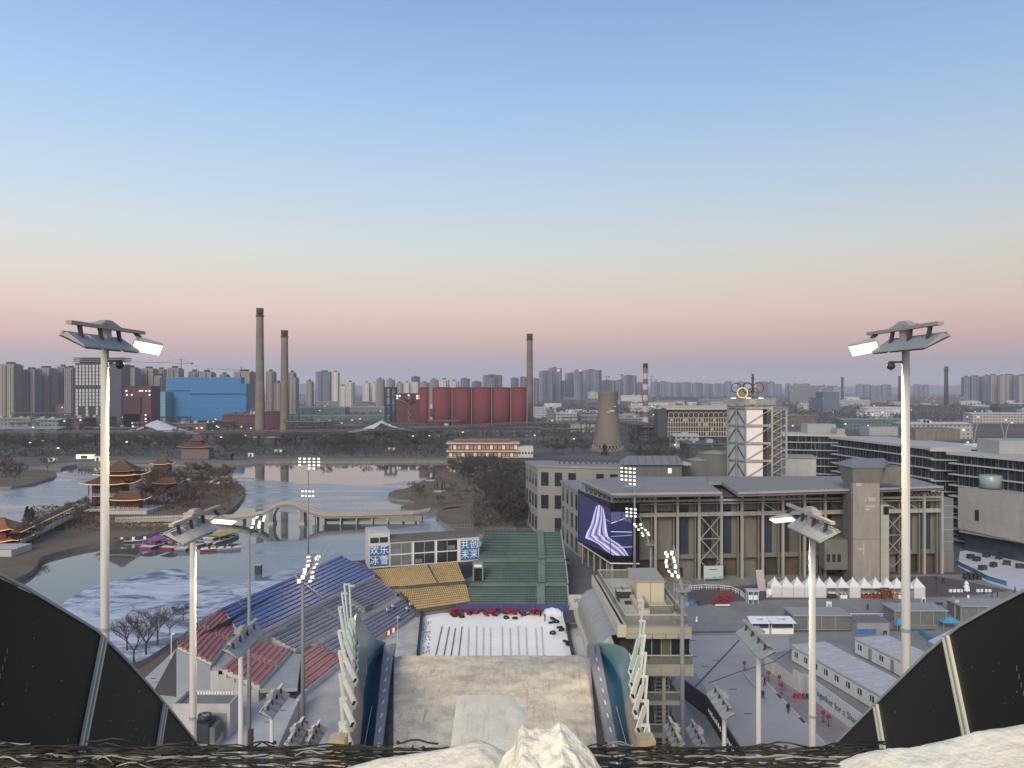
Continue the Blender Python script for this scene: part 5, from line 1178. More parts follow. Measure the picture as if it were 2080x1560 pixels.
q = thing('gold_lit_roof', 'small roof outlined in golden lights behind the island', 'pavilion', P(325,935,470)); Yq = 470
MB().box(Xat(312,Yq),Xat(340,Yq),Yq,Yq+6,0,5.0).build('wall', wood_dk, q); roof_part(q, (Xat(326,Yq),Yq+3,5.2), 11, 8, 3.6, .3, .7, led_warm)
for lb, px, py, Yy in (('hexagonal gazebo on the round islet, the one nearer the water', 893, 1010, 385), ('gazebo on the islet half hidden behind the other one', 875, 990, 430)):
    q = thing('gazebo', lb, 'gazebo', P(px, py, Yy)); c = P(px, py, Yy); zb2 = max(.15, c.z); r_ = 2.7
    MB().lathe([(3.2,0),(3.2,.4),(2.9,.5)], (c.x,c.y,0.1), 6).build('base', white_st, q)
    for k in range(6): a = k*math.pi/3; MB().tube((c.x+2.4*math.cos(a),c.y+2.4*math.sin(a),.5),(c.x+2.4*math.cos(a),c.y+2.4*math.sin(a),4.6),.15,n=6).build('column', wood_dk, q)
    MB().lathe([(3.9,4.5),(3.0,5.1),(1.9,5.7),(.9,6.7),(.15,7.9),(.12,8.8)], (c.x,c.y,0), 6).build('roof', mat('grey_tile', (.075,.07,.062), .8, .2, .6), q)
# gold-lit gate hall and covered gallery at the left edge
q = thing('lit_hall', 'hall at the left edge with orange roofs outlined in golden lights', 'pavilion', G(10,1130)); Yq = 250
MB().box(Xat(-60,Yq),Xat(12,Yq),Yq,Yq+9,0,4.6).build('wall', wood_red, q); roof_part(q, (Xat(-22,Yq),Yq+4.5,Zat(1100,Yq)), 17, 13, 3.2, .4, .9, led_warm, mat('orange_tile', (.24,.10,.045), .5, .2, .5))
MB().box(Xat(-45,Yq),Xat(0,Yq),Yq+2,Yq+8,4,Zat(1078,Yq)).build('upper_wall', wood_red, q); roof_part(q, (Xat(-22,Yq),Yq+4.5,Zat(1079,Yq)), 14, 11, 3.4, .3, .9, led_warm, mat('orange_tile', (.24,.10,.045), .5))
MB().box(Xat(-60,240),Xat(40,240),236,246,-.2,2.2).build('stone_base', white_st, q)
b = MB(); rail(b, [(Xat(-60,236),236,2.2),(Xat(34,236),236,2.2)], 1.0, 16, .08); b.build('balustrade', white_st, q)
q = thing('covered_gallery', 'long covered walkway with tiled roof and white balustrade climbing from the lit hall', 'gallery', G(90,1090)); n_ = 9
ga, gb = Vector((Xat(30,248),248,0)), Vector((Xat(140,300),300,0))
for k in range(n_):
    p, r_ = ga.lerp(gb, k/n_), ga.lerp(gb, (k+1)/n_); d = (gb-ga).normalized(); nn = Vector((-d.y,d.x,0))*1.7
    b = MB(); b.hexa([p-nn+Vector((0,0,5.2)),r_-nn+Vector((0,0,5.2)),r_+nn+Vector((0,0,5.2)),p+nn+Vector((0,0,5.2))],[p-nn*.06+Vector((0,0,6.4)),r_-nn*.06+Vector((0,0,6.4)),r_+nn*.06+Vector((0,0,6.4)),p+nn*.06+Vector((0,0,6.4))]); rr = sub(b.build('roof', tile, q))
    MB().bar(p-nn+Vector((0,0,5.28)), r_-nn+Vector((0,0,5.28)), .14,.14).build('eave_lights', led_warm, rr)
    for s in (-1,1): MB().tube(p+nn*s*.8, p+nn*s*.8+Vector((0,0,5.2)), .13, n=6).build('column', wood_dk, q)
    MB().bar(p-nn*.8+Vector((0,0,2.3)), r_-nn*.8+Vector((0,0,2.3)), .15, .9).build('balustrade', white_st, q)
    MB().bar(p+Vector((0,0,1.4)), r_+Vector((0,0,1.4)), 3.4, .4).build('floor', stone_b, q)
    MB().bar(p+Vector((0,0,.4)), p+Vector((0,0,1.3)), .4, 2.4).build('footing', stone_b, q)
q = thing('timber_pergola', 'dark timber pergola on the shore between gallery and mast', 'pergola', G(175,1065)); b = MB()
for px in (150,178,205):
    for dy in (0,4): p = G(px,1068,0.1); MB().box(p.x-.15,p.x+.15,p.y+dy-.15,p.y+dy+.15,.1,4.2).build('post', wood_dk, q)
p = G(150,1068,.1); r_ = G(205,1068,.1)
for dy in (0,4): MB().box(p.x-1,r_.x+1,p.y+dy-.15,p.y+dy+.15,4.2,4.55).build('beam', wood_dk, q)
for k in range(8): x = p.x+k*(r_.x-p.x)/7; MB().box(x-.1,x+.1,p.y-1,p.y+5,4.56,4.75).build('slat', wood_dk, q)
# promenade balustrade on the island shore
q = thing('shore_balustrade', 'white stone balustrade with posts along the island path behind the masts', 'railing', G(300,1056)); 
for (pa, pb, n_) in (((235,1057),(375,1052),30),):
    a, c = G(*pa,.2), G(*pb,.2)
    for k in range(n_+1): p = a.lerp(c, k/n_); MB().box(p.x-.14,p.x+.14,p.y-.14,p.y+.14,.2,1.5).build('post', white_st, q)
    MB().bar(a+Vector((0,0,.75)), c+Vector((0,0,.75)), .12, .7).build('balustrade', white_st, q); MB().bar(a+Vector((0,-.3,-.55)), c+Vector((0,-.3,-.55)), .4, 1.3).build('quay_wall', stone_l, q)
# jetty
q = thing('jetty', 'low white jetty with small panels left of the moored boats', 'jetty', G(275,1098,WZ)); a, c = G(238,1099,-.6), G(310,1096,-.6)
MB().bar(a, c, 2.0, .3).build('deck', white_st, q)
for k in range(7): p = a.lerp(c, k/6.2)+Vector((0,-.6,0)); MB().box(p.x-.5,p.x+.4,p.y-.1,p.y+.1,p.z+.15,p.z+1.3).build('side_panel', white_paint if k % 2 else dark_metal, q)
# ---- boats
def boat(label, px, py, L_, w_, hull, roof, rz, kind='covered', z=WZ+.05):
    L_ *= 1.35; w_ *= 1.4
    p = G(px, py, z); t = thing('pleasure_boat', label, 'boat', p, rz, 'pleasure boats moored by the bridge', local=True)
    b = MB(); rows = []
    for k in range(9):
        f = k/8; y = (f-.5)*L_; ww = w_/2*(math.sin(math.pi*min(1,f*.72+.28)))**.6 if f > .6 else w_/2*(.86+.14*min(1, f*3)); ww = max(ww, .08) if f < .99 else .12
        rows.append([(-ww, y, .75+.15*f), (-ww*.8, y, .05), (ww*.8, y, .05), (ww, y, .75+.15*f)])
    loft(b, rows); b.f.append((3,2,1,0)); b.m.append(0); b.build('hull', hull, t, smooth=False)
    b = MB(); loft(b, [[r_[0], r_[3]] for r_ in rows]); b.v = [(x*.9, y, zz-.08) for x, y, zz in b.v]; b.build('deck', white_paint, t)
    for s in (-1,1):
        b = MB(); b.path([(s*x_[3][0]*1.02, x_[3][1], x_[3][2]+.02) for x_ in rows], .06, 5); b.build('rub_rail', white_paint, t)
    if kind == 'covered':
        for sx_ in (-1,1):
            for sy in (-.36, -.02, .3): MB().tube((sx_*w_*.36, sy*L_, .75), (sx_*w_*.36, sy*L_, 2.3), .05, n=6).build('post', white_paint, t)
        b = MB(); rr = []
        for i in range(7): f = i/6-.5; rr.append([(f*w_*.98, -L_*.42, 2.35+.3*(1-4*f*f)), (f*w_*.98, L_*.36, 2.3+.25*(1-4*f*f))])
        loft(b, rr); b.v += [(v[0],v[1],v[2]-.1) for v in b.v[:]]; n0 = len(rr)*2; b.f += [tuple(i+n0 for i in reversed(f)) for f in b.f[:]]; b.m += [0]*len(b.f[len(b.m):]); b.build('canopy', roof, t)
        for sy in (-.25, .0, .2): MB().box(-w_*.32, w_*.32, sy*L_, sy*L_+.35, .72, 1.1).build('seat', wood_dk, t)
    elif kind == 'cabin':
        MB().box(-w_*.4,w_*.4,-L_*.32,L_*.22,.72,1.9).build('cabin', roof, t); MB().box(-w_*.42,w_*.42,-L_*.30,L_*.18,1.25,1.7).build('cabin_window', glass_dark, t); MB().box(-w_*.43,w_*.43,-L_*.34,L_*.24,1.91,2.02).build('cabin_roof', white_paint, t)
    else:
        for sy in (-.2, .1): MB().box(-w_*.35,w_*.35,sy*L_,sy*L_+.4,.72,1.15).build('seat', wood_dk, t)
        b = MB(); b.path([(-w_*.4,-L_*.1,.8),(-w_*.4,-L_*.05,1.7),(0,-L_*.04,1.9),(w_*.4,-L_*.05,1.7),(w_*.4,-L_*.1,.8)], .05, 5); b.build('windscreen_frame', white_paint, t)
    return t
mag = mat('magenta_canopy', (.30,.04,.20), .5, .1, .5); crim = mat('crimson_canopy', (.28,.02,.07), .45, .1, .5); yel = mat('yellow_canopy', (.42,.29,.035), .5, .2, .8); greyb = mat('grey_boat', (.22,.23,.25), .6); silver = mat('silver_boat', (.36,.37,.38), .5); rust = mat('rust_red_boat', (.30,.07,.05), .6)
boat('magenta canopied boat, leftmost of the moored row', 318, 1108, 8.5, 4.2, mag, mag, R(-12))
boat('crimson rounded boat with white rim beside the magenta one', 361, 1109, 9.0, 4.2, crim, crim, R(-12))
boat('yellow canopied long boat at the right end of the row', 456, 1096, 12, 4.4, silver, yel, R(-16))
boat('dark grey open boat between the crimson boat and the mast', 381, 1112, 7.5, 3.6, greyb, greyb, R(-5), 'cabin')
boat('silver open boat moored behind the magenta canopy', 336, 1092, 8, 3.0, silver, silver, R(-20), 'open')
boat('grey cabin boat moored behind the crimson boat', 368, 1090, 8, 3.4, silver, silver, R(-20), 'cabin')
boat('pale boat with windscreen right of the mast', 413, 1104, 8.5, 3.8, silver, greyb, R(-15), 'open')
boat('brown boat with yellow rails moored against the quay', 414, 1086, 7.5, 3.2, rust, yel, R(-14), 'open')
boat('slate coloured boat beside the yellow canopied boat', 437, 1100, 9, 3.4, greyb, greyb, R(-16), 'cabin')
boat('small rust red boat lying in front of the grey boats', 434, 1118, 6, 2.2, rust, rust, R(-75), 'open')
boat('small grey skiff at the far right end of the moorings', 465, 1117, 5.5, 1.8, greyb, greyb, R(-80), 'open')
q = thing('hut', 'small dark cabin standing on the ice below the bridge', 'hut', G(523,1166,WZ)); p = G(523,1165,WZ+.05); MB().box(p.x-.85,p.x+.85,p.y,p.y+1.5,p.z,p.z+2.3).build('wall', dark_metal, q); MB().box(p.x-1.0,p.x+1.0,p.y-.15,p.y+1.6,p.z+2.3,p.z+2.45).build('roof', silver, q)
# shore-side sheds and stalls along the far path
for lb, px, py, w_, h_, m in (('tiny white kiosk on the far left path', 104, 938, 5, 3, white_paint), ('row of lit white stalls on the far left quay', 171, 932, 12, 3.2, win_light), ('white stand by the quay next to the left mast', 198, 938, 4, 4, white_paint),
        ('pair of lit white tents before the gateway building', 412, 928, 9, 3.4, win_light), ('small dark gazebo on the quay by the lawn', 462, 936, 5, 5, wood_dk), ('white booth on the lawn beyond the lake', 509, 928, 4, 3, white_paint), ('low white shed left of the tall chimneys', 565, 918, 6, 2, white_paint), ('low pale shed on the far lawn, mid distance', 795, 914, 6, 2, white_paint)):
    p = G(px, py); q = thing('kiosk', lb, 'kiosk', p); MB().box(p.x-w_/2,p.x+w_/2,p.y,p.y+4,0,h_).build('wall', m, q); MB().box(p.x-w_/2-.4,p.x+w_/2+.4,p.y-.4,p.y+4.4,h_,h_+.5).build('roof', mat('kiosk_roof', (.10,.09,.08), .8), q); MB().box(p.x-w_*.2,p.x+w_*.2,p.y-.08,p.y-.02,.2,h_*.75).build('opening', dark_metal, q)
# ================================================================ RIGHT: long concrete hall with video screen
tan = mat('tan_wall', (.155,.148,.13), .85, .22, .9, stretch=(1.3,1.3,.14)); hall_roof_m = mat('hall_roof', (.24,.235,.222), .85, .10, .06, bump=.1); hallc = mat('hall_column', (.32,.31,.29), .8, .22, .9, stretch=(1.3,1.3,.14))
black_gap = mat('black_gap', (.01,.01,.01), .8); amber = mat('amber_interior', (.10,.07,.042), .8, .3, .2)
t = thing('concrete_hall', 'long concrete hall with tall columns, wide grey roof and glazed bays', 'building', (80,215,0))
HA, HB = Vector((Xat(1243,206),206,0)), Vector((Xat(1913,215),215,0)); HD = (HB-HA).normalized(); HN = Vector((-HD.y,HD.x,0)); HL = (HB-HA).length
def hpx(px):   # distance along the front for a pixel column
    k = (px-1040)/F; return (k*HA.y-HA.x)/(HD.x-k*HD.y)
def HW(u, z, d=0): return HA+HD*u+HN*d+Vector((0,0,z))
def hb(b, u0, u1, z0, z1, d0, d1): return b.hexa([HW(u0,z0,d0),HW(u1,z0,d0),HW(u1,z0,d1),HW(u0,z0,d1)],[HW(u0,z1,d0),HW(u1,z1,d0),HW(u1,z1,d1),HW(u0,z1,d1)])
cols = [hpx(p) for p in (1243,1287,1331,1376,1420,1465,1507,1549,1590,1634,1676,1722,1790,1836,1877,1913)]
for i, u in enumerate(cols):
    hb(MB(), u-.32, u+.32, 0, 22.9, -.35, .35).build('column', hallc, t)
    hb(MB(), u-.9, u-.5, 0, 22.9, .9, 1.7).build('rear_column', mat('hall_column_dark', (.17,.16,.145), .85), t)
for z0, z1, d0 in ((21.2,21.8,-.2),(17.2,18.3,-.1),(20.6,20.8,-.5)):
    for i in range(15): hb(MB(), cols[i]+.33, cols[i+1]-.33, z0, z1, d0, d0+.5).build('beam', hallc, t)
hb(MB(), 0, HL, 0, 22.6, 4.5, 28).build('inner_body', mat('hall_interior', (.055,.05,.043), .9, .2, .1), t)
bays = 'TTTGXBTBDDDSXGG'
for i, k in enumerate(bays):
    u0, u1 = cols[i]+.33, cols[i+1]-.33; w_ = u1-u0
    fr = sub(hb(MB(), u0-.3, u1+.3, 5.3, 6.5, 1.9, 3.2).build('sill_beam', tan, t))
    if k == 'T':
        hb(MB(), u0+.15*w_, u1-.1*w_, 6.5, 16.9, 2.1, 2.9).build('wall_panel', tan, t); hb(MB(), u0+.15*w_, u1-.1*w_, 18.4, 20.5, 2.1, 2.9).build('wall_panel', tan, t)
        hb(MB(), u0, u0+.13*w_, 6.5, 20.5, 2.3, 2.5).build('glazing', glass_dark, t)
    elif k in 'GB':
        hb(MB(), u0+.02*w_, u0+.62*w_, 6.5, 16.9, 2.2, 2.5).build('glazing', glass_blue, t); hb(MB(), u0+.65*w_, u1, 6.5, 20.5, 2.1, 2.9).build('wall_panel', tan, t); hb(MB(), u0+.02*w_, u0+.62*w_, 18.4, 20.5, 2.2, 2.5).build('glazing', glass_blue, t)
        b = MB()
        for q in range(1, 5): hb(b, u0+.02*w_, u0+.62*w_, 6.5+q*2.1, 6.56+q*2.1, 2.15, 2.19)
        for q in (1,2): hb(b, u0+(.02+.2*q)*w_, u0+(.035+.2*q)*w_, 6.5, 16.9, 2.1, 2.14)
        b.build('glazing_bar', dark_metal, fr)
    elif k == 'D':
        hb(MB(), u0+.45*w_, u1, 6.5, 20.5, 2.1, 2.9).build('wall_panel', mat('tan_dark', (.095,.09,.078), .85), t); hb(MB(), u0, u0+.44*w_, 6.5, 16.9, 2.3, 2.5).build('glazing', glass_dark, t)
    elif k == 'X':
        hb(MB(), u0, u1, 6.5, 20.5, 2.4, 2.9).build('wall_panel', mat('tan_dark', (.095,.09,.078), .85), t); hb(MB(), u0+.35*w_, u1-.3*w_, 7, 16, 2.2, 2.38).build('glazing', glass_dark, t)
        b = MB(); zz = [2.6, 5.2, 11.2, 17.2]
        for z0, z1 in ((5.0,11.1),(11.1,17.2)): b.bar(HW(u0,z0,-.1),HW(u1,z1,-.1),.22); b.bar(HW(u0,z1,-.1),HW(u1,z0,-.1),.22)
        b.bar(HW(u0,11.1,-.1),HW(u1,11.1,-.1),.2); b.bar(HW((u0+u1)/2,2.2,-.1),HW(u0,5,-.1),.2); b.bar(HW((u0+u1)/2,2.2,-.1),HW(u1,5,-.1),.2); b.build('cross_brace', steel, t)
    # ground floor
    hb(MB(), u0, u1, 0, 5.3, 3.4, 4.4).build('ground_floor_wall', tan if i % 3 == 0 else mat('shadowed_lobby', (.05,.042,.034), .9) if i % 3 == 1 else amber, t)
    if i % 2: hb(MB(), u0+.2*w_, u0+.42*w_, .1, 2.6, 3.3, 3.38).build('door', glass_dark, t)
    # top truss
    if i in (0,1,7,8,13,14):
        b = MB(); n_ = 4
        for q in range(n_): a0 = u0+w_*q/n_; a1 = u0+w_*(q+1)/n_; am = (a0+a1)/2; b.bar(HW(a0,21.8,-.2),HW(am,22.9,-.2),.16); b.bar(HW(am,22.9,-.2),HW(a1,21.8,-.2),.16)
        b.build('truss_web', steel, t)
    else: hb(MB(), u0+.1*w_, u1-.15*w_, 20.9, 22.6, 2.2, 2.4).build('clerestory', glass_dark, t)
    if i in (7,12,13): MB().bar(HW(u0,20.4,-.2),HW(u0+.8*w_,18.0,-.2),.18).build('knee_brace', steel, t)
# roof slabs with a cut-out
def roofslab(name, pts, z, th=.9, m=hall_roof_m):
    b = MB(); b.prism([tuple(G(px,py,z)[:2]) for px, py in pts], z-th, z); return b.build(name, m, t)
roofslab('roof', [(1180,976),(1243,1004),(1467,1001),(1437,979),(1437,968),(1260,968)], 24.6)
roofslab('roof', [(1500,1002),(1917,989),(1836,966),(1437,968),(1438,979),(1466,979)], 24.7)
hb(MB(), hpx(1467)-1.0, hpx(1500)-.5, 22.2, 22.9, 0, 16).build('roof_well', mat('roof_well', (.07,.07,.07), .9), t)
b = MB()
for p, q in (((1180,976),(1243,1004)),((1243,1004),(1467,1001)),((1500,1002),(1917,989))): b.bar(G(*p,24.85)+Vector((0,.2,0)), G(*q,24.85)+Vector((0,.2,0)), .35, .5)
b.build('roof_edge', mat('roof_edge', (.33,.32,.30), .7), t)
speckled(hall_roof_m, .9, .4, (.12,.12,.115))
# chamfered left end with lattice girder
c0, c1 = Vector((Xat(1180,229),229,0)), Vector((Xat(1242,206),206,0)); b = MB(); n_ = 7
for k in range(n_):
    p, q = c0.lerp(c1, k/n_), c0.lerp(c1, (k+1)/n_); b.bar(p+Vector((0,0,23.7)), q+Vector((0,0,21.6)), .16); b.bar(q+Vector((0,0,23.7)), p+Vector((0,0,21.6)), .16); b.bar(p+Vector((0,0,21.4)), p+Vector((0,0,23.7)), .2)
b.bar(c0+Vector((0,0,21.5)), c1+Vector((0,0,21.5)), .3); b.build('lattice_girder', steel, t)
b = MB(); d0 = c0+Vector((1.4,1.4,0)); d1 = c1+Vector((1.4,1.4,0)); b.hexa([d0,d1,d1+Vector((6,6,0)),d0+Vector((20,6,0))],[v+Vector((0,0,22.5)) for v in (d0,d1,d1+Vector((6,6,0)),d0+Vector((20,6,0)))]); b.build('end_wall', mat('end_wall_dark', (.10,.10,.105), .85), t)
for k in range(5): p = c0.lerp(c1, (k+.3)/5); MB().tube(p, p+Vector((0,0,6)), .22, n=8).build('end_column', hallc, t)
# glazed end bay on the right
b = MB(); hb(b, HL+.1, HL+4.5, 6, 20.8, 1.5, 8); b.build('glazed_end', mat('pale_glass', (.16,.18,.19), .2, .15, .2, spec=.5), t); hb(MB(), HL+.1, HL+4.6, 0, 5.9, 1.4, 8).build('end_base', tan, t)
for k in range(4): hb(MB(), HL+.1, HL+4.55, 8.5+k*3.4, 8.7+k*3.4, 1.4, 1.48).build('glazing_bar', steel, t)
# ---- folded video screen
scr = thing('video_screen', 'large folded LED screen showing violet striped cloth on dark blue', 'screen', (25,206,5))
S = [Vector((Xat(1174,232),232,0)), Vector((Xat(1240,204),204,0)), Vector((Xat(1299,203.6),203.6,0))]
z0s, z1s = 5.6, 21.4
def splane(px, py, push=.0):
    a, c = (S[0], S[1]) if px < 1240 else (S[1], S[2]); k = (px-1040)/F; d = c-a; tt = (k*a.y-a.x)/(d.x-k*d.y); p = a+d*tt; nrm = Vector((d.y,-d.x,0)).normalized()
    return Vector((p.x,p.y,Zat(py,p.y)))+nrm*push
navy = mat('screen_navy', (.004,.006,.02), .3, 0, 1, emit=(.020,.030,.095), estr=.9); scrb = mat('screen_black', (.004,.004,.006), .3)
for a, c in ((S[0],S[1]),(S[1],S[2])):
    d = (c-a).normalized(); nn = Vector((-d.y,d.x,0))*.7; b = MB(); b.hexa([a+Vector((0,0,z0s)),c+Vector((0,0,z0s)),c+nn+Vector((0,0,z0s)),a+nn+Vector((0,0,z0s))],[a+Vector((0,0,z1s)),c+Vector((0,0,z1s)),c+nn+Vector((0,0,z1s)),a+nn+Vector((0,0,z1s))]); b.build('cabinet', scrb, scr)
    MB().bar(a+Vector((0,0,z0s-.15)), c+Vector((0,0,z0s-.15)), .3, .3).build('bottom_trim', mat('screen_trim', (.62,.62,.6), .5), scr)
def scr_poly(name, pts, m, push):
    b = MB(); vs = [splane(px,py,push) for px, py in pts]; b.add(vs, [tuple(range(len(vs)))]); return b.build(name, m, scr)
scr_poly('picture_area', [(1176,1002),(1239.8,1034),(1239.8,1126),(1176,1098)], navy, .03); scr_poly('picture_area', [(1240.2,1040),(1284,1039),(1284,1128),(1240.2,1127)], navy, .03)
Lf = [(1211,1029),(1205,1050),(1200,1068),(1192,1082),(1189,1093),(1203,1098),(1216,1105),(1229,1117),(1246,1128)]
Rt = [(1226,1033),(1229,1048),(1231,1062),(1233,1078),(1236,1090),(1244,1097),(1256,1104),(1268,1115),(1277,1129)]
def cv(T, f): f *= len(T)-1; i = min(int(f), len(T)-2); g = f-i; return (T[i][0]*(1-g)+T[i+1][0]*g, T[i][1]*(1-g)+T[i+1][1]*g)
bandm = [mat('led_violet_white', (.01,.01,.01), .4, 0, 1, emit=(.72,.70,1.0), estr=.95), mat('led_dark_violet', (.01,.01,.01), .4, 0, 1, emit=(.10,.09,.22), estr=.9), mat('led_mid_violet', (.01,.01,.01), .4, 0, 1, emit=(.42,.38,.72), estr=.9)]
NS, NT = 12, 46
for s in range(NS):
    b = MB(); m = bandm[[0,2,1,0,0,2,1,2,0,1,2,0][s]]
    for k in range(NT):
        q4 = []
        for f, g in ((k/NT, s/NS),((k+1)/NT, s/NS),((k+1)/NT,(s+1)/NS),(k/NT,(s+1)/NS)):
            # stripes start crosswise at the top and swing along the cloth
            l, r = cv(Lf, f), cv(Rt, f); w_ = g+.10*math.sin(f*5+g*3)*(g*(1-g))*4; q4.append((l[0]*(1-w_)+r[0]*w_, l[1]*(1-w_)+r[1]*w_+ (5*math.sin(math.pi*w_)*-1 if f < .6 else 0)))
        xs = [p[0] for p in q4]
        if min(xs) < 1240 < max(xs): q4 = [(min(p[0],1239.9) if sum(xs)/4 < 1240 else max(p[0],1240.1), p[1]) for p in q4]
        b.add([splane(x,y,.06) for x, y in q4], [(0,1,2,3)])
    b.build('picture_stripe', m, scr)
for pts, m in (([(1240.5,1040),(1262,1040),(1262,1058),(1241,1060)], 1), ([(1264,1041),(1282,1041),(1282,1062),(1264,1056)], 1), ([(1241,1079),(1284,1080),(1284,1081.5),(1241,1080.5)], 0), ([(1241,1089),(1284,1086),(1284,1087.5),(1241,1090.5)], 2), ([(1256,1111),(1284,1110),(1284,1111.2),(1256,1112.2)], 0), ([(1241,1062),(1270,1052),(1270,1053.5),(1241,1064)], 0), ([(1229,1053),(1239.5,1059),(1239.5,1060.4),(1229,1054.4)], 2)):
    scr_poly('picture_detail', pts, bandm[m], .07)
# ---- billboard, tower with weathered concrete face
q = thing('billboard', 'pale billboard with a faint mountain landscape between the hall columns', 'billboard', (54,203,0)); a, c = hpx(1424), hpx(1463); hb(MB(), a, c, .6, 4.2, -2.2, -2.0).build('board', mat('billboard_face', (.42,.47,.48), .6, .05, 1), q)
b = MB(); base = [(0,.0),(.2,.5),(.35,.2),(.55,.75),(.7,.4),(.85,.9),(1,.3),(1,0)]; b.add([HW(a+(c-a)*f, .65+h_, -2.22) for f, h_ in base], [tuple(range(len(base)))]); b.build('printed_hills', mat('print_teal', (.22,.34,.36), .7), q); MB().bar(HW(a+(c-a)*.3,3.2,-2.22), HW(a+(c-a)*.7,3.2,-2.22), .02, .25).build('printed_line', mat('print_dark', (.10,.16,.22), .7), q)
for u in (a+.3, c-.3): hb(MB(), u-.08, u+.08, 0, 4.0, -2.0, -1.85).build('post', steel, q)
ctm = mat('board_marked_concrete', (.23,.21,.185), .9, .16, .8, bump=.3, stretch=(1,1,.35), col2=(.31,.285,.255)); cts = mat('tower_side_concrete', (.145,.14,.125), .9, .12, .4)
q = thing('concrete_tower', 'weathered concrete shaft tower with a hipped metal cap in front of the hall', 'tower', (92,203,0)); X0, X1 = Xat(1733,202), Xat(1787,202)
MB().box(X0,X1,202,203.2,0,30.6).build('front_slab', ctm, q); MB().box(X0+.05,X1-.02,203.2,208.2,0,30.6).build('shaft', cts, q)
MB().hexa([Vector(v) for v in ((X0,201.95,27.0),(X1+.02,201.95,27.0),(X1+.02,209,27.0),(X0,209,27.0))],[Vector(v) for v in ((X0-.4,201.7,31),(X1+.7,201.7,31),(X1+.7,210,31),(X0-.4,210,31))]).build('flared_head', cts, q)
MB().box(X1+.3,Xat(1817,212),205.5,212,26.5,30.8).build('lift_room', tan, q)
b = MB(); b.add([(X0-.6,201.4,31.05),(Xat(1797,201.4),201.4,31.05),(Xat(1812,212),213,31.05),(X0-.9,213,31.05),(X0+1.6,206.5,33.1),(Xat(1796,206.5),206.5,33.1)], [(0,1,5,4),(1,2,5),(2,3,4,5),(3,0,4),(3,2,1,0)]); b.build('hipped_cap', mat('blue_metal_roof', (.165,.175,.19), .6, .08, .3), q)
for (x, z, w_, h_) in ((.45,22.2,.09,.5),(.52,22.2,.07,.5),(.60,22.2,.1,.5),(.70,22.2,.13,.5),(.45,20.6,.38,.25),(.45,19.8,.18,.25),(.15,9.4,.22,.28),(.37,8.0,.05,1.6),(.12,26.2,.2,.9)): MB().box(X0+(X1-X0)*x, X0+(X1-X0)*(x+w_), 201.96, 201.995, z, z+h_*2).build('pale_patch', mat('pale_repair', (.40,.37,.33), .9), q)
MB().box(X0, X1, 201.97, 201.998, 12.1, 12.22).build('pour_joint', cts, q)
MB().box(Xat(1675,205),X0-.1,205,209,3.5,11.5).build('side_block', cts, q)
for k in range(3): x = Xat(1679+k*11,205); MB().box(x,x+.9-.0,204.93,204.99,5.6,7.6).build('window', glass_dark, q)
q = thing('white_shaft', 'slim pale shaft with a dark square mouth beside the concrete tower', 'tower', (100,203,0)); xa, xb = Xat(1789,203.5), Xat(1806,203.5); MB().box(xa,xb,203.5,205.5,.6,21).build('shaft', mat('pale_shaft', (.36,.35,.31), .7, .06, .4), q); MB().box(xa+.7,xb-.1,203.42,203.49,18.4,20.6).build('mouth', black_gap, q)
for k in range(6): MB().box(xa-.02,xb+.02,203.45,203.5,2.5+k*3,2.56+k*3).build('joint', steel, q)
# ---- tower with rings
rt_ = thing('ring_tower', 'white panelled steel tower with outside stairs behind the hall', 'tower', (80,246,0)); YT = 244
TX0, TX1, TX2, TX3 = Xat(1478,YT+7), Xat(1514,YT), Xat(1568,YT), Xat(1597,YT); zt = 48.6; fz = [23.8+5.6*k for k in range(5)]
A0, A1 = Vector((TX0,YT+7.0,0)), Vector((TX1,YT,0))
MB().box(TX1+.3,TX1+5.7,YT+.4,YT+9,0,46.2).build('white_wall', mat('tower_white', (.70,.68,.67), .6, .04, .2), rt_)
b = MB(); dn = Vector((.35,.45,0)); b.hexa([A0+dn,A1+dn,A1+dn*3,A0+dn*3],[v+Vector((0,0,46.2)) for v in (A0+dn,A1+dn,A1+dn*3,A0+dn*3)]); b.build('glass_side', mat('tower_glass', (.30,.36,.38), .3, .06, .1, spec=.5), rt_)
for k in range(3): p = A0.lerp(A1, k/2); MB().bar(p, p+Vector((0,0,47)), .45).build('post', mat('tower_steel', (.22,.22,.21), .6), rt_)
for x in (TX2, TX3): MB().box(x-.28,x+.28,YT-.28,YT+.28,0,47 if x == TX2 else 45).build('post', hallc, rt_)
for k in range(5):
    z = fz[k]-.6
    if k < 5: MB().bar(A0+Vector((0,0,z)), A1+Vector((0,0,z)), .3, .4).build('ring_beam', mat('tower_steel', (.22,.22,.21)), rt_); MB().box(TX1+.3,TX2-.3,YT-.2,YT+.2,z-.3,z+.4).build('ring_beam', hallc, rt_)
    if k < 4:
        z1 = fz[k+1]-1.2; m_ = A0.lerp(A1,.5)
        MB().bar(A0+Vector((0,0,z+.3)), m_+Vector((0,0,z1)), .22).build('brace', mat('tower_steel_dark', (.05,.05,.05)), rt_); MB().bar(A1+Vector((0,0,z+.3)), m_+Vector((0,0,z1)), .22).build('brace', mat('tower_steel_dark', (.05,.05,.05)), rt_)
        MB().bar((TX1+.4,YT-.1,z+.4),(TX2-.3,YT-.1,z1+.3), .2).build('brace', hallc, rt_)
MB().box(TX1+5.9,TX2-.5,YT+3,YT+8,0,46).build('stair_core', mat('core_dark', (.055,.052,.048), .9, .3, .5), rt_)
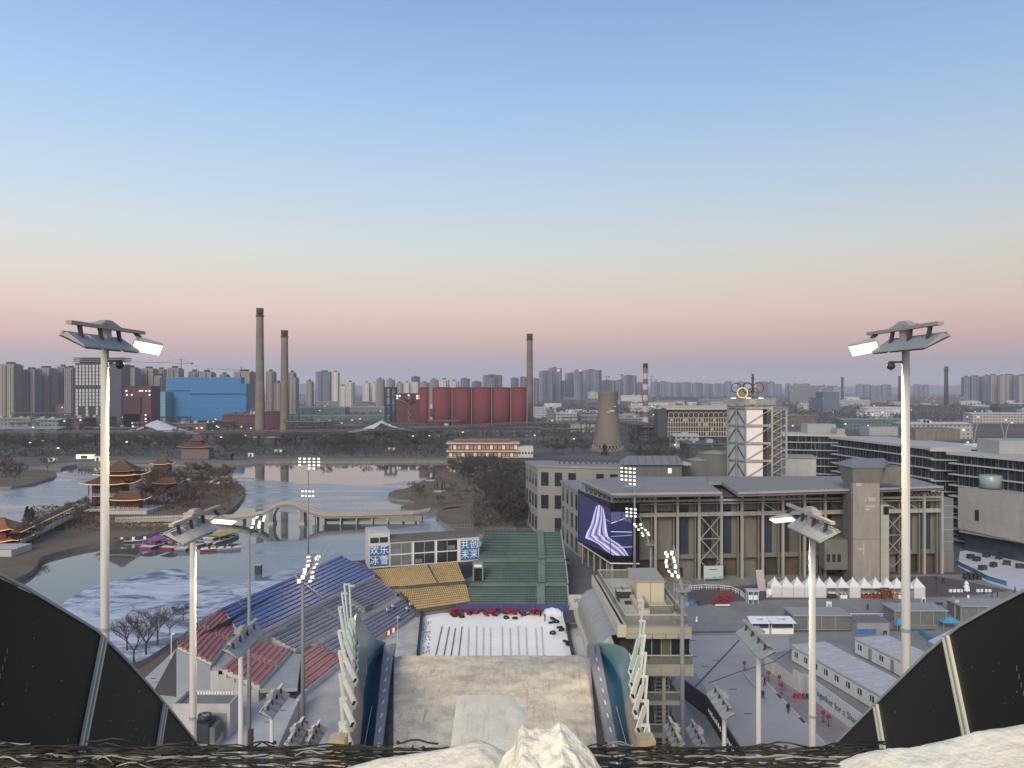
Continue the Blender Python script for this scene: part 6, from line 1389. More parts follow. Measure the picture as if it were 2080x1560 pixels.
for k in range(9):
    z = 22.4+k*2.6; MB().bar((TX2+.3,YT-.1,z),(TX3-1.0,YT+.2,z+1.9), .2, .3).build('stair_stringer', hallc, rt_); MB().bar((TX3-1.0,YT+.2,z+1.9),(TX3-.3,YT+.2,z+1.9), .2, .3).build('landing', hallc, rt_); MB().bar((TX3-1.0,YT+3.2,z+1.9),(TX2+.3,YT+3.0,z+2.6), .18, .3).build('stair_stringer', steel, rt_)
    b = MB(); b.bar((TX2+.3,YT-.2,z+1.1),(TX3-1.0,YT+.1,z+3.0), .07); b.build('handrail', steel, rt_)
MB().box(TX3-1.2,TX3-.9,YT+1.5,YT+1.8,0,45).build('post', steel, rt_); MB().box(TX2+.3,TX3-.3,YT+3.5,YT+4,0,44).build('rear_screen', mat('core_grey', (.13,.13,.125), .8, .3, .6), rt_)
b = MB(); b.prism([(TX0-1,YT+7.5),(TX1-.2,YT-.8),(TX2+1.0,YT-.8),(TX3-1.5,YT+1.5),(TX3-1.5,YT+9),(TX0,YT+10)], 46.6, 48.6); b.build('roof_cap', mat('tower_cap', (.25,.255,.25), .7), rt_)
MB().box(TX1+1,TX1+3.2,YT-1.0,YT-.85,46.8,48.4).build('cap_panel', mat('pale_edge', (.34,.35,.33)), rt_)
rg = thing('five_rings', 'five coloured interlocked rings standing on the white panelled tower', 'ring sign', (75,244,48.7))
for px, py, col_, r_ in ((1496,788,(.03,.09,.20),1.55),(1519,788,(.006,.007,.012),1.6),(1541,788,(.33,.02,.03),1.65),(1508,798,(.78,.50,.06),1.6),(1530,798,(.03,.12,.05),1.6)):
    c = P(px, py, 244); nm = 'ring'; b = MB(); torus(b, (0,0,0), r_, .18, 28, 8, R(90)); b.v = [(v[0]+c.x, v[1]+c.y+(.25 if py < 790 else -.15), v[2]+c.z) for v in b.v]
    m = mat('ring_%d' % px, col_, .4, .05, 1) if px != 1508 else mat('ring_lit_yellow', (.8,.55,.1), .4, 0, 1, emit=(.95,.68,.12), estr=.35); b.build(nm, m, rg, smooth=True)
b = MB()
for px in (1500,1508,1519,1530,1541): c = P(px,808,244); b.bar((c.x,c.y+.4,48.6),(c.x,c.y+.4,50.2),.12)
b.build('support_post', steel, rg); MB().tube((Xat(1528,246),246,48.6),(Xat(1528,246),246,Zat(759,246)),.18,.1,6).build('mast', dark_metal, rg)
for px in (1489,1520,1545): c = P(px,808,243.3); MB().box(c.x-.6,c.x+.9,243.2,243.6,48.62,48.9).build('lit_strip', win_light, rg)
# ---- hotel blocks left of the hall
hw = mat('hotel_wall', (.225,.225,.215), .8, .08, .2); hr = mat('hotel_roof', (.24,.24,.235), .85, .1, .2)
def facade_building(name, label, pts, ztop, depth, floors, bays_, wallm, roofm, winm=glass_dark, z0=0, fh=None, ww=.55, wh=.6, skip=()):
    """pts: front polyline [(px, Y), ...] left to right; walls behind it by depth"""
    V = [Vector((Xat(px, Y), Y, 0)) for px, Y in pts]; t = thing(name, label, 'building', V[0])
    for si, (a, c) in enumerate(zip(V, V[1:])):
        d = (c-a); L_ = d.length; d.normalize(); n = Vector((-d.y, d.x, 0)); n = n if n.y > 0 or abs(n.y) < .3 and n.x > 0 else -n
        b = MB(); b.hexa([a+Vector((0,0,z0)),c+Vector((0,0,z0)),c+n*depth+Vector((0,0,z0)),a+n*depth+Vector((0,0,z0))],[a+Vector((0,0,ztop)),c+Vector((0,0,ztop)),c+n*depth+Vector((0,0,ztop)),a+n*depth+Vector((0,0,ztop))]); w = sub(b.build('wall', wallm, t))
        h_ = fh or (ztop-z0)/floors; nb = bays_[si]
        for f in range(floors):
            for k in range(nb):
                if (si, f, k) in skip: continue
                u = L_*(k+.5)/nb; hw_ = L_/nb*ww/2; zc = ztop-h_*(f+.52); o = -n*.06
                b = MB(); p0, p1 = a+d*(u-hw_)+o, a+d*(u+hw_)+o; up = Vector((0,0,zc-h_*wh/2)); up2 = Vector((0,0,zc+h_*wh/2)); b.hexa([p0+up,p1+up,p1-o*.9+up,p0-o*.9+up],[p0+up2,p1+up2,p1-o*.9+up2,p0-o*.9+up2]); b.build('window', winm, w)
        b = MB(); b.hexa([v+Vector((0,0,ztop+.003)) for v in (a-n*.4-d*.3,c-n*.4+d*.3,c+n*(depth+.4)+d*.3,a+n*(depth+.4)-d*.3)],[v+Vector((0,0,ztop+.7)) for v in (a-n*.4-d*.3,c-n*.4+d*.3,c+n*(depth+.4)+d*.3,a+n*(depth+.4)-d*.3)]); b.build('roof', roofm, t)
    return t
h1_ = facade_building('hotel', 'pale grey three storey block with square windows behind the bare trees', [(1093,272),(1262,264)], 24.0, 16, 3, [6], hw, hr, skip=((0,0,3),(0,2,0),(0,2,4)))
facade_building('hotel_end', 'pale gable block at the left end of the three storey block', [(1068,296),(1092,272.5)], 23.2, 10, 3, [4], hw, hr, ww=.5)
h2_ = facade_building('corner_block', 'grey block with tall narrow windows tucked left of the screen', [(1140,262),(1176,236)], 19.8, 9, 3, [4], mat('hotel_wall2', (.26,.25,.235), .8, .08, .2), hr, ww=.42, wh=.72)
vr = thing('roof_pipes', 'row of slanted vent pipes along the roof of the three storey block', 'roof vent', P(1190,950,272))
for k in range(11): x = Xat(1135+k*11, 274); MB().path([(x,274,24.9),(x+.5,274.5,25.9),(x+1.2,275,26.3),(x+1.9,274.3,25.1)], .16, 6).build('pipe', dark_metal, vr)
sh = thing('metal_shed', 'shed with blue grey metal roof above the hall roof edge', 'building', P(1335,960,258)); xa, xb = Xat(1272,256), Xat(1385,256)
MB().box(xa,xb,256,266,0,24.8+1.6).build('wall', mat('shed_wall', (.12,.125,.13), .8, .1, .3, stretch=(4,4,.2)), sh); b = MB(); b.add([(xa-.8,255,26.4),(xb+.5,255,26.4),(xb+.5,267.5,26.4),(xa-.8,267.5,26.4),(xa+1.2,261,29.0),(xb-.2,261,29.0)], [(0,1,5,4),(1,2,5),(2,3,4,5),(3,0,4),(3,2,1,0)]); b.build('roof', mat('blue_metal_roof', (.17,.20,.24)), sh)
for k in range(7): x = xa+(xb-xa)*(k+.5)/7; MB().bar((x,255,26.55),(x+.2,261,29.1),.08).build('roof_seam', dark_metal, sh)
x = Xat(1360,256); MB().box(x-.5,x+.6,255.9,255.98,23.6,25.2).build('lit_window', win_light, sh)
facade_building('glass_lobby', 'small dark lobby right of the metal shed', [(1385,258),(1402,258)], 26, 7, 1, [2], dark_metal, mat('pale_canopy', (.36,.36,.36), .7))
for lb, px, r_, zt_ in (('round grey silo behind the hall, left of the white tower', 1424, 5.6, 26.6), ('wider round grey silo touching the white tower', 1455, 7.0, 29.0)):
    q = thing('silo', lb, 'silo', (Xat(px,272),272,0)); MB().lathe([(r_,0),(r_,zt_)], (Xat(px,272),272,0), 26).build('drum', mat('silo_grey', (.12,.12,.11), .8, .1, .2), q, smooth=True); MB().lathe([(r_+.2,zt_),(.5,zt_+1.0),(.1,zt_+1.0)], (Xat(px,272),272,0), 26).build('lid', mat('silo_lid', (.20,.20,.19), .8), q, smooth=True)
# ---- office blocks with white floor bands
band_m = mat('white_band', (.40,.39,.365), .6, .05, .3); fin2 = mat('grey_mullion', (.12,.14,.17), .5)
def office(label, pts, ztop, floors, fh, depth=18, over=.9, mull=1.6, seed=1, left_ext=0):
    V = [Vector((Xat(px, Y), Y, 0)) for px, Y in pts]; t = thing('office_block', label, 'office building', V[0], 0, 'banded glass offices behind the hall'); rnd = random.Random(seed)
    for a, c in zip(V, V[1:]):
        d = (c-a); L_ = d.length; d.normalize(); n = Vector((-d.y,d.x,0)); n = n if n.y > 0 else -n
        b = MB(); b.hexa([a,c,c+n*depth,a+n*depth],[v+Vector((0,0,ztop-.9)) for v in (a,c,c+n*depth,a+n*depth)]); b.build('glazing', mat('office_glass', (.012,.018,.028), .12, .4, .3, spec=.6), t)
        for f in range(floors+1):
            z = ztop-f*fh; th = .9 if f == 0 else .38; ov = over*(1.5 if f == 0 else 1); e = left_ext if a is V[0] else 0
            b = MB(); p = [a-n*ov-d*(ov+e), c-n*ov+d*ov, c+n*depth+d*ov, a+n*depth-d*ov]; b.hexa([v+Vector((0,0,z-th)) for v in p],[v+Vector((0,0,z)) for v in p]); b.build('floor_band', band_m, t)
            if f < floors:
                b = MB(); k = 0; u = .5
                while u < L_-.3:
                    w_ = rnd.choice((.08,.08,.12,.3)); o = -n*.08; p0, p1 = a+d*u+o, a+d*(u+w_)+o; b.hexa([p0+Vector((0,0,z-fh+.01)),p1+Vector((0,0,z-fh+.01)),p1-o*.9+Vector((0,0,z-fh+.01)),p0-o*.9+Vector((0,0,z-fh+.01))],[p0+Vector((0,0,z-th-.01)),p1+Vector((0,0,z-th-.01)),p1-o*.9+Vector((0,0,z-th-.01)),p0-o*.9+Vector((0,0,z-th-.01))]); u += mull*rnd.choice((.5,1,1,1.5))
                b.build('mullions', fin2, t, kind='stuff')
    return t
def rooftop(t, px0, px1, Y, d, z0, h_, m=None, nm='plant_room'):
    return MB().box(Xat(px0,Y), Xat(px1,Y), Y, Y+d, z0, z0+h_).build(nm, m or mat('plant_grey', (.30,.31,.31), .8, .06, .3), t)
o1 = office('dark glass office with white bands, the one just right of the ring tower', [(1596,352),(1712,346)], 31.0, 8, 3.55, seed=3); rooftop(o1, 1640, 1698, 356, 8, 31.02, 4.2)
o2 = office('long dark glass office with white bands behind the concrete tower', [(1702,330),(1895,272)], 31.0, 8, 3.7, 24, 1.0, seed=4, left_ext=3); rooftop(o2, 1766, 1830, 338, 10, 31.02, 3.6); rooftop(o2, 1860, 1950, 308, 14, 31.02, 4.6, tan); rooftop(o2, 1700, 1716, 348, 6, 31.02, 2.4)
o2b = office('flank of dark banded offices left of the rightmost office', [(1896,271),(1962,268)], 30.6, 8, 3.7, 20, seed=5)
o3 = office('dark banded glass office reaching the right edge of the photo', [(1944,258),(2150,226)], 30.4, 8, 3.65, 22, 1.0, seed=6, left_ext=1.5); rooftop(o3, 2030, 2150, 250, 12, 30.42, 4.4); rooftop(o3, 1990, 2120, 272, 10, 30.42, 1.2, white_paint, 'white_roof_slab')
facade_building('low_block', 'low pale workshop wall with a big dark door between ring tower and offices', [(1597,290),(1658,288)], 25.5, 10, 1, [3], mat('workshop_pale', (.38,.38,.36), .8), hr, ww=.5, wh=.22)
# ---- pale slanted museum wall at the right edge
q = thing('museum', 'building with a blank slanted beige wall over recessed dark glass at the right edge', 'building', (150,240,0)); a, c = Vector((Xat(1946,245),245,0)), Vector((Xat(2170,215),215,0)); d = (c-a).normalized(); n = Vector((-d.y,d.x,0)); beige = mat('museum_wall', (.30,.285,.265), .8, .12, .7, stretch=(1,1,.2))
for k in range(9):
    p, r_ = a.lerp(c, k/9), a.lerp(c, (k+.996)/9); zt0, zt1 = 20.3, 20.3; zb0 = 7.2-.9*k/9*1.5; zb1 = 7.2-.9*(k+1)/9*1.5
    for j in range(3):
        f0, f1 = j/3, (j+.994)/3; b = MB(); b.hexa([p+Vector((0,0,zb0+(zt0-zb0)*f0)), r_+Vector((0,0,zb1+(zt0-zb1)*f0)), r_+n*.6+Vector((0,0,zb1+(zt0-zb1)*f0)), p+n*.6+Vector((0,0,zb0+(zt0-zb0)*f0))],[p+Vector((0,0,zb0+(zt0-zb0)*f1)), r_+Vector((0,0,zb1+(zt0-zb1)*f1)), r_+n*.6+Vector((0,0,zb1+(zt0-zb1)*f1)), p+n*.6+Vector((0,0,zb0+(zt0-zb0)*f1))]); b.build('cladding_panel', beige, q)
b = MB(); b.hexa([a+n*.6+Vector((0,0,6)),c+n*.6+Vector((0,0,6)),c+n*22+Vector((0,0,6)),a+n*22+Vector((0,0,6))],[v+Vector((0,0,20.0)) for v in (a+n*.6,c+n*.6,c+n*22,a+n*22)]); b.build('upper_volume', beige, q)
b = MB(); b.hexa([a+n*3,c+n*3,c+n*20,a+n*20],[v+Vector((0,0,6)) for v in (a+n*3,c+n*3,c+n*20,a+n*20)]); b.build('recessed_glazing', glass_blue, q)
p = a.lerp(c,.17); MB().hexa([v-n*.04 for v in (p+Vector((0,0,10.6)),p+d*1.3+Vector((0,0,10.6)),p+d*1.3+n*.03+Vector((0,0,10.6)),p+n*.03+Vector((0,0,10.6)))],[v-n*.04 for v in (p+Vector((0,0,14)),p+d*1.3+Vector((0,0,14)),p+d*1.3+n*.03+Vector((0,0,14)),p+n*.03+Vector((0,0,14)))]).build('slot_window', glass_dark, q)
for px, r_ in ((2012,3.1),(2058,3.4)): x = Xat(px,244); MB().lathe([(r_,20.3),(r_*1.04,24.2),(r_*.9,24.4)], (x,244,0), 24).build('roof_lantern', mat('pale_green_glass', (.25,.33,.29), .3, .1, .6, spec=.5), q, smooth=True)
# white angular paving with boulders and blue edge
sheet('white_terrace', [gp([(1950,1120),(2010,1110),(2150,1130),(2300,1170),(2200,1215),(2080,1205),(2010,1185),(1945,1150)])], .034, mat('white_paving', (.42,.43,.46), .8, .12, .1, bump=.15, col2=(.58,.58,.60)))
blue_e = mat('blue_fence', (.05,.17,.30), .6, .1, .4)
q = thing('blue_hoarding', 'bright blue low hoarding winding from the hall to the white terrace', 'fence', G(1900,1160)); pl = [(1806,1160),(1850,1155),(1910,1158),(1942,1146),(1975,1162),(2005,1178),(2045,1190)]
for (p0, p1) in zip(pl, pl[1:]):
    a, c = G(*p0), G(*p1); n_ = 3
    for k in range(n_): MB().bar(a.lerp(c,k/n_)+Vector((0,0,.6)), a.lerp(c,(k+.96)/n_)+Vector((0,0,.6)), .15, 1.2).build('hoarding_panel', blue_e, q)
rnd = random.Random(5)
for k, (px, py) in enumerate([(1972,1135),(1984,1140),(2004,1132),(2030,1136),(1996,1158),(2018,1152),(2045,1148),(2072,1155),(2080,1140)]):
    p = G(px,py); q = thing('planter_stone', ['dark square stone on the white terrace nearest the hall corner','dark tilted stone on the white terrace beside the first','small dark stone under the museum glass','dark stone on the terrace below the museum slot','dark upright slab on the white terrace, left of two','dark upright slab on the white terrace, right of two','flat dark stone on the right part of the white terrace','round dark stone at the right edge of the terrace','dark stone close to the museum corner'][k], 'stone', p)
    MB().box(p.x-1.0,p.x+1.0,p.y-.6,p.y+.6,0.03,1.4,rz=rnd.uniform(-.6,.6)).build('block', dark_metal, q); MB().box(p.x-1.1,p.x+1.1,p.y-.7,p.y+.7,.03,.15).build('base', steel, q)
# ---- white peaked tents on the plaza
tentw = mat('tent_fabric', (.62,.62,.62), .7, .05, .5); tentw2 = mat('tent_wall', (.55,.55,.56), .7, .05, .5)
tl = ['leftmost white peaked tent, walls closed','second white peaked tent from the left, closed','third white peaked tent from the left, closed','white peaked tent half behind the second mast from the right','closed white peaked tent right of that mast','open white peaked tent with clutter inside, left of the pair','open white peaked tent with clutter inside, right of the pair','closed white peaked tent right of the open pair','white peaked tent over a low red counter','white peaked tent over a dark stall','white peaked tent above the brown wooden booth','white peaked tent above the orange arch','white peaked tent open beside the tall right mast','rightmost closed white peaked tent past the tall mast']
tpx = [1577,1600,1623,1646,1668,1690,1714,1737,1760,1783,1806,1827,1845,1868]; openk = {5,6,8,9,10,11,12}
for k, px in enumerate(tpx):
    Y = 190.5-.35*k*.2; c = Vector((Xat(px, Y), Y, .02)); w_ = 1.38; t = thing('peaked_tent', tl[k], 'tent', c, 0, 'white peaked tents in a row before the hall')
    b = MB(); rows = []
    for i in range(6):
        f = i/5; s_ = w_*(1-f)**1.5+.03; z = 2.75+2.2*f**.8; rows.append([(c.x-s_,Y+1.4-s_,z),(c.x+s_,Y+1.4-s_,z),(c.x+s_,Y+1.4+s_,z),(c.x-s_,Y+1.4+s_,z),(c.x-s_,Y+1.4-s_,z)])
    loft(b, rows); b.build('peaked_roof', tentw, t)
    for sx_ in (-1,1):
        for sy in (0, 2.75): MB().box(c.x+sx_*w_-.05,c.x+sx_*w_+.05,Y+sy,Y+sy+.08,0,2.75).build('leg', steel, t)
    MB().box(c.x-w_,c.x+w_,Y+2.7,Y+2.74,0.05,2.75).build('back_wall', tentw2, t); MB().box(c.x-w_,c.x+w_,Y-.03,Y+.01,2.45,2.8).build('valance', tentw, t)
    if k not in openk: MB().box(c.x-w_+.05,c.x+w_-.05,Y+.02,Y+.06,.05,2.44).build('front_wall', tentw2, t)
    for sx_ in (-1,1):
        if k not in openk or (k == 5 and sx_ < 0): MB().box(c.x+sx_*w_-.02,c.x+sx_*w_+.02,Y+.1,Y+2.7,.05,2.7).build('side_wall', tentw2, t)
for lb, px, m, w_, h_ in (('stack of dark gear with white bags in the left open tent', 1690, dark_metal, 1.8, 1.3), ('white crates inside the right open tent', 1714, white_paint, 1.7, 1.0), ('low red counter under the row of tents', 1760, mat('red_counter', (.22,.035,.03), .7), 2.4, 1.0), ('second red counter beside the wooden booth', 1783, mat('red_counter', (.22,.035,.03)), 2.0, 1.1), ('brown wooden booth in front of the tents', 1797, mat('brown_booth', (.15,.065,.045), .8), 1.8, 2.6), ('orange barrel by the tents', 1815, mat('orange_barrel', (.40,.15,.06), .6), 1.5, 1.1), ('small white box beside the open tent', 1830, white_paint, 1.2, 1.0)):
    p = Vector((Xat(px,189.6),189.6,0)); q = thing('stall_counter', lb, 'stall', p); MB().box(p.x-w_/2,p.x+w_/2,p.y-.1,p.y+.7,0.02,h_).build('counter', m, q); MB().box(p.x-w_/2-.05,p.x+w_/2+.05,p.y-.2,p.y+.75,h_,h_+.08).build('counter_top', dark_metal if m is not dark_metal else white_paint, q)
    for s_ in (-.3,.2): MB().box(p.x+s_*w_,p.x+s_*w_+.25,p.y+.1,p.y+.4,h_+.08,h_+.35).build('goods', white_paint, q)
q = thing('red_arch', 'dark red ribbed arch standing before the tents', 'arch', (0,0,0)); p = Vector((Xat(1805,188.5),188.5,0))
for dy in (0,.5,1.0): b = MB(); b.path([(p.x+1.0*math.cos(a),p.y+dy,.05+2.4*math.sin(a)) for a in [i*math.pi/12 for i in range(13)]], .16, 6); b.build('rib', mat('arch_red', (.20,.05,.035), .6), q)
q = thing('mascot_board', 'small white figure board at the left end of the tents', 'sign', G(1563,1212)); p = G(1563,1214); MB().box(p.x-.7,p.x+.7,p.y,p.y+.2,.02,2.2).build('board', white_paint, q); MB().lathe([(.02,0),(.55,.3),(.6,1.0),(.4,1.6),(.02,1.8)], (p.x,p.y-.3,.1), 8).build('round_figure', white_paint, q); MB().box(p.x-.25,p.x+.25,p.y-.95,p.y-.9,.6,.8).build('dark_mark', dark_metal, q)
q = thing('leaning_panel', 'pale panel leaning at the pavement corner left of the tents', 'sign', G(1548,1200)); p = G(1548,1200); MB().slab(p+Vector((-1,0,0)), p+Vector((1,-.4,0)), p+Vector((.4,.6,5.2)), p+Vector((-1.4,.8,5.2)), .1).build('board', mat('panel_pinkish', (.42,.36,.38), .7), q); MB().bar(p+Vector((0,.8,0)), p+Vector((-.4,.9,4)), .1).build('prop', steel, q)
# ---- things on the plaza
q = thing('red_racks', 'stack of red metal racks on the plaza', 'rack', G(1462,1228)); red_r = mat('red_rack', (.24,.03,.03), .6)
for k in range(6):
    p = G(1448+k*6.5, 1229-(k%3)*4); b = MB(); h_ = 1.6+.3*(k%3)
    for (dx,dy) in ((0,0),(1.3,0),(0,1.2),(1.3,1.2)): b.bar(p+Vector((dx,dy,0)), p+Vector((dx,dy,h_)), .08)
    for z in (.1, h_/2, h_): b.bar(p+Vector((0,0,z)), p+Vector((1.3,0,z)), .1, .16); b.bar(p+Vector((0,1.2,z)), p+Vector((1.3,1.2,z)), .1, .16); b.bar(p+Vector((0,0,z)), p+Vector((0,1.2,z)), .1, .16)
    b.build('rack_frame', red_r, q)
MB().bar(G(1453,1229,.5), G(1483,1229,.5), .1, .3).build('front_rail', white_paint, q)
q = thing('covered_pile', 'pile under blue and teal sheets beside the red racks', 'pile', G(1408,1230))
for k, (px, m, h_) in enumerate(((1398,'pile_blue',1.0),(1408,'pile_teal',1.5),(1418,'pile_navy',.9))):
    p = G(px,1231); MB().hexa([p+Vector(v) for v in ((-1,0,0),(1,0,0),(1,1.6,0),(-1,1.6,0))],[p+Vector(v) for v in ((-.8,.2,h_),(.7,.3,h_*.7),(.8,1.4,h_*.8),(-.7,1.3,h_))]).build('sheeted_bale', mat(m, {'pile_blue':(.12,.26,.36),'pile_teal':(.05,.15,.20),'pile_navy':(.03,.04,.08)}[m], .6), q)
q = thing('ticket_frame', 'white and blue framed checkpoint booth on the plaza corner', 'booth', G(1530,1226)); p = G(1530,1226)
for dx in (-1.2,0,1.2):
    for dy in (0,1.6): MB().box(p.x+dx-.1,p.x+dx+.1,p.y+dy-.1,p.y+dy+.1,0,2.9).build('post', mat('pale_blue_post', (.40,.48,.56), .6), q)
MB().box(p.x-1.5,p.x+1.5,p.y-.2,p.y+1.9,2.9,3.2).build('roof', mat('pale_blue_post', (.40,.48,.56)), q)
for dx in (-1.1,.1): MB().box(p.x+dx,p.x+dx+.95,p.y-.05,p.y+.02,.9,2.0).build('screen_panel', white_paint, q)
q = thing('crowd_railing', 'curved white railing on the maroon paving before the billboard', 'railing', G(1460,1192)); pts = [(1400,1199),(1430,1197),(1460,1198),(1485,1201),(1503,1208),(1512,1216)]
for a, c in zip(pts, pts[1:]):
    b = MB(); rail(b, [G(*a), G(*c)], 1.2, 6, .05); b.build('railing_section', white_paint, q)
def board_sign(lb, px, py, w_, h_, m, m2=None):
    p = G(px, py); q = thing('sign_board', lb, 'sign', p); MB().box(p.x-w_/2,p.x+w_/2,p.y,p.y+.12,.15,h_).build('board', m, q); MB().box(p.x-w_/2,p.x-w_/2+.08,p.y+.13,p.y+.2,0,h_).box(p.x+w_/2-.08,p.x+w_/2,p.y+.13,p.y+.2,0,h_).build('stand', steel, q)
    if m2: MB().box(p.x-w_*.3,p.x+w_*.3,p.y-.03,p.y-.005,h_*.3,h_*.75).build('printed_area', m2, q)
blue_p = mat('print_blue', (.06,.14,.32), .6)
board_sign('tall white and blue sign board before the closed tents', 1684, 1241, 1.2, 2.2, white_paint, mat('print_teal', (.22,.34,.36)))
board_sign('dark framed blue poster stand right of the walking person', 1822, 1235, 1.2, 1.4, dark_metal, mat('poster', (.30,.38,.55), .6)); board_sign('white feather sign right of the tall mast', 1876, 1231, .9, 2.2, white_paint, dark_metal); board_sign('thin white flag banner on the open plaza', 1967, 1228, .5, 2.3, white_paint)
board_sign('pale blue banner post by the glass booths', 1944, 1256, 1.0, 4.2, mat('banner_pale_blue', (.32,.42,.50), .7), white_paint); board_sign('small blue poster on the terrace behind the containers', 1798, 1296, .8, 1.5, dark_metal, blue_p); board_sign('low dark bench board behind the glass booths', 1908, 1229, 1.7, .6, dark_metal)
for lb, px, py, pose, top in (('person in dark coat walking alone across the plaza', 1763,1240,'walk',(.02,.02,.022)), ('person in black beside the tall right mast', 1840,1232,'stand',(.02,.02,.02)), ('person left of a pair far right on the plaza', 2015,1213,'stand',(.02,.02,.025)), ('person right of a pair far right on the plaza', 2026,1213,'stand',(.03,.03,.03)),
        ('person in dark clothes at the right edge of the plaza', 2062,1205,'walk',(.03,.035,.045)), ('person standing by the white barriers on the plaza', 1999,1208,'stand',(.02,.02,.02)), ('person with black and white jacket by the post', 1936,1224,'stand',(.25,.25,.25)), ('person in dark coat on the brown paving', 1916,1185,'walk',(.03,.03,.03)),
        ('person in black walking down the lane by the red lanterns', 1601,1449,'walk',(.015,.015,.015)), ('person carrying a bag at the head of the lane', 1553,1393,'walk',(.02,.02,.02)), ('person in dark jacket bent at the lane edge near the second mast', 1549,1420,'stand',(.02,.02,.03))): person(lb, G(px,py), pose, top, (.02,.02,.022), rz=px*.61)
q = thing('barrier_row', 'row of small white barrier blocks on the plaza', 'barrier', G(1940,1203))
for k in range(8): p = G(1931+k*8+(24 if k > 3 else 0), 1203); MB().box(p.x-.35,p.x+.35,p.y,p.y+.3,0,.75).build('barrier_block', white_paint, q)
q = thing('signpost', 'thin dark post with a small box on the brown paving', 'post', G(1902,1205)); p = G(1902,1206); MB().tube(p, p+Vector((0,0,3.6)), .09, n=6).build('post', dark_metal, q); MB().box(p.x-.25,p.x+.25,p.y-.2,p.y+.2,3.6,4.2).build('head_box', dark_metal, q)
q = thing('stage_gear', 'dark stage truss and boxes on the brown terrace', 'stage', G(1975,1180))
for k in range(4): p = G(1966+k*8,1178); MB().box(p.x-.8,p.x+.6,p.y,p.y+1,0,1.5+.4*(k%2)).build('gear_box', dark_metal, q)
q = thing('panda_board', 'white and black cut-out figure on the plaza', 'sign', G(1963,1203)); p = G(1963,1203); MB().lathe([(.1,0),(.8,.4),(.7,1.4),(.45,1.9),(.6,2.3),(.1,2.9)], (p.x,p.y,0), 9).build('round_figure', white_paint, q); MB().box(p.x-.9,p.x-.5,p.y-.3,p.y+.2,.2,1.2).box(p.x+.5,p.x+.9,p.y-.3,p.y+.2,.2,1.4).build('dark_limb', dark_metal, q)
# ---- glass booths and kiosks
gb_w = mat('booth_glass', (.14,.15,.145), .25, .15, .4, spec=.5)
def booth(lb, px0, px1, yb, h_, depth=5.5, n_=4):
    a, c = G(px0, yb), G(px1, yb); q = thing('glass_booth', lb, 'booth', a, 0, 'flat roofed glass booths on the plaza')
    MB().box(a.x-.3,c.x+.3,a.y-.4,a.y+depth+.3,h_,h_+.25).build('roof', mat('booth_roof', (.30,.31,.30), .7, .06, .3), q)
    for k in range(n_):
        x0 = a.x+(c.x-a.x)*k/n_; x1 = a.x+(c.x-a.x)*(k+1)/n_; MB().box(x0+.08,x1-.08,a.y+.05,a.y+.1,.1,h_-.1).build('glass_pane', gb_w, q); MB().box(x0-.07,x0+.07,a.y-.02,a.y+.15,0,h_).build('mullion', steel, q)
    MB().box(c.x-.07,c.x+.07,a.y-.02,a.y+.15,0,h_).build('mullion', steel, q); MB().box(a.x+.02,a.x+.08,a.y+.2,a.y+depth,.1,h_-.05).build('side_glass', gb_w, q); MB().box(a.x,c.x,a.y+depth-.1,a.y+depth,0,h_).build('back_wall', mat('booth_back', (.17,.17,.16), .8), q); MB().box(a.x-.1,c.x+.1,a.y-.1,a.y+depth,0.012,.1).build('plinth', concrete, q)
booth('long glass booth with flat roof behind the kiosks', 1612, 1726, 1279, 3.0); booth('glass booth behind the tall right mast', 1818, 1922, 1270, 3.1); booth('glass booth at the edge of the black wall, right', 1952, 2060, 1262, 3.3, n_=3)
for lb, px0, px1, s_ in (('white canopied kiosk, right of the two', 1567, 1612, '1110'), ('white canopied kiosk, left of the two', 1528, 1563, '11P')):
    a, c = G(px0,1288), G(px1,1288); q = thing('kiosk', lb, 'kiosk', a); MB().box(a.x,c.x,a.y,a.y+2.2,.02,1.1).build('counter', white_paint, q); MB().box(a.x+.1,c.x-.1,a.y+.6,a.y+2.1,1.1,2.3).build('opening', dark_metal, q)
    for x in (a.x,c.x-.1): MB().box(x,x+.1,a.y,a.y+.1,1.1,2.35).build('post', white_paint, q)
    MB().slab((a.x-.5,a.y-.6,2.35),(c.x+.4,a.y-.6,2.35),(c.x+.2,a.y+2.6,2.95),(a.x-.3,a.y+2.6,2.95),.12).build('canopy', white_paint, q); text(s_, .95, ((a.x+c.x)/2, a.y+.9, 2.84), 0, dark_metal, q, tilt=math.atan2(.6,3.2), ext=.01)
a = G(1795,1290); q = thing('grey_store', 'low grey metal store with blue side between the booths', 'shed', a); MB().box(a.x-5.6,a.x+1.2,a.y,a.y+5,0,2.6).build('wall', mat('store_grey', (.26,.26,.26), .7), q); MB().box(a.x-5.7,a.x+1.3,a.y-.1,a.y+5.1,2.6,2.75).build('roof', mat('store_roof', (.16,.16,.165), .7), q); MB().box(a.x-5.62,a.x-1.6,a.y-.05,a.y-.01,.1,1.3).build('blue_sheet', blue_p, q)
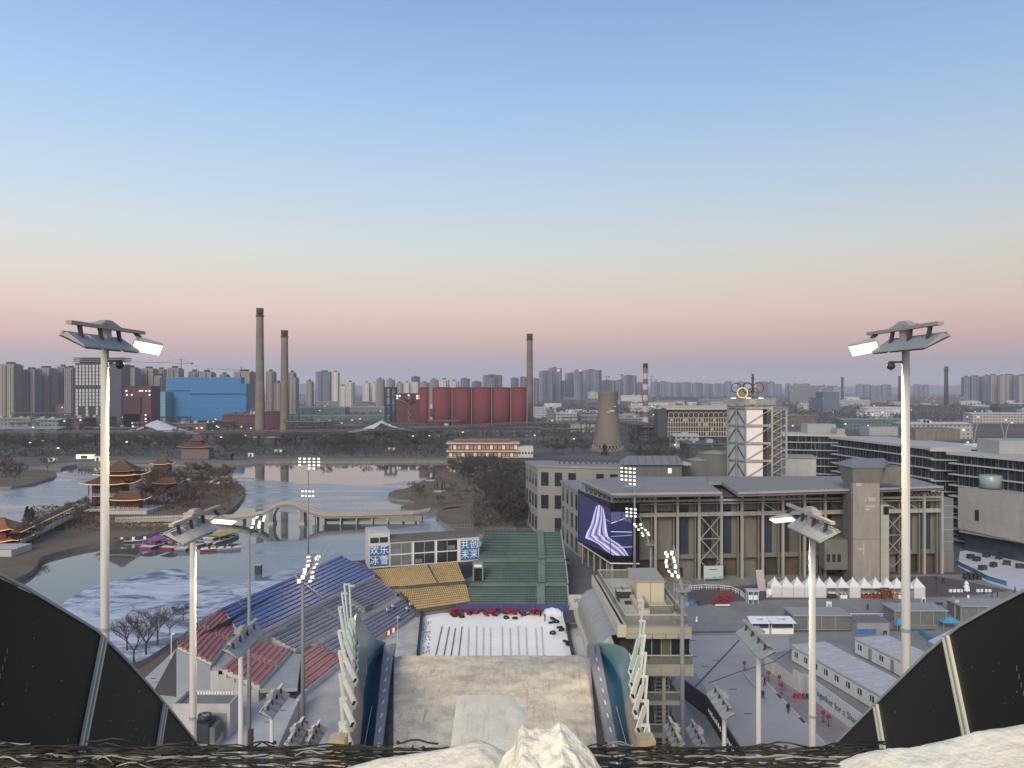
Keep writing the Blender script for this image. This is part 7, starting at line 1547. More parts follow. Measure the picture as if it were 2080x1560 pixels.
for lb, px, py, w_ in (('blue canopy tent near the black wall, wider one', 1935,1281,4.0), ('small blue canopy tent behind the tall right mast', 1834,1285,2.4)):
    p = G(px,py); q = thing('blue_canopy', lb, 'tent', p); b = MB(); b.add([p+Vector(v) for v in ((-w_/2,0,1.6),(w_/2,0,1.6),(w_/2,2.6,1.6),(-w_/2,2.6,1.6),(-w_*.15,1.3,2.5),(w_*.15,1.3,2.5))], [(0,1,5,4),(1,2,5),(2,3,4,5),(3,0,4)]); b.build('canopy', mat('canopy_blue', (.06,.26,.42), .6), q)
    for dx in (-.46,.46):
        for dy in (.1,2.4): MB().box(p.x+dx*w_-.04,p.x+dx*w_+.04,p.y+dy,p.y+dy+.08,0,1.65).build('leg', steel, q)
q = thing('blue_fence', 'blue fence along white roofing by the black wall', 'fence', G(1880,1310))
for k in range(8): a, c = G(1868+k*5.5,1288+k*4.2,.1), G(1868+(k+.9)*5.5,1288+(k+.9)*4.2,.1); MB().bar(a+Vector((0,0,.6)), c+Vector((0,0,.6)), .08, 1.2).build('fence_panel', mat('fence_blue', (.07,.26,.40), .6), q)
MB().slab(G(1880,1300,1.5),G(1945,1280,1.5),G(1980,1285,2.2),G(1900,1325,2.0),.15); q = thing('white_roofing', 'pale sloped roofing sheet behind the blue fence', 'shed', G(1920,1300)); MB().hexa([G(1885,1312,0),G(1935,1340,0),G(1990,1300,0),G(1940,1285,0)],[G(1885,1302,1.4),G(1935,1330,1.4),G(1990,1290,2.4),G(1940,1275,2.4)]).build('roof', mat('roofing_pale', (.42,.46,.52), .6), q)
q = thing('plaza_fence', 'long thin white barrier line behind the glass booths', 'fence', G(1760,1256)); 
for k in range(10): a, c = G(1708+k*11,1256), G(1708+(k+.95)*11,1255.4); b = MB(); rail(b, [a, c], 1.0, 2, .05); b.build('barrier_section', white_paint, q)
# ---- prefab cabins
cab_w = mat('cabin_wall', (.50,.51,.52), .6, .05, .4); cab_r = mat('cabin_roof_sheet', (.44,.445,.45), .6, .14, .8); cab_r2 = mat('cabin_roof_rib', (.36,.37,.39), .6)
def prefab(lb, X, Y, L_, W_, wins, seed, doors=()):
    d = Vector((.222,-.975,0)); n = Vector((.975,.222,0)); o = Vector((X,Y,0)); h_ = 3.1; q = thing('prefab_cabin', lb, 'cabin', o, 0, 'long white prefabricated cabins')
    def bx(u0,u1,v0,v1,z0,z1): return MB().hexa([o+d*u0+n*v0+Vector((0,0,z0)),o+d*u1+n*v0+Vector((0,0,z0)),o+d*u1+n*v1+Vector((0,0,z0)),o+d*u0+n*v1+Vector((0,0,z0))],[o+d*u0+n*v0+Vector((0,0,z1)),o+d*u1+n*v0+Vector((0,0,z1)),o+d*u1+n*v1+Vector((0,0,z1)),o+d*u0+n*v1+Vector((0,0,z1))])
    nm_ = int(L_/3); 
    for k in range(nm_):
        u0, u1 = L_*k/nm_, L_*(k+.985)/nm_; w = sub(bx(u0,u1,0,W_,.25,h_).build('module_wall', cab_w, q)); bx(u0-.02,u1+.02,-.08,W_+.08,h_,h_+.14).build('roof_sheet', cab_r, q); bx(u0+.9,u0+1.15,.1,W_-.1,h_+.142,h_+.2).build('roof_rib', cab_r2, q); bx(u0+2.1,u0+2.3,.1,W_-.1,h_+.142,h_+.2).build('roof_rib', cab_r2, q)
        if k in doors: bx(u0+.9,u0+1.8,-.05,-.005,.3,2.5).build('door', mat('cabin_door', (.20,.21,.22), .6), w)
        else:
            f = sub(w); bx(u0+1.0,u0+1.95,-.05,-.005,1.25,2.25).build('window', glass_dark, w); bx(u0+1.43,u0+1.5,-.08,-.052,1.25,2.25).build('window_bar', white_paint, w)
    bx(-.05,.0,-.02,W_,.25,h_+.1).build('end_frame', steel, q); b = MB(); b.path([o+d*(L_*k/14)+n*-.1+Vector((0,0,h_-.15-.15*abs(math.sin(k*1.1)))) for k in range(15)], .04, 5); b.build('cable', dark_metal, q)
    return q
prefab('long white prefab cabin row nearer the lane, square windows', 53.2, 146, 27, 7.2, 7, 1); prefab('white prefab cabin row behind the first, with doors', 67.0, 150, 27, 7.2, 7, 2, (1,3,4))
q = thing('retaining_wall', 'pale retaining wall with sloping top beside the lane of lanterns', 'wall', G(1590,1380)); a, c, e = G(1553,1357), G(1610,1398), G(1632,1412)
MB().hexa([a,c,c+Vector((.4,.4,0)),a+Vector((.4,.4,0))],[v+Vector((0,0,2.2)) for v in (a,c,c+Vector((.4,.4,0)),a+Vector((.4,.4,0)))]).build('wall_section', white_panel, q); MB().hexa([c,e,e+Vector((.4,.4,0)),c+Vector((.4,.4,0))],[v+Vector((0,0,3.2)) for v in (c,e,e+Vector((.4,.4,0)),c+Vector((.4,.4,0)))]).build('wall_section', white_panel, q)
b = MB(); rail(b, [a+Vector((0,0,2.2)), c+Vector((0,0,2.2))], .9, 8, .04); b.build('railing', steel, q)
q = thing('slogan_wall', 'white wall printed with a blue english slogan beside the prefab cabins', 'wall', G(1690,1450)); a, c = Vector((49.8,131,0)), Vector((53.0,108,0)); d = (c-a).normalized(); n = Vector((-d.y,d.x,0))
for k in range(8): p, r_ = a.lerp(c,k/8), a.lerp(c,(k+.985)/8); MB().hexa([p,r_,r_+n*.25,p+n*.25],[v+Vector((0,0,3.3)) for v in (p,r_,r_+n*.25,p+n*.25)]).build('wall_panel', mat('slogan_white', (.46,.48,.50), .6, .05, .5), q)
fac = -n; text('Together for a Shared Future', 1.55, a+d*12.5+fac*(.06 if fac.x < 0 else -.3)+Vector((0,0,1.7)), math.atan2(d.y,d.x), mat('slogan_blue', (.05,.12,.20), .6), q)
text('SF', 1.7, a+d*1.7-n*.06+Vector((0,0,1.9)), math.atan2(d.y,d.x), mat('slogan_blue', (.05,.12,.20)), q) if False else None
q = thing('lane_kerb', 'dark and white kerb strip running down the lane', 'kerb', G(1610,1440)); a, c = G(1540,1370), G(1690,1528)
for k in range(16): MB().bar(a.lerp(c,k/16)+Vector((0,0,.1)), a.lerp(c,(k+.97)/16)+Vector((0,0,.1)), .3, .2).build('kerb_stone', white_panel if k % 5 else dark_metal, q)
sheet('red_mat', [gp([(1548,1368),(1625,1412),(1662,1434),(1716,1478),(1690,1512),(1552,1376)])], .02, mat('faded_red_mat', (.20,.15,.15), .9, .25, .3, bump=.2, col2=(.26,.235,.24)))
lant = mat('red_lantern', (.26,.012,.02), .6)
for k, (px, py, lb) in enumerate(((1561,1377,'red lantern at the head of the lane by the retaining wall'), (1588,1402,'red lantern beside the retaining wall corner'), (1583,1385,'faded red lantern behind the retaining wall'), (1683,1468,'red lantern nearest the black wall on a tripod'), (1672,1460,'pale red lantern beside the slogan wall end'), (1512,1356,'single red buoy on the bent pipe by the mast'))):
    p = G(px, py+8); q = thing('lantern', lb, 'lantern', p, 0, 'red lanterns along the lane'); b = MB(); b.lathe([(.02,-.33),(.24,-.26),(.35,0),(.24,.26),(.02,.33)], (p.x,p.y,1.6), 10); b.build('globe', lant, q, smooth=True); MB().tube(p, p+Vector((0,0,1.45)), .04, n=5).build('stand', dark_metal, q); b = MB()
    for j in range(3): b.bar(p+Vector((0,0,.3)), p+Vector((.5*math.cos(j*2.1),.5*math.sin(j*2.1),.02)), .05)
    b.build('tripod', dark_metal, q)
p = G(1628,1420); q = thing('red_heap', 'crumpled red banner and dark gear at the wall corner', 'pile', p)
for k in range(4): MB().hexa([p+Vector((k*.7-1.2,0,0)),p+Vector((k*.7-.5,-.2,0)),p+Vector((k*.7-.4,.8,0)),p+Vector((k*.7-1.2,.8,0))],[p+Vector((k*.7-1.1,.2,.9-.1*k)),p+Vector((k*.7-.7,.1,.5+.2*k)),p+Vector((k*.7-.6,.6,.7)),p+Vector((k*.7-1.0,.6,.8))]).build('bundle', lant if k < 2 else dark_metal, q)
b = MB(); b.path([G(1512,1352,.5),G(1508,1360,1.2),G(1530,1390,.5),G(1560,1420,.3)], .12, 6); tag(b.build('bent_pipe', steel, loc=G(1520,1380)), 'bent grey pipe lying on the plaza beside the mast', 'pipe')
b = MB(); b.path([G(1440,1387,1.5),G(1500,1365,2.5),G(1570,1345,2.6),G(1612,1318,3.4)], .07, 5); tag(b.build('overhead_cable', dark_metal, loc=G(1520,1365)), 'dark cable strung from the mast to the prefab cabins', 'cable')
sheet('concrete_apron', [gp([(1393,1292),(1600,1287),(1605,1318),(1545,1335),(1540,1372),(1692,1530),(1512,1530),(1400,1345)])], .012, mat('apron_concrete', (.26,.255,.24), .85, .1, .06, bump=.1, thr=(.25,.75), col2=(.37,.365,.345)))
# ---- dark barrier with white script right of the judges tower
q = thing('lettered_barrier', 'dark barrier wall with loose white script strokes right of the judges tower', 'wall', (30,115,0)); pts = [Vector((28.6,129,0)), Vector((30.7,122,0)), Vector((30.9,102,0))]
for a, c, n_ in ((pts[0],pts[1],2),(pts[1],pts[2],7)):
    for k in range(n_): p, r_ = a.lerp(c,k/n_), a.lerp(c,(k+.985)/n_); MB().hexa([p,r_,r_+Vector((.25,0,0)),p+Vector((.25,0,0))],[v+Vector((0,0,3.1)) for v in (p,r_,r_+Vector((.25,0,0)),p+Vector((.25,0,0)))]).build('barrier_panel', mat('barrier_dark', (.022,.024,.028), .6, .2, .5), q)
rnd = random.Random(3)
for s0, s1 in ((120,112.5),(109.5,104)):
    y = s0
    while y > s1:
        MB().path([(30.68,y,1.4),(30.66,y-.25,2.1+rnd.uniform(-.2,.2)),(30.66,y-.5,1.5),(30.66,y-.7,1.9+rnd.uniform(-.4,.3))], .055, 4).build('script_stroke', white_paint, q); y -= .95
b = MB(); b.hexa([Vector(v) for v in ((24.4,104,0),(30.2,104,0),(28.4,126,0),(24.4,126,0))],[Vector(v) for v in ((24.4,104,.3),(30.2,104,.3),(28.4,126,.3),(24.4,126,.3))]); tag(b.build('concrete_pad', mat('pad_grey', (.22,.22,.225), .8, .1, .3), loc=(27,115,0)), 'grey concrete pad between the judges tower and the dark barrier', 'concrete pad')
q = thing('drain_covers', 'small dark drain covers scattered on the grey plaza', 'drain', G(1450,1350))
for px, py in ((1409,1334),(1454,1341),(1432,1354),(1490,1400),(1520,1450),(1370,1250),(1408,1301)): p = G(px,py); MB().box(p.x-.6,p.x+.6,p.y-.15,p.y+.15,.012,.03).build('drain_cover', dark_metal, q)
p = G(1415,1262); q = thing('white_cone', 'small white cone standing alone on the plaza', 'cone', p); MB().lathe([(.28,0),(.28,.1),(.2,.12),(.12,.9),(.05,1.1)], (p.x,p.y,.01), 10).build('cone_body', white_paint, q)
# road stripes between stand and hall
for k in range(5): pass
p = G(1152,1148); q = thing('orange_vehicle', 'small orange cart parked at the green stand corner', 'cart', p); MB().box(p.x-.6,p.x+.6,p.y-.8,p.y+1,.35,1.2).build('body', mat('cart_orange', (.45,.20,.05), .5), q); MB().box(p.x-.5,p.x+.5,p.y,p.y+.9,1.2,1.8).build('cab', dark_metal, q)
for dx in (-.55,.45):
    for dy in (-.6,.6): MB().tube((p.x+dx,p.y+dy,.28),(p.x+dx+.1,p.y+dy,.28),.27,n=10).build('wheel', bk, q)
p0, p1 = G(1140,1085), G(1180,1118); q = thing('road_parapet', 'pale low wall along the sloping road left of the screen', 'wall', p0)
for k in range(6): MB().bar(p0.lerp(p1,k/6)+Vector((0,0,.7)), p0.lerp(p1,(k+.97)/6)+Vector((0,0,.7)), .3, 1.4).build('wall_section', concrete, q)
# ================================================================ INDUSTRIAL BELT
chim = mat('chimney_concrete', (.15,.13,.10), .9, .2, .06, stretch=(.3,.3,1.6), col2=(.21,.185,.145)); chim_d = mat('chimney_dark', (.055,.045,.038), .9)
def chimney(lb, px, Y, ytop, wt, wb, capped=True, segs=9, m=chim, topm=None):
    X = Xat(px,Y); r0, r1 = wb/2*Y/F, wt/2*Y/F; zt = Zat(ytop,Y); t = thing('chimney', lb, 'chimney', (X,Y,0)); r_at = lambda z: r0+(r1-r0)*(z/zt)**.75
    for k in range(segs):
        z0, z1 = zt*.93*k/segs, zt*.93*(k+1)/segs; MB().lathe([(r_at(z0),z0),(r_at(z1),z1)], (X,Y,0), 20, cap=False).build('shaft_ring', [m, mat('chimney_concrete_b', (.165,.145,.115), .9, .2, .06)][k % 2] if m is chim else m[k % 2], t, smooth=True)
    z0 = zt*.93; MB().lathe([(r1*1.0,z0),(r1*1.25,z0+zt*.005),(r1*1.25,z0+zt*.012),(r1,z0+zt*.016)], (X,Y,0), 20).build('gallery_ring', chim_d, t, smooth=True)
    MB().lathe([(r1*1.0,z0+zt*.016),(r1*1.1,zt),(r1*.8,zt),(r1*.75,zt-2)], (X,Y,0), 20).build('crown', topm or chim_d, t, smooth=True); return t
chimney('tallest grey brown chimney, left one of the pair', 528, 850, 626, 13.5, 21, segs=11)
chimney('shorter chimney of the pair, with a dark crown', 578, 870, 671, 13, 19, segs=9)
chimney('lone chimney at the right end of the red silos', 1076, 960, 678, 11.5, 15, segs=8, m=[mat('chimney_greybrown', (.15,.125,.105), .9), mat('chimney_greybrown_b', (.17,.145,.12), .9)])
chimney('slim chimney banded in maroon and white', 1311, 1000, 738, 9.5, 13, segs=11, m=[mat('band_maroon', (.17,.11,.105), .85), mat('band_white', (.40,.37,.37), .85)])
for lb, px, ytop, Y in (('thin dark far chimney left of the right mast', 1711, 767, 2200), ('thin dark far chimney touching the right mast', 1827, 765, 2300), ('thicker dark lattice chimney far right', 1922, 746, 1700), ('thin dark stub chimney behind the rings', 1529, 762, 1500)):
    X = Xat(px,Y); t = thing('far_chimney', lb, 'chimney', (X,Y,0)); r_ = (2.3 if 'thicker' not in lb else 3.4)*Y/F; MB().lathe([(r_*1.3,0),(r_,Zat(ytop,Y))], (X,Y,0), 10).build('stack', chim_d, t, smooth=True); MB().lathe([(r_*1.4,Zat(ytop,Y)-8),(r_*1.4,Zat(ytop,Y)-5)], (X,Y,0), 10).build('gallery_ring', chim_d, t); MB().lathe([(r_*1.15,Zat(ytop,Y)),(r_*1.15,Zat(ytop,Y)+2)], (X,Y,0), 10).build('crown', chim_d, t)
# cooling tower
X, Y = Xat(1235,640), 640; t = thing('cooling_tower', 'waisted concrete cooling tower on slanted legs beyond the lake', 'cooling tower', (X,Y,0)); sc_ = Y/F
prof = [(31,22),(29.3,32),(26.6,46),(23.6,62),(21,80),(19.6,98),(19.2,112),(19.9,126)]; zb2 = 3.6
prof2 = [(w_*sc_, (y_-20)*sc_*1.03+zb2) for w_, y_ in prof]
MB().lathe(prof2, (X,Y,0), 40, cap=False).build('shell', mat('cooling_concrete', (.155,.138,.11), .9, .15, .08, stretch=(1,1,.3), bump=.2), t, smooth=True)
MB().lathe([(prof2[-1][0]+.25,prof2[-1][1]-.3),(prof2[-1][0]+.35,prof2[-1][1]+.5),(prof2[-1][0]-.4,prof2[-1][1]+.5),(prof2[-1][0]-.5,prof2[-1][1]-3)], (X,Y,0), 40, cap=False).build('rim', chim, t, smooth=True)
for k in range(28):
    a, c = k*math.pi/14, (k+.5)*math.pi/14
    for a0, a1 in ((a, c), (a+math.pi/14, c)): MB().bar((X+prof2[0][0]*1.03*math.cos(a0),Y+prof2[0][0]*1.03*math.sin(a0),0),(X+prof2[0][0]*math.cos(a1),Y+prof2[0][0]*math.sin(a1),prof2[0][1]),.5).build('slanted_leg', concrete, t)
MB().lathe([(prof2[0][0]*1.25,0),(prof2[0][0]*1.25,1.0)], (X,Y,0), 36).build('basin', concrete_dark, t); MB().lathe([(prof2[0][0]*.8,0),(prof2[0][0]*.8,4)], (X,Y,0), 24).build('dark_core', black_gap, t)
for (px,py,w_,h_) in ((1240,836,4,1.6),(1233,838,3,1),(1246,826,2,.8)): p = P(px,py,Y); r_ = 8.6; MB().box(p.x-w_/2,p.x+w_/2,Y-r_-.35,Y-r_-.15,p.z,p.z+h_).build('pale_patch', mat('pale_repair', (.40,.37,.33)), t)
# blue clad hall and neighbours
bl = mat('blue_cladding', (.03,.16,.36), .6, .05, .02, stretch=(.2,.2,3)); bl2 = mat('turquoise_cladding', (.11,.27,.34), .6, .06, .05)
Y = 1080; t = thing('blue_hall', 'huge bright blue clad hall behind the lake trees', 'hall', (Xat(420,Y),Y,0))
def bxp(px0, px1, ytop, Y, d, zb=0): return MB().box(Xat(px0,Y), Xat(px1,Y), Y, Y+d, zb, Zat(ytop,Y))
zt = Zat(768,Y); n_ = 7
for k in range(n_): z0, z1 = 6+(zt-6)*k/n_, 6+(zt-6)*(k+.985)/n_; x1 = Xat(489,Y); MB().box(Xat(337,Y), x1, Y, Y+16, z0, z1).build('cladding_course', bl, t)
for k in range(6): z0, z1 = 6+(Zat(779,Y)-6)*k/6, 6+(Zat(779,Y)-6)*(k+.985)/6; MB().box(Xat(489,Y)+.2, Xat(500,Y), Y, Y+14, z0, z1).build('cladding_course', bl, t)
MB().box(Xat(386,Y),Xat(500,Y),Y-1.0,Y-.02,Zat(801,Y),Zat(799.4,Y)).build('dark_ledge', mat('navy_ledge', (.01,.03,.09), .7), t); MB().box(Xat(338,Y),Xat(386,Y),Y-1,Y-.02,Zat(794,Y),Zat(793,Y)).build('dark_ledge', mat('navy_ledge', (.01,.03,.09)), t)
MB().box(Xat(337,Y)-.5,Xat(489,Y)+.5,Y-.5,Y+16,zt,zt+1.2).build('roof_edge', mat('teal_edge', (.10,.20,.27), .7), t)
t = thing('turquoise_hall', 'low turquoise hall adjoining the big blue one', 'hall', (Xat(322,1060),1060,0)); bxp(309,336,797,1060,40).build('wall', bl2, t); MB().box(Xat(309,1060)-.3,Xat(336,1060),1059.6,1060,Zat(822,1060),Zat(821,1060)).build('ledge', steel, t); MB().box(Xat(309,1060)-.5,Xat(336,1060)+.5,1059.5,1101,Zat(797,1060),Zat(796,1060)).build('roof', steel, t)
dred = mat('dark_red_cladding', (.095,.038,.042), .85, .12, .05); dred2 = mat('maroon_panel', (.065,.030,.035), .85)
def redblock(lb, px0, px1, ytop, Y, d=25, dots=(), steps=()):
    t = thing('red_block', lb, 'industrial building', (Xat((px0+px1)/2,Y),Y,0)); bxp(px0,px1,ytop,Y,d).build('wall', dred, t)
    for a in steps: bxp(a[0],a[1],a[2],Y-3,3).build('annex', dred2, t)
    for px, py in dots: p = P(px,py,Y-3.1 if steps else Y-.3); MB().box(p.x-.9,p.x+.9,Y-3.6 if steps else Y-.4,Y-3.05 if steps else Y-.05,p.z-.9,p.z+.9).build('window', win_light, t)
    MB().box(Xat(px0,Y)-.6,Xat(px1,Y)+.6,Y-.6,Y+d,Zat(ytop,Y),Zat(ytop,Y)+1.2).build('roof', chim_d, t); return t
redblock('dark red block with dotted lights between left mast and blue hall', 251, 307, 786, 960, steps=((251,285,806),(249,300,841)), dots=[(257,794),(284,794),(289,794),(297,794),(304,794),(258,802),(268,802),(304,802),(296,843),(296,851),(296,857),(269,859),(278,859),(270,866),(279,866)])
redblock('dark red block with hoist and corner lights left of the silos', 805, 854, 801, 930, dots=[(807,804),(812,804),(847,804),(852,804),(807,809),(847,809),(852,809),(830,803),(830,810)])
redblock('small maroon block between the twin chimneys', 537, 569, 838, 890)
# hoist on the red block front
Y = 926; t = thing('hoist_conveyor', 'zigzag hoist frame on the red block front', 'hoist', (Xat(830,Y),Y,0)); b = MB(); z = 0; k = 0
while z < Zat(818,Y): b.bar((Xat(828,Y)+(3 if k%2 else 0),Y,z),(Xat(828,Y)+(0 if k%2 else 3),Y,z+4),.6); z += 4; k += 1
b.bar((Xat(810,Y),Y,Zat(811,Y)),(Xat(828,Y),Y,Zat(819,Y)),.8); b.build('zigzag_frame', mat('hoist_pink', (.28,.17,.16), .7), t); MB().box(Xat(820,Y),Xat(838,Y),Y-1,Y+1,Zat(814,Y),Zat(809,Y)).build('hoist_cabin', dred2, t)
# silos
silo_m = mat('silo_red', (.14,.034,.038), .8, .10, .05, stretch=(1,1,.15)); Y = 900
t = thing('red_silos', 'row of joined dark red cylindrical silos', 'silo', (Xat(960,Y),Y,0))
for k, (px, w_) in enumerate(((860,22),(897,42),(937,42),(978,42),(1018,40),(1053,36))):
    X = Xat(px,Y); r_ = w_/2*Y/F*.99; zt = Zat(789,Y); s_ = sub(MB().lathe([(r_,0),(r_,zt)], (X,Y+12,0), 24).build('silo_drum', silo_m, t, smooth=True)); MB().lathe([(r_+.3,zt),(r_+.3,zt+1.0),(.5,zt+1.8)], (X,Y+12,0), 24).build('silo_lid', mat('silo_dark_edge', (.10,.03,.032), .8), s_)
    MB().box(X+r_-.6,X+r_+.4,Y+4,Y+6,0,zt).build('downpipe', mat('pipe_pinkish', (.27,.14,.13), .8), s_)
# black lattice tower
Y = 940; t = thing('lattice_tower', 'black square lattice tower left of the red silos', 'tower', (Xat(792,Y),Y,0)); x0, x1 = Xat(782,Y), Xat(803,Y); zt = Zat(788,Y); lt = mat('lattice_navy', (.012,.018,.035), .7)
for x in (x0,(x0+x1)/2,x1):
    for y in (Y,Y+10): MB().box(x-.6,x+.6,y-.6,y+.6,0,zt).build('post', lt, t)
for k in range(5):
    z = zt*(k+1)/5-1
    for y in (Y,Y+10): MB().box(x0,x1,y-.5,y+.5,z,z+1.1).build('beam', lt, t)
    b = MB(); b.bar((x0,Y,z-zt/5+1),(x1,Y,z),.5); b.build('diagonal', lt, t)
MB().box(x0-1,x1+1,Y-1,Y+11,zt,zt+1).build('top_platform', lt, t)
# glazed white tower block at the left
Y = 1150; t = thing('panel_tower', 'unfinished office tower with white glazed grid behind the left mast', 'tower block', (Xat(195,Y),Y,0)); x0, xm, x1 = Xat(152,Y), Xat(207,Y), Xat(246,Y); zt = Zat(737,Y)
MB().box(x0,xm+6,Y+1,Y+30,0,zt).build('core', mat('tower_frame_dark', (.03,.032,.036), .6), t); MB().box(xm+6.1,x1,Y+.5,Y+28,0,zt-2).build('dark_wing', mat('slate_glass', (.045,.055,.08), .4, .1, .02), t)
wp = mat('white_glazing', (.42,.42,.47), .4, .12, .05)
for k in range(9):
    for r_ in range(15):
        if r_ in (6,7) and r_ == 6: continue
        if (k == 8 and r_ < 3): continue
        if r_ > 11 and (k*7+r_*3) % 3: continue
        xx = x0+1+k*(xm+5-x0)/9; z1 = zt-3-r_*5.2; MB().box(xx,xx+3.1,Y+.4,Y+.95,z1-4.4,z1).build('glass_pane', wp, t)
for k, yy in enumerate((726,729.5,733)): MB().box(x0-2,x1+1,Y-2,Y+30,Zat(yy,Y)-1.2,Zat(yy,Y)).build('crown_slat', mat('crown_grey', (.14,.145,.16), .7), t)
MB().box(x0+6,xm+4,Y+3,Y+24,zt,Zat(727,Y)-1.3).build('crown_core', mat('slate_wall', (.06,.065,.08), .7), t)
for x in (x0,xm,x1-2): MB().box(x,x+.8,Y,Y+1,zt-3,Zat(726,Y)).build('crown_post', steel, t)
# tensile canopies
def sail(lb, pts_l, Y, m=white_paint):
    t = thing('canopy_sail', lb, 'canopy', (Xat(pts_l[len(pts_l)//2][0],Y),Y,0)); b = MB(); rows = []
    for i in range(len(pts_l)):
        px, ya, yb = pts_l[i]; a, c = P(px,ya,Y), P(px,yb,Y-22); rows.append([tuple(a+Vector((0,6,-2))), tuple(a), tuple(a.lerp(c,.5)-Vector((0,0,.3))), tuple(c)])
    loft(b, rows); b.build('membrane', m, t, smooth=True); i = min(range(len(pts_l)), key=lambda j: pts_l[j][1]); p = P(pts_l[i][0], pts_l[i][1], Y); MB().tube((p.x,p.y,0),p,.5,.3,8).build('mast', steel, t); MB().box(P(pts_l[0][0],0,Y).x, P(pts_l[-1][0],0,Y).x, Y-4, Y-3, 0, 3).build('low_wall', concrete_dark, t)
sail('white pointed sail canopy left of the twin chimneys', [(295,863,866),(306,858,868),(319,853,874),(335,859,877),(355,867,879),(380,874,880),(405,880,881)], 760, mat('sail_white', (.55,.55,.57), .7))
sail('white tent roof peaked in the middle of the viaduct', [(705,877,878.5),(735,871,876),(760,861,870),(775,853.5,859),(790,862,866),(812,869,872),(836,873,874.5)], 720, mat('sail_white', (.55,.55,.57)))
sail('grey flat tent edge behind the left mast', [(232,880,881),(250,876,879),(275,870,875),(292,866,870)], 770, mat('sail_grey', (.35,.35,.36), .8))
# pipe viaduct crossing the whole middle
t = thing('pipe_viaduct', 'long dark elevated pipe viaduct behind the lake trees', 'viaduct', (0,700,0)); dm = mat('viaduct_dark', (.055,.052,.05), .8, .2, .1)
vp = [(-60,884),(120,882),(230,881),(420,882),(560,881),(640,880),(760,878),(860,874),(960,869),(1060,864),(1180,861),(1290,862),(1345,868)]; YV = 690
V = [P(px,py,YV+max(0,(px-700))*.1) for px,py in vp]
for a, c in zip(V, V[1:]):
    MB().bar(a, c, 4.5, .8).build('deck', dm, t)
    for dz in (1.6,2.9): MB().tube(a+Vector((0,-1,dz)), c+Vector((0,-1,dz)), .45, n=8).build('pipe', mat('pipe_grey', (.11,.105,.10), .6), t)
    n_ = max(1, int((c-a).length/14))
    for k in range(n_): p = a.lerp(c,k/n_); MB().box(p.x-.35,p.x+.35,p.y-1.8,p.y+1.8,0,p.z-.4).build('pier', dm, t)
    b = MB(); rail(b, [a+Vector((0,-2,.4)), c+Vector((0,-2,.4))], 1.1, n_*2, .08); b.build('railing', dm, t)
for px0, px1, py in ((515,590,888),(500,606,884)): a, c = P(px0,py,YV-10), P(px1,py,YV-10); MB().bar(a,c,2,1.0).build('lit_beam' if py == 888 else 'beam', mat('dim_lit_beam', (.3,.26,.18), .7, .3, .3) if py == 888 else dm, t)
# restaurant building with warm lit floors
t = thing('lakeside_restaurant', 'long three storey lakeside restaurant with reddish facade and lit windows', 'building', G(990,930)); YR = 575; x0, x1, x2 = Xat(911,YR), Xat(1051,YR), Xat(1083,YR)
rw = mat('red_frame_wall', (.16,.05,.035), .8, .2, .3); g1 = Zat(931,YR)
MB().box(x0,x1,YR,YR+14,0,Zat(899,YR)).build('wall', rw, t)
for k, (za, zb3) in enumerate(((930,926),(918,914),(902,898))): MB().box(x0-1.5,x1+1.5,YR-2,YR+15,Zat(za,YR),Zat(za,YR)+(1.2 if k else .7)).build('floor_slab', mat('cream_slab', (.42,.38,.33), .8), t)
for f, (za, zb3) in enumerate(((928.5,919.5),(914,903.5))):
    for k in range(17): xx = x0+.6+k*(x1-x0)/17; MB().box(xx,xx+2.3,YR-.12,YR-.02,Zat(za,YR)+.4,Zat(zb3,YR)-.3).build('window', mat('dim_window', (.35,.30,.26), .5, .3, .4) if (k*5+f) % 3 else mat('warm_window', (.4,.28,.2), .5, 0, 1, emit=(1,.66,.45), estr=.45), t); MB().box(xx+2.35,xx+2.75,YR-1.8,YR-1.5,Zat(za,YR),Zat(zb3,YR)).build('gallery_post', rw, t)
b = MB(); rail(b, [(x0-1,YR-1.8,Zat(898,YR)),(x1+1,YR-1.8,Zat(898,YR))], 1.3, 40, .12); b.build('roof_railing', rw, t); MB().box(x0+4,x1-6,YR+3,YR+12,Zat(898,YR),Zat(893,YR)).build('roof_terrace_hut', mat('roof_hut', (.20,.13,.11), .8), t)
MB().box(x1+.1,x2,YR-1,YR+11,0,Zat(907,YR)).build('white_wing', mat('white_wing', (.47,.45,.42), .8), t)
for k in range(5): xx = x1+1+k*2.3; MB().box(xx,xx+1.3,YR-1.12,YR-1.02,Zat(922,YR),Zat(918,YR)).build('window', glass_dark, t)
MB().box(x0-5,x2+8,YR-6,YR-2.1,-.1,Zat(932,YR)+.3).build('terrace', mat('pale_terrace2', (.36,.34,.31), .9), t)
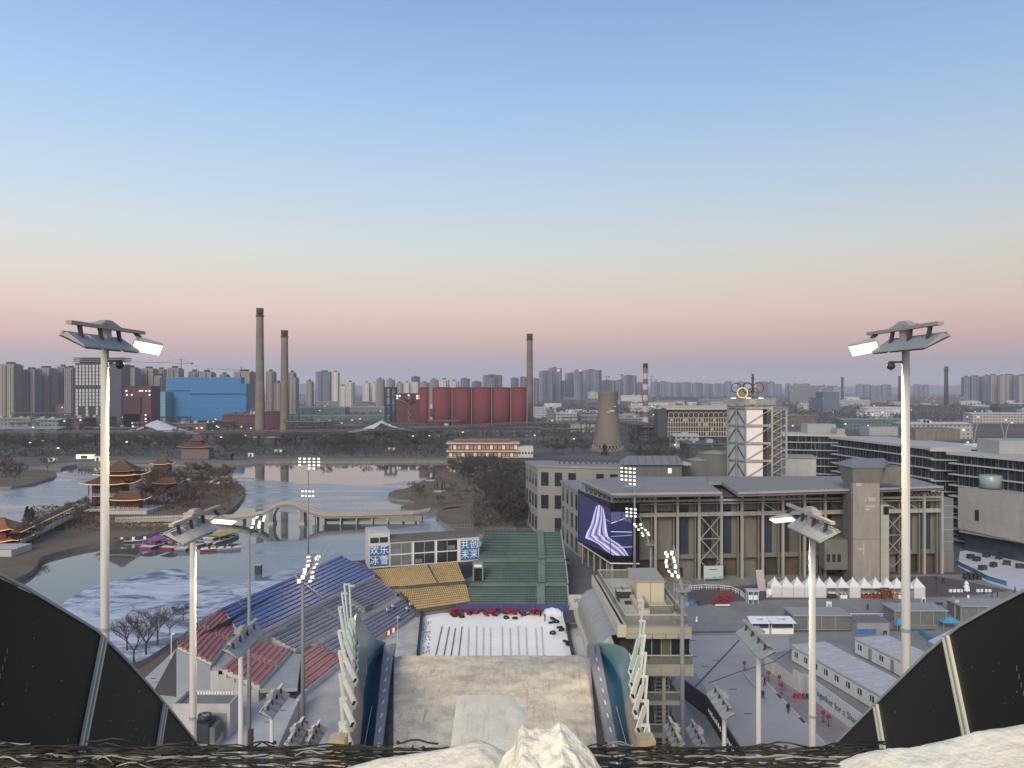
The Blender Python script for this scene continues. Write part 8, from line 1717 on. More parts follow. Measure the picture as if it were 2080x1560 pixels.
# arched concrete office
t = thing('arched_office', 'concrete office with a top row of arches and lit window grid', 'office building', (Xat(1410,700),700,0)); Y = 690; x0, x1 = Xat(1357,Y), Xat(1480,Y); cr = mat('cream_concrete', (.47,.44,.36), .8, .05, .2); zt = Zat(832,Y)
MB().box(x0,x1,Y+.6,Y+22,0,zt).build('wall', mat('arched_dark', (.035,.033,.03), .7), t); MB().box(Xat(1338,Y),x0-.1,Y+3,Y+22,0,Zat(832,Y)).build('side_wing', mat('side_dark', (.045,.055,.06), .6), t); MB().box(Xat(1340,Y),x1,Y+6,Y+20,zt+1.2,Zat(824,Y)).build('penthouse', mat('penthouse_grey', (.30,.30,.28), .8), t)
MB().box(x0-1.5,x1+.5,Y-.6,Y+22,zt,zt+1.1).build('roof_slab', cr, t)
for k in range(12):
    xx = x0+.5+k*(x1-x0-.5)/12; w_ = (x1-x0)/12; b = MB(); za = Zat(842,Y); pts = [(xx,Y+.2,Zat(847,Y)),(xx,Y+.2,za)]+[(xx+w_/2-w_/2*math.cos(i*math.pi/8),Y+.2,za+1.9*math.sin(i*math.pi/8)) for i in range(9)]+[(xx+w_,Y+.2,Zat(847,Y))]; b.path(pts, .22, 5); b.build('arch', cr, t)
for r_ in range(5): zz = Zat(848+r_*9.5,Y); MB().box(x0-.6,x1+.5,Y-.4,Y+.55,zz-.45,zz).build('floor_band', cr, t)
for k in range(25): xx = x0+k*(x1-x0)/24; MB().box(xx-.2,xx+.2,Y,Y+.5,Zat(886,Y),Zat(848,Y)).build('pier', cr, t)
rnd = random.Random(6)
for k in range(24):
    for r_ in range(4):
        if rnd.random() < .16: xx = x0+k*(x1-x0)/24; MB().box(xx+.4,xx+1.8,Y+.5,Y+.58,Zat(856+r_*9.5,Y),Zat(850+r_*9.5,Y)).build('window', mat('dull_lit_window', (.25,.23,.18), .5, 0, 1, emit=(1,.8,.5), estr=.12), t)
# low workshops, sheds and halls of the belt: (label, px0, px1, ytop, ybase, colour, roof)
greym = {'grey':(.17,.175,.18),'dark':(.05,.052,.056),'pale':(.33,.33,.335),'brown':(.12,.095,.08),'green':(.17,.21,.18),'blue':(.10,.15,.20),'maroon':(.10,.045,.045),'white':(.48,.48,.49),'teal':(.10,.15,.15)}
SH = [('pale green factory shed at the far left edge',-40,62,847,877,'green'),('long pale green shed right of it with a stepped roof',64,118,850,880,'green'),('low grey workshop row at the left edge',-60,115,868,884,'grey'),('grey glass wing beside the maroon frames',118,160,858,878,'brown'),('maroon frame building left of the left mast',139,168,848,876,'maroon'),('small concrete frame building, two open floors',72,110,822,846,'grey'),('dark frame building under construction',112,140,820,848,'brown'),
      ('white low roof at the left edge of the belt',-20,16,836,846,'white'),('grey low shed below the white tower',165,205,846,872,'brown'),('dark shed right of the left mast',222,252,868,884,'dark'),('dark red pitched workshop before the blue hall',384,452,838,858,'maroon'),('long maroon workshop row right of it',452,520,840,868,'maroon'),('brown workshop row below the blue hall',340,420,858,878,'brown'),('low brown wall below the turquoise hall',300,345,866,880,'brown'),
      ('flat blue green roof right of the twin chimneys',586,700,826,842,'teal'),('second blue green roof below the first',588,790,842,856,'teal'),('long dark hall under the teal roofs',615,720,855,874,'dark'),('grey long hall left of the lattice tower',640,782,826,840,'grey'),('dark brown hall behind the white tent',700,900,858,878,'dark'),('round topped dark shed before the red silos',864,905,848,862,'pale'),('long dark station under the silos',830,1100,866,886,'dark'),
      ('pale slab office right of the lone chimney',1084,1130,826,850,'pale'),('grey office with window rows right of the lone chimney',1128,1172,838,862,'pale'),('small grey tower block before it',1112,1126,829,862,'grey'),('low pale sheds near the cooling tower',1160,1208,860,878,'pale'),('long grey hall behind the cooling tower',1180,1300,842,862,'grey'),('crumpled grey dome hall beside the banded chimney',1256,1310,848,866,'grey'),('dark gantry shed under the banded chimney',1290,1345,866,895,'dark'),
      ('white gabled building beyond the arched office',1400,1432,884,905,'white'),('pale gabled hall left of the ring tower',1372,1420,882,912,'pale'),('black flat roofed hall left of the ring tower',1400,1478,898,932,'dark'),('long low building before the arched office',1340,1480,884,898,'brown'),('far flat factory right of the banded chimney',1420,1478,810,822,'grey'),('long low far factory roof in the middle distance',1330,1475,806,816,'dark'),('white roofed shed left of the glass towers',1262,1304,803,812,'white'),
      ('far scaffolded factory right of the rings',1604,1700,783,812,'grey'),('pale grey factory block with tall side',1655,1700,806,836,'grey'),('slate factory block right of the pale one',1672,1705,795,838,'blue'),('long pale hall behind the offices',1706,1768,812,826,'pale'),('dark hall row behind the offices',1600,1660,842,866,'brown'),('translucent ribbed hall behind the right mast',1712,1840,850,874,'teal'),('large pale hall right of the right mast',1840,1976,858,892,'pale'),('white office row behind the ribbed hall',1758,1815,832,848,'white'),
      ('long white hall far right with teal roof',1975,2110,838,860,'pale'),('wide dark blue roofed hall far right',2000,2120,826,840,'blue'),('dark wide roof left of the far right hall',1820,1930,822,842,'dark'),('flat grey far factory right of the mast',1850,1960,806,822,'brown'),('low far sheds in the haze centre right',1770,1830,806,816,'grey'),('far pale warehouse at the foot of glass towers',1195,1240,796,806,'pale'),('far grey rooftops left of the silos',640,780,815,828,'grey'),('low grey rooftops between chimneys and silos',600,660,808,822,'grey')]
for i, (lb, px0, px1, yt, yb, cn) in enumerate(SH):
    Y = H*F/(yb-HZ); Y = min(Y, 2600); X0_, X1_ = Xat(px0,Y), Xat(px1,Y); zt = max(4, Zat(yt,Y)); d = 22+(i*7) % 20
    t = thing('factory_shed', lb, 'shed', ((X0_+X1_)/2,Y,0)); rs = random.Random(i)
    c_ = greym[cn]; wm = grid_mat('shed_wall_'+cn, c_, tuple(v*.35 for v in c_) if cn not in ('dark','brown') else (.10,.10,.10), 4.5, 4.2, .55, .45, .8, lit=.03)
    MB().box(X0_,X1_,Y,Y+d,0,zt-2).build('wall', wm, t)
    rm = mat('shed_roof_'+cn, tuple(min(.5, v*1.25+.02) for v in c_), .8, .15, .05); b = MB(); zr = zt-2; rise = 2.0 if i % 3 else .8
    if i % 3: b.add([(X0_-1,Y-1,zr),(X1_+1,Y-1,zr),(X1_+1,Y+d+1,zr),(X0_-1,Y+d+1,zr),(X0_-1,Y+d/2,zr+rise),(X1_+1,Y+d/2,zr+rise)], [(0,1,5,4),(1,2,5),(2,3,4,5),(3,0,4),(3,2,1,0)])
    else: b.box(X0_-1,X1_+1,Y-1,Y+d+1,zr,zr+rise)
    b.build('roof', rm, t)
    for k in range(rs.randint(1,4)):
        u = rs.uniform(X0_+2, X1_-4) if X1_-X0_ > 8 else X0_+1; MB().box(u,u+rs.uniform(1.5,6),Y+d*.3,Y+d*.5,zr+rise*.5,zr+rise+rs.uniform(1,3)).build('roof_vent', rm if k % 2 else steel, t)
# distant low rise scatter as individual blocks further back
rs = random.Random(21); cols_ = ['low grey block','low pale block','low dark block','small brown block','small white block']
greg = [mat('lowrise_%d' % k, c, .85, .2, .05) for k, c in enumerate([(.15,.155,.165),(.32,.32,.325),(.06,.063,.07),(.12,.10,.09),(.46,.46,.47)])]
for k in range(150):
    Y = rs.choice((rs.uniform(1250,2300), rs.uniform(1500,3600))); px = rs.uniform(-40,2120); X = Xat(px,Y); w_, d, h_ = rs.uniform(12,60)*(1+Y/5000), rs.uniform(12,40), rs.uniform(4,15); c = rs.randrange(5)
    b = MB().box(X-w_/2,X+w_/2,Y,Y+d,0,h_); 
    if k % 2: b.add([(X-w_/2-1,Y-1,h_),(X+w_/2+1,Y-1,h_),(X+w_/2+1,Y+d+1,h_),(X-w_/2-1,Y+d+1,h_),(X-w_/2,Y+d/2,h_+3),(X+w_/2,Y+d/2,h_+3)], [(0,1,5,4),(1,2,5),(2,3,4,5),(3,0,4)])
    tag(b.build('distant_block', greg[c], loc=(X,Y,0)), cols_[c]+' among the distant rooftops before the skyline', 'building', 'distant low blocks')
# ================================================================ SKYLINE TOWERS
W1 = grid_mat('flat_beige', (.25,.22,.195), (.085,.085,.095), 3.2, 3.0, .5, .55, vary=.4); W2 = grid_mat('flat_grey', (.20,.195,.20), (.07,.075,.09), 3.4, 3.0, .5, .55, vary=.4); W3 = grid_mat('flat_white', (.46,.43,.40), (.16,.155,.16), 3.2, 3.0, .45, .5, vary=.3)
W4 = grid_mat('curtain_slate', (.075,.09,.125), (.045,.055,.08), 4, 3.6, .8, .75, .35, vary=.4); W5 = grid_mat('curtain_steel', (.12,.14,.18), (.06,.075,.11), 5, 4, .7, .7, .35, vary=.4); DK = mat('tower_recess', (.04,.04,.045), .8); DG = mat('tower_recess_dark', (.022,.022,.026), .8)
SHAFT = mat('tower_pilaster_beige', (.30,.265,.235), .85); SHW = mat('tower_pilaster_white', (.52,.49,.46), .85); SHS = mat('tower_pilaster_slate', (.16,.18,.23), .6)
def tower(lb, px0, px1, yt, Y, style='b', grp=None):
    X0_, X1_ = Xat(px0,Y), Xat(px1,Y); zt = Zat(yt,Y); w_ = X1_-X0_; d = max(14, min(30, w_*.7)); t = thing('tower_block', lb, 'tower block', ((X0_+X1_)/2,Y,0), 0, grp)
    wm, pm, dk = {'b':(W1,SHAFT,DK),'g':(W2,SHAFT,DK),'w':(W3,SHW,DK),'s':(W4,SHS,DG),'t':(W5,SHS,DG)}[style]
    MB().box(X0_,X1_,Y,Y+d,0,zt-3).build('wall', wm, t)
    n_ = max(1, int((px1-px0)/8))
    for k in range(n_):
        u = X0_+w_*(k+.5)/n_; MB().box(u-w_/n_*.09,u+w_/n_*.09,Y-.9,Y-.02,0,zt-4).build('recess_strip' if k % 2 else 'bay_strip', dk if k % 2 else pm, t)
    MB().box(X0_,X0_+w_*.10,Y-1.4,Y-.02,0,zt-1.5).build('corner_pier', pm, t); MB().box(X1_-w_*.08,X1_,Y-1.4,Y-.02,0,zt-1.5).build('corner_pier', dk, t)
    MB().box(X0_+w_*.1,X1_-w_*.1,Y+1,Y+d-2,zt-3,zt-1).build('parapet_floor', wm, t); MB().box(X0_+w_*.3,X0_+w_*.62,Y+3,Y+d-4,zt-1,zt+(2.5 if style != 's' else 1)).build('roof_core', dk, t)
    return t
L1 = [(0,33,738,'b'),(27,57,764,'b'),(46,74,749,'g'),(58,80,755,'b'),(72,105,746,'b'),(107,138,768,'b'),(116,133,743,'g'),(132,150,746,'g'),(140,153,757,'b'),(249,277,745,'g'),(251,262,760,'b'),(286,314,747,'b'),(316,335,749,'g'),(340,366,746,'b'),(314,330,762,'b'),(383,404,753,'g'),(405,432,754,'b'),(446,462,759,'g'),(474,513,753,'b'),(502,516,778,'g'),(540,557,753,'b'),(558,570,776,'g'),(586,598,755,'b'),(592,603,765,'g')]
ORD = 'first second third fourth fifth sixth seventh eighth ninth tenth eleventh twelfth thirteenth fourteenth fifteenth sixteenth seventeenth eighteenth nineteenth twentieth'.split()+['twenty-'+w_ for w_ in 'first second third fourth fifth sixth seventh eighth ninth'.split()]
names = {'b':'beige residential tower','g':'grey brown residential tower','w':'pale slim residential tower','s':'slate glass tower','t':'steel blue tower'}
for i, (a, c, yt, s_) in enumerate(L1): tower(f'{names[s_]}, {ORD[i]} from the left edge of the skyline', a, c, yt, 1290+((i*53)%7)*28, s_)
L2 = [(622,634,773,'g'),(641,675,754,'t'),(674,688,755,'w'),(690,703,783,'w'),(703,719,775,'w'),(625,641,790,'w'),(737,751,776,'w'),(756,764,777,'w'),(764,780,775,'w'),(764,780,769,'g'),(785,801,770,'g'),(805,818,777,'g'),(820,832,776,'w'),(835,852,764,'s'),(836,850,775,'w'),(853,872,776,'g'),(873,890,770,'g'),(893,912,770,'w'),(914,932,773,'w'),(935,954,768,'s'),(958,978,774,'s'),(980,1020,761,'s'),(989,1012,766,'t'),(1037,1054,767,'s'),(1056,1070,765,'s'),(1083,1095,768,'s')]
for i, (a, c, yt, s_) in enumerate(L2): tower(f'{names[s_]}, {ORD[i]} to the right of the twin chimneys', a, c, yt, 1750+((i*61)%9)*60 + (500 if s_ == 's' else 0), s_)
L3 = [(1095,1124,753,'s'),(1114,1141,747,'t'),(1141,1164,772,'s'),(1148,1183,757,'s'),(1166,1183,752,'t'),(1184,1222,751,'t'),(1222,1250,772,'s'),(1252,1275,771,'s'),(1266,1293,762,'s'),(1294,1305,776,'s')]
for i, (a, c, yt, s_) in enumerate(L3): tower(f'{names[s_]}, {ORD[i]} to the right of the red silos', a, c, yt, 3000+((i*5)%4)*90, s_)
L4 = [(1323,1340,775,'s'),(1341,1352,774,'s'),(1352,1366,776,'s'),(1368,1384,777,'s'),(1385,1404,776,'s'),(1408,1427,777,'s'),(1428,1445,779,'s'),(1448,1472,779,'s'),(1474,1486,774,'s'),(1500,1514,775,'s'),(1540,1560,775,'s'),(1563,1573,775,'t'),(1575,1588,780,'s'),(1597,1606,779,'s'),(1612,1620,779,'s'),(1622,1630,780,'s'),(1633,1645,779,'s'),
      (1742,1755,780,'s'),(1757,1769,781,'s'),(1772,1781,783,'s'),(1783,1791,783,'s'),(1794,1810,781,'s'),(1858,1866,780,'s'),(1868,1875,781,'s'),(1878,1886,781,'s')]
for i, (a, c, yt, s_) in enumerate(L4): tower(f'small hazy {names[s_]}, {ORD[i]} to the right of the banded chimney', a, c, yt, 4300+((i*37)%5)*160, s_)
L5 = [(1958,1972,765,'t'),(1974,1996,764,'t'),(2001,2012,762,'g'),(2013,2030,761,'g'),(2032,2044,762,'b'),(2044,2068,761,'g'),(2070,2100,762,'g')]
for i, (a, c, yt, s_) in enumerate(L5): tower(f'{names[s_]}, {ORD[i]} in the cluster at the right edge of the skyline', a, c, yt, 2500+((i*3)%4)*60, s_)
for lb, px, Y in (('red lit sign on a glass tower crown, left one', 1134, 2985), ('red lit crown on a glass tower, right one', 1178, 2985)):
    p = P(px,752,Y); t = thing('rooftop_sign', lb, 'sign', p); MB().box(p.x-7,p.x+7,Y-3,Y-1,p.z-6,p.z+5).build('panel', mat('red_sign', (.3,.05,.04), .6, 0, 1, emit=(1,.30,.25), estr=.35), t); MB().box(p.x-3,p.x+5,Y-3.5,Y-3.05,p.z-4,p.z+3).build('light_patch', mat('pink_sign', (.4,.3,.3), .6, 0, 1, emit=(1,.8,.75), estr=.5), t)
# cranes
def crane(lb, px, ytop, jl, jr, Y, yj):
    X = Xat(px,Y); t = thing('tower_crane', lb, 'crane', (X,Y,0)); m = mat('crane_steel', (.10,.09,.09), .7); s_ = Y/F
    MB().bar((X,Y,0),(X,Y,Zat(ytop,Y)), 1.3*s_).build('mast', m, t); MB().bar((Xat(jl,Y),Y,Zat(yj-3 if jl < px-40 else yj,Y)),(X,Y,Zat(yj,Y)), .8*s_).build('jib', m, t); MB().bar((X,Y,Zat(yj,Y)),(Xat(jr,Y),Y,Zat(yj,Y)), .9*s_).build('counter_jib', m, t); MB().box(Xat(jr,Y)-2.5*s_,Xat(jr,Y)+1*s_,Y-2,Y+2,Zat(yj+2,Y),Zat(yj-1,Y)).build('counterweight', m, t)
    b = MB(); b.bar((X,Y,Zat(ytop,Y)),(Xat((jl+px)/2,Y),Y,Zat(yj-1,Y)), .4*s_); b.bar((X,Y,Zat(ytop,Y)),(Xat(jr,Y),Y,Zat(yj,Y)), .4*s_); b.build('tie_bar', m, t)
crane('tower crane with long jib over the blue hall', 368, 729, 270, 391, 1350, 738); crane('small tower crane left of the twin chimneys', 490, 744, 420, 500, 1500, 752); crane('far crane above the slate towers, left', 1232, 763, 1226, 1238, 3200, 765); crane('far crane above the slate towers, right', 1262, 760, 1253, 1265, 3200, 761); crane('far thin crane right of the banded chimney', 1323, 763, 1318, 1334, 3400, 772)
# street lights on tall curved poles, far right; pylons
for lb, px, Y in (('double curved street lamp right of the pale hall, left one', 2041, 560), ('double curved street lamp right of the pale hall, right one', 1978, 560)):
    p = Vector((Xat(px,Y),Y,0)); t = thing('street_lamp', lb, 'street lamp', p); 
    for s_ in (-1,1): MB().path([p,p+Vector((.2*s_,0,10)),p+Vector((1.2*s_,0,20)),p+Vector((2.6*s_,0,Zat(862,Y)-0)),p+Vector((3.6*s_,0,Zat(861,Y)))], .3, 6).build('curved_arm', steel, t)
# small warm street lights scattered across the belt
rs = random.Random(31); b = MB()
lp = MB().box(-.9,.9,-.5,.5,0,.9); proto = lp.build('street_light', mat('street_glow', (.9,.8,.6), .5, 0, 1, emit=(1,.82,.6), estr=1.6), loc=(0,0,0))
pole_p = MB().tube((0,0,-8),(0,0,0),.15,n=5).build('pole', dm, proto, loc=(0,0,0)); tag(proto, 'small glowing street light among the trees and sheds beyond the lake', 'street light', 'street lights beyond the lake')
for k in range(70):
    Y = rs.choice((rs.uniform(540,900), rs.uniform(700,2200))); px = rs.uniform(20,2060)
    if Y < 560 and 900 < px: continue
    if k == 0: o = proto; q = None
    else: o = proto.copy(); COL.objects.link(o); q = pole_p.copy(); q.parent = o; COL.objects.link(q)
    o.location = (Xat(px,Y),Y,8); s_ = .55+Y/2600; o.scale = (s_,s_,s_*.9); 
    if q: q.matrix_parent_inverse.identity()

# steel frames and pipe racks standing between the workshops
fr0 = bpy.data.objects.new('steel_frame', None); COL.objects.link(fr0); tag(fr0, 'dark open steel frame or pipe rack among the workshops beyond the lake', 'steel frame', 'steel frames among the workshops')
WOFF[fr0.name] = Vector((0,0,0)); LOCAL.add(fr0.name); fk = []
for x in (-12,-4,4,12):
    for y in (0,5): fk.append(MB().box(x-.3,x+.3,y-.3,y+.3,0,10).build('post', dm, fr0))
for z in (4.5,9.6): fk.append(MB().box(-13,13,-.3,.3,z,z+.6).build('beam', dm, fr0)); fk.append(MB().box(-13,13,4.7,5.3,z,z+.6).build('beam', dm, fr0))
for y in (1.2,3.4): fk.append(MB().tube((-14,y,10.7),(14,y,10.7),.5,n=8).build('pipe', mat('pipe_grey', (.11,.105,.10)), fr0))
fk.append(MB().bar((-12,0,0),(-4,0,9.6),.3).bar((4,0,9.6),(12,0,0),.3).build('brace', dm, fr0, kind='stuff')); rs = random.Random(44)
for k in range(44):
    o = fr0 if k == 0 else copy_tree(fr0, [(c, []) for c in fk], (0,0,0)); px = rs.uniform(-40,1180) if k < 34 else rs.uniform(1180,1500); Y = rs.uniform(740,1230); o.location = (Xat(px,Y),Y,0); o.rotation_euler = (0,0,rs.uniform(-.3,.3)); s_ = rs.uniform(.7,1.5); o.scale = (s_*rs.uniform(.8,1.5),s_,s_)
# ================================================================ TREES: bare winter crowns of branches and twigs
bark = mat('bark', (.048,.040,.034), .95, .25, 2); twig = mat('twigs', (.055,.045,.038), .95, .3, .15, col2=(.095,.077,.064)); twig2 = mat('russet_twigs', (.085,.056,.038), .95, .3, .15, col2=(.14,.092,.06)); ever = mat('evergreen', (.022,.030,.020), .95, .4, .8, col2=(.05,.06,.04))
def tree_meshes(seed, h=9.0, spread=3.2, twm=None, weep=False, dense=1.0, tw=.035):
    rnd = random.Random(seed); tb, cb = MB(), MB()
    fork = h*rnd.uniform(.22,.34); tb.path([(0,0,0),(rnd.uniform(-.1,.1),rnd.uniform(-.1,.1),fork*.5),(0,0,fork)], .20*h/9, 6, r1=.15*h/9)
    def twigs(p, d, n):
        for _ in range(n):
            a = rnd.uniform(0,6.283); L_ = rnd.uniform(.5,1.3)*h/9; v = (d*.9+Vector((math.cos(a),math.sin(a),rnd.uniform(-.1,.7)))).normalized()*L_
            if weep: v = (v*.5+Vector((0,0,-.9*L_)))
            s_ = Vector((-v.y,v.x,0)); s_ = (s_.normalized() if s_.length > .01 else Vector((1,0,0)))*tw*rnd.uniform(.6,1.3); m_ = p+v*.55+Vector((rnd.uniform(-.1,.1),rnd.uniform(-.1,.1),.03)); e = p+v
            cb.add([p-s_,p+s_,m_+s_*.6,e,m_-s_*.6], [(0,1,2,3,4)]); w_ = (e-m_).cross(Vector((0,0,1)))*.9
            f = m_+ (v*.35+w_*.5); cb.add([m_-s_*.6,m_+s_*.6,f], [(0,1,2)]); f = m_+(v*.35-w_*.5); cb.add([m_-s_*.6,m_+s_*.6,f], [(0,1,2)])
    def grow(p, d, L_, r_, lv):
        q = p+d*L_; md = (p+q)/2+Vector((rnd.uniform(-.12,.12),rnd.uniform(-.12,.12),rnd.uniform(0,.15)))*L_*.5; (tb if lv == 0 else cb).path([p,md,q], r_, 4 if lv else 5, r1=r_*.55)
        if lv >= 2: twigs(q, d, int(7*dense)); twigs(md, d, int(4*dense)); return
        for _ in range(rnd.randint(3,4)):
            a = rnd.uniform(0,6.283); sp_ = rnd.uniform(.35,.8); nd = (d+Vector((math.cos(a),math.sin(a),.15))*sp_).normalized(); grow(q, nd, L_*rnd.uniform(.6,.8), r_*.55, lv+1)
        grow(md, (d+Vector((rnd.uniform(-1,1),rnd.uniform(-1,1),.2))).normalized(), L_*.6, r_*.45, lv+1)
    for k in range(rnd.randint(4,5)):
        a = k*1.35+rnd.uniform(-.3,.3); el_ = rnd.uniform(.5,1.1); d = Vector((math.cos(a)*math.cos(el_)*spread/3,math.sin(a)*math.cos(el_)*spread/3,math.sin(el_))).normalized(); grow(Vector((0,0,fork)), d, (h-fork)*.42, .10*h/9, 0)
    return tb, cb
PROTO = []
for k, (h_, spd, m, weep, dn, tw_) in enumerate(((9,3.2,twig,False,1.0,.05),(10,3.0,twig,False,1.1,.05),(8,3.8,twig2,False,1.1,.06),(9,3.5,twig2,True,1.0,.05),(9.5,2.6,twig,False,.9,.05))):
    tb, cb = tree_meshes(100+k, h_, spd, m, weep, dn, tw_); PROTO.append((tb, cb, m))
TM = []
def mesh_of(b, name, m):
    o = b.build(name, m, loc=(0,0,0)); me = o.data; bpy.data.objects.remove(o); return me
for tb, cb, m in PROTO: TM.append((mesh_of(tb, 'trunk', bark), mesh_of(cb, 'crown', m)))
def tree(kind, loc, s_, rz, label, group, name='bare_tree', sz=1.0):
    r = bpy.data.objects.new(name, None); COL.objects.link(r); r.location = loc; r.rotation_euler = (0,0,rz); r.scale = (s_,s_,s_*sz); r['label'] = label; r['category'] = 'tree'
    if group: r['group'] = group
    for me, nm in zip(TM[kind], ('trunk','crown')): c = bpy.data.objects.new(nm, me); COL.objects.link(c); c.parent = r
    return r
rt2 = random.Random(77)
def inpoly(x, y, poly):
    c = False; j = len(poly)-1
    for i in range(len(poly)):
        if (poly[i][1] > y) != (poly[j][1] > y) and x < (poly[j][0]-poly[i][0])*(y-poly[i][1])/(poly[j][1]-poly[i][1])+poly[i][0]: c = not c
        j = i
    return c
def grove(poly_px, n, kinds, label, group, smin=.8, smax=1.2, z=.1, name='bare_tree', avoid=None):
    poly = [tuple(G(x,y)[:2]) for x, y in poly_px]; xs = [p[0] for p in poly]; ys = [p[1] for p in poly]; k = 0; tries = 0
    while k < n and tries < n*60:
        tries += 1; px, py = rt2.uniform(min(p[0] for p in poly_px), max(p[0] for p in poly_px)), rt2.uniform(min(p[1] for p in poly_px), max(p[1] for p in poly_px))
        if not inpoly(px, py, poly_px): continue
        if avoid and avoid(px, py): continue
        p = G(px, py); tree(rt2.choice(kinds), (p.x,p.y,z), rt2.uniform(smin,smax), rt2.uniform(0,6.28), label, group, name); k += 1
grove([(-40,893),(230,893),(440,893),(640,890),(900,892),(905,926),(640,921),(440,924),(230,926),(-40,928)], 150, (0,1,4), 'bare grey brown tree in the belt along the far shore of the lake', 'bare trees along the far shore', 1.0, 1.5, avoid=lambda x, y: 370 < x < 424)
grove([(640,905),(1300,905),(1330,940),(1170,930),(900,915),(640,918)], 26, (0,1,4), 'bare tree around the cooling tower and restaurant', 'bare trees around the cooling tower', .9, 1.3, avoid=lambda x, y: 905 < x < 1090 and y > 905 or 1190 < x < 1280)
grove([(905,958),(985,938),(1058,950),(1075,1000),(1085,1050),(1060,1078),(1010,1060),(985,1010)], 70, (0,1,4), 'dark bare tree in the dense grove left of the hotel block', 'dense bare grove beside the hotel', .85, 1.25)
grove([(305,985),(330,970),(430,968),(470,980),(465,1005),(400,1035),(330,1045),(290,1040)], 46, (2,3,2), 'russet bare tree on the pavilion island', 'russet trees on the pavilion island', .85, 1.3)
grove([(-40,945),(40,952),(100,958),(80,972),(0,984),(-60,985)], 9, (0,2,4), 'bare tree on the low point at the left edge of the lake', 'bare trees on the left point', .8, 1.1)
grove([(60,1050),(130,1045),(190,1025),(200,1040),(170,1050),(100,1062)], 12, (2,3), 'low russet willow on the shore below the lake pavilion', 'russet willows below the pavilion', .5, .75)
grove([(790,1005),(860,985),(930,965),(960,985),(950,1020),(880,1030)], 7, (0,2), 'small bare tree on the gazebo islet', 'bare trees on the gazebo islet', .4, .65)
grove([(1290,905),(1400,900),(1395,940),(1330,950),(1290,940)], 16, (0,1), 'dark bare tree beyond the hotel roof', 'bare trees beyond the hotel', .8, 1.2)
grove([(700,830),(1300,830),(1300,850),(700,850)], 12, (0,1), 'far bare tree among the workshops', 'far bare trees among workshops', 1.2, 1.8)
# evergreen by the offices
def ever_mesh(seed):
    rnd = random.Random(seed); b = MB()
    for k in range(500):
        z = rnd.uniform(.6,7); r_ = 2.1*(1-(z-.6)/7.2)*rnd.uniform(.5,1.05); a = rnd.uniform(0,6.283); p = Vector((r_*math.cos(a),r_*math.sin(a),z)); u = Vector((rnd.uniform(-1,1),rnd.uniform(-1,1),rnd.uniform(-.6,.4))).normalized()*.35; v = u.cross(Vector((rnd.uniform(-1,1),rnd.uniform(-1,1),rnd.uniform(-1,1)))).normalized()*.2
        b.add([p-u-v,p+u-v,p+u*.5+v,p-u*.6+v], [(0,1,2,3)])
    return b
em = mesh_of(ever_mesh(1), 'crown', ever); tmx = mesh_of(MB().tube((0,0,0),(0,0,2),.18,.1,6), 'trunk', bark)
TM.append((tmx, em))
for sd_x in (201, 202): tb, cb = tree_meshes(sd_x, 9.5, 2.8, twig, False, .75, .018); TM.append((mesh_of(tb, 'trunk', bark), mesh_of(cb, 'crown', twig)))
for k, (px, py, s_, kd, lb) in enumerate(((297,1330,1.0,6,'bare tree nearest the black wall on the bank below the ice'), (320,1310,.85,7,'slim bare tree on the bank behind the first one'), (258,1322,.75,7,'small bare tree at the lake edge by the left mast'), (345,1290,.6,6,'thin sapling on the bank beside the stand'), (372,1262,.45,1,'tiny bare sapling farther along the bank'), (272,1345,.95,6,'multi-stemmed bare tree at the bottom of the bank'),
        (68,1105,1.0,0,'bare tree on the shore in front of the covered gallery'), (60,1085,.5,3,'dark rounded bush pair behind the gallery'), (20,965,1.1,0,'tall bare tree on the point at the left edge'))):
    p = G(px, py); tree(kd, (p.x,p.y,.05), s_, k*1.3, lb, None)
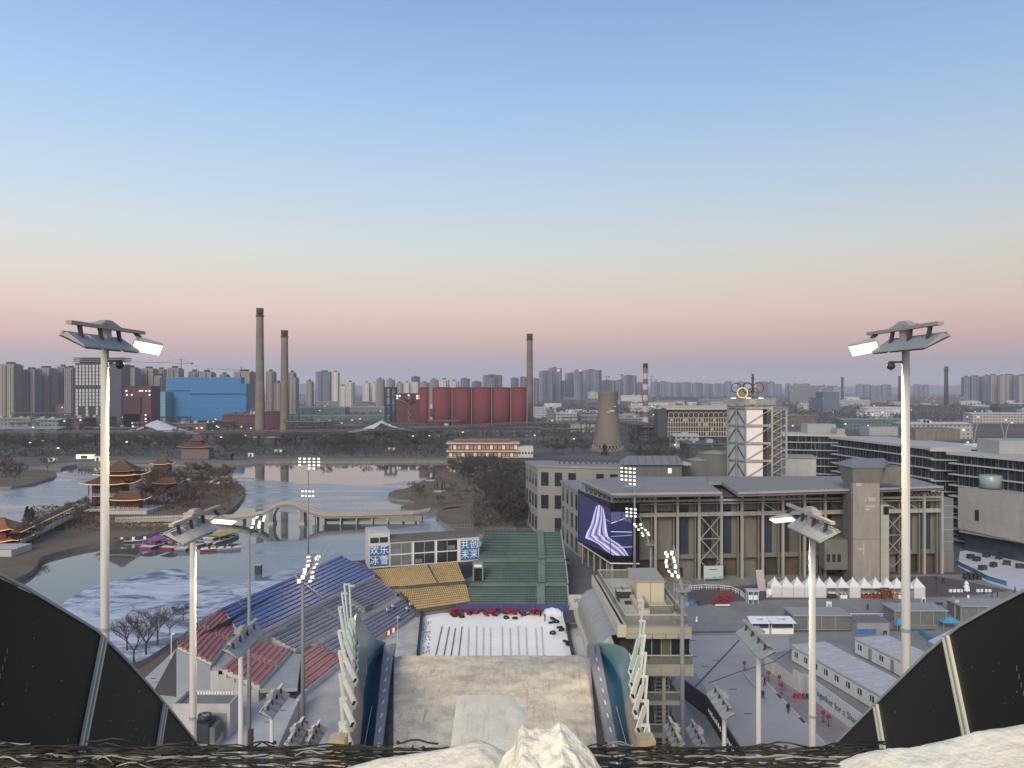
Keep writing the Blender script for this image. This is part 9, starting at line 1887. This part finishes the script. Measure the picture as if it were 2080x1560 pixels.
for k, (px, py, s_) in enumerate(((1228,925,1.3),(1300,935,1.5),(1338,938,1.3),(55,1062,.9),(64,1064,.9),(1150,905,1.2),(1690,968,1.0))):
    p = G(px, py); tree(5, (p.x,p.y,0), s_, k, ['dark evergreen left of the cooling tower legs','dark evergreen cone behind the metal shed','second dark evergreen behind the metal shed','round dark shrub on the gallery shore, left of two','round dark shrub on the gallery shore, right of two','dark evergreen near the restaurant wing','dark evergreen before the office blocks'][k], None, 'evergreen_tree')
# far tree masses between the workshops read as one brown scrub
def scrub(name, boxes, seed, m, size=3.0):
    rnd = random.Random(seed); b = MB()
    for (px0,px1,y0,y1,n,h_) in boxes:
        for _ in range(n):
            py = rnd.uniform(y0,y1); px = rnd.uniform(px0,px1); p = G(px,py)
            if p.y > 5200: continue
            s_ = size*rnd.uniform(.5,1.2)*max(1, p.y/1100); hh = h_*rnd.uniform(.3,1)
            for k in range(3):
                c = p+Vector((rnd.uniform(-s_,s_),rnd.uniform(-s_,s_),hh*rnd.uniform(.3,1))); u = Vector((rnd.uniform(-1,1),rnd.uniform(-1,1),rnd.uniform(-.3,.3))).normalized()*s_*.55; v = Vector((rnd.uniform(-.5,.5),rnd.uniform(-.5,.5),1)).normalized()*s_*.45
                b.add([c-u,c-v*.8,c+u,c+v], [(0,1,2,3)])
    o = b.build(name, m); o['kind'] = 'stuff'; return o
scrub_m = mat('far_twigs', (.036,.032,.027), .95, .3, .02, col2=(.075,.066,.054))
scrub('far_woodland', [(-60,640,824,888,2600,7),(640,1200,830,890,1800,7),(1100,1480,800,850,1600,9),(1480,2140,800,860,2600,10),(560,1100,800,830,900,8),(1280,1480,850,905,700,6)], 5, scrub_m)
scrub('shore_scrub', [(-60,905,889,929,2600,3.2),(905,1200,898,912,500,3)], 6, scrub_m, 1.3)
scrub('grove_undergrowth', [(960,1080,950,1070,1500,1.8)], 7, mat('undergrowth', (.05,.042,.038), .95, .3, .1, col2=(.09,.075,.06)), .8)
scrub('island_reeds', [(300,470,975,1040,1300,1.6),(70,200,1030,1062,700,1.4),(95,330,1062,1080,500,1.0),(430,498,985,1010,300,1.2),(830,950,985,1025,250,.7)], 8, mat('reeds', (.11,.075,.045), .95, .3, .1, col2=(.18,.125,.075)), .7)
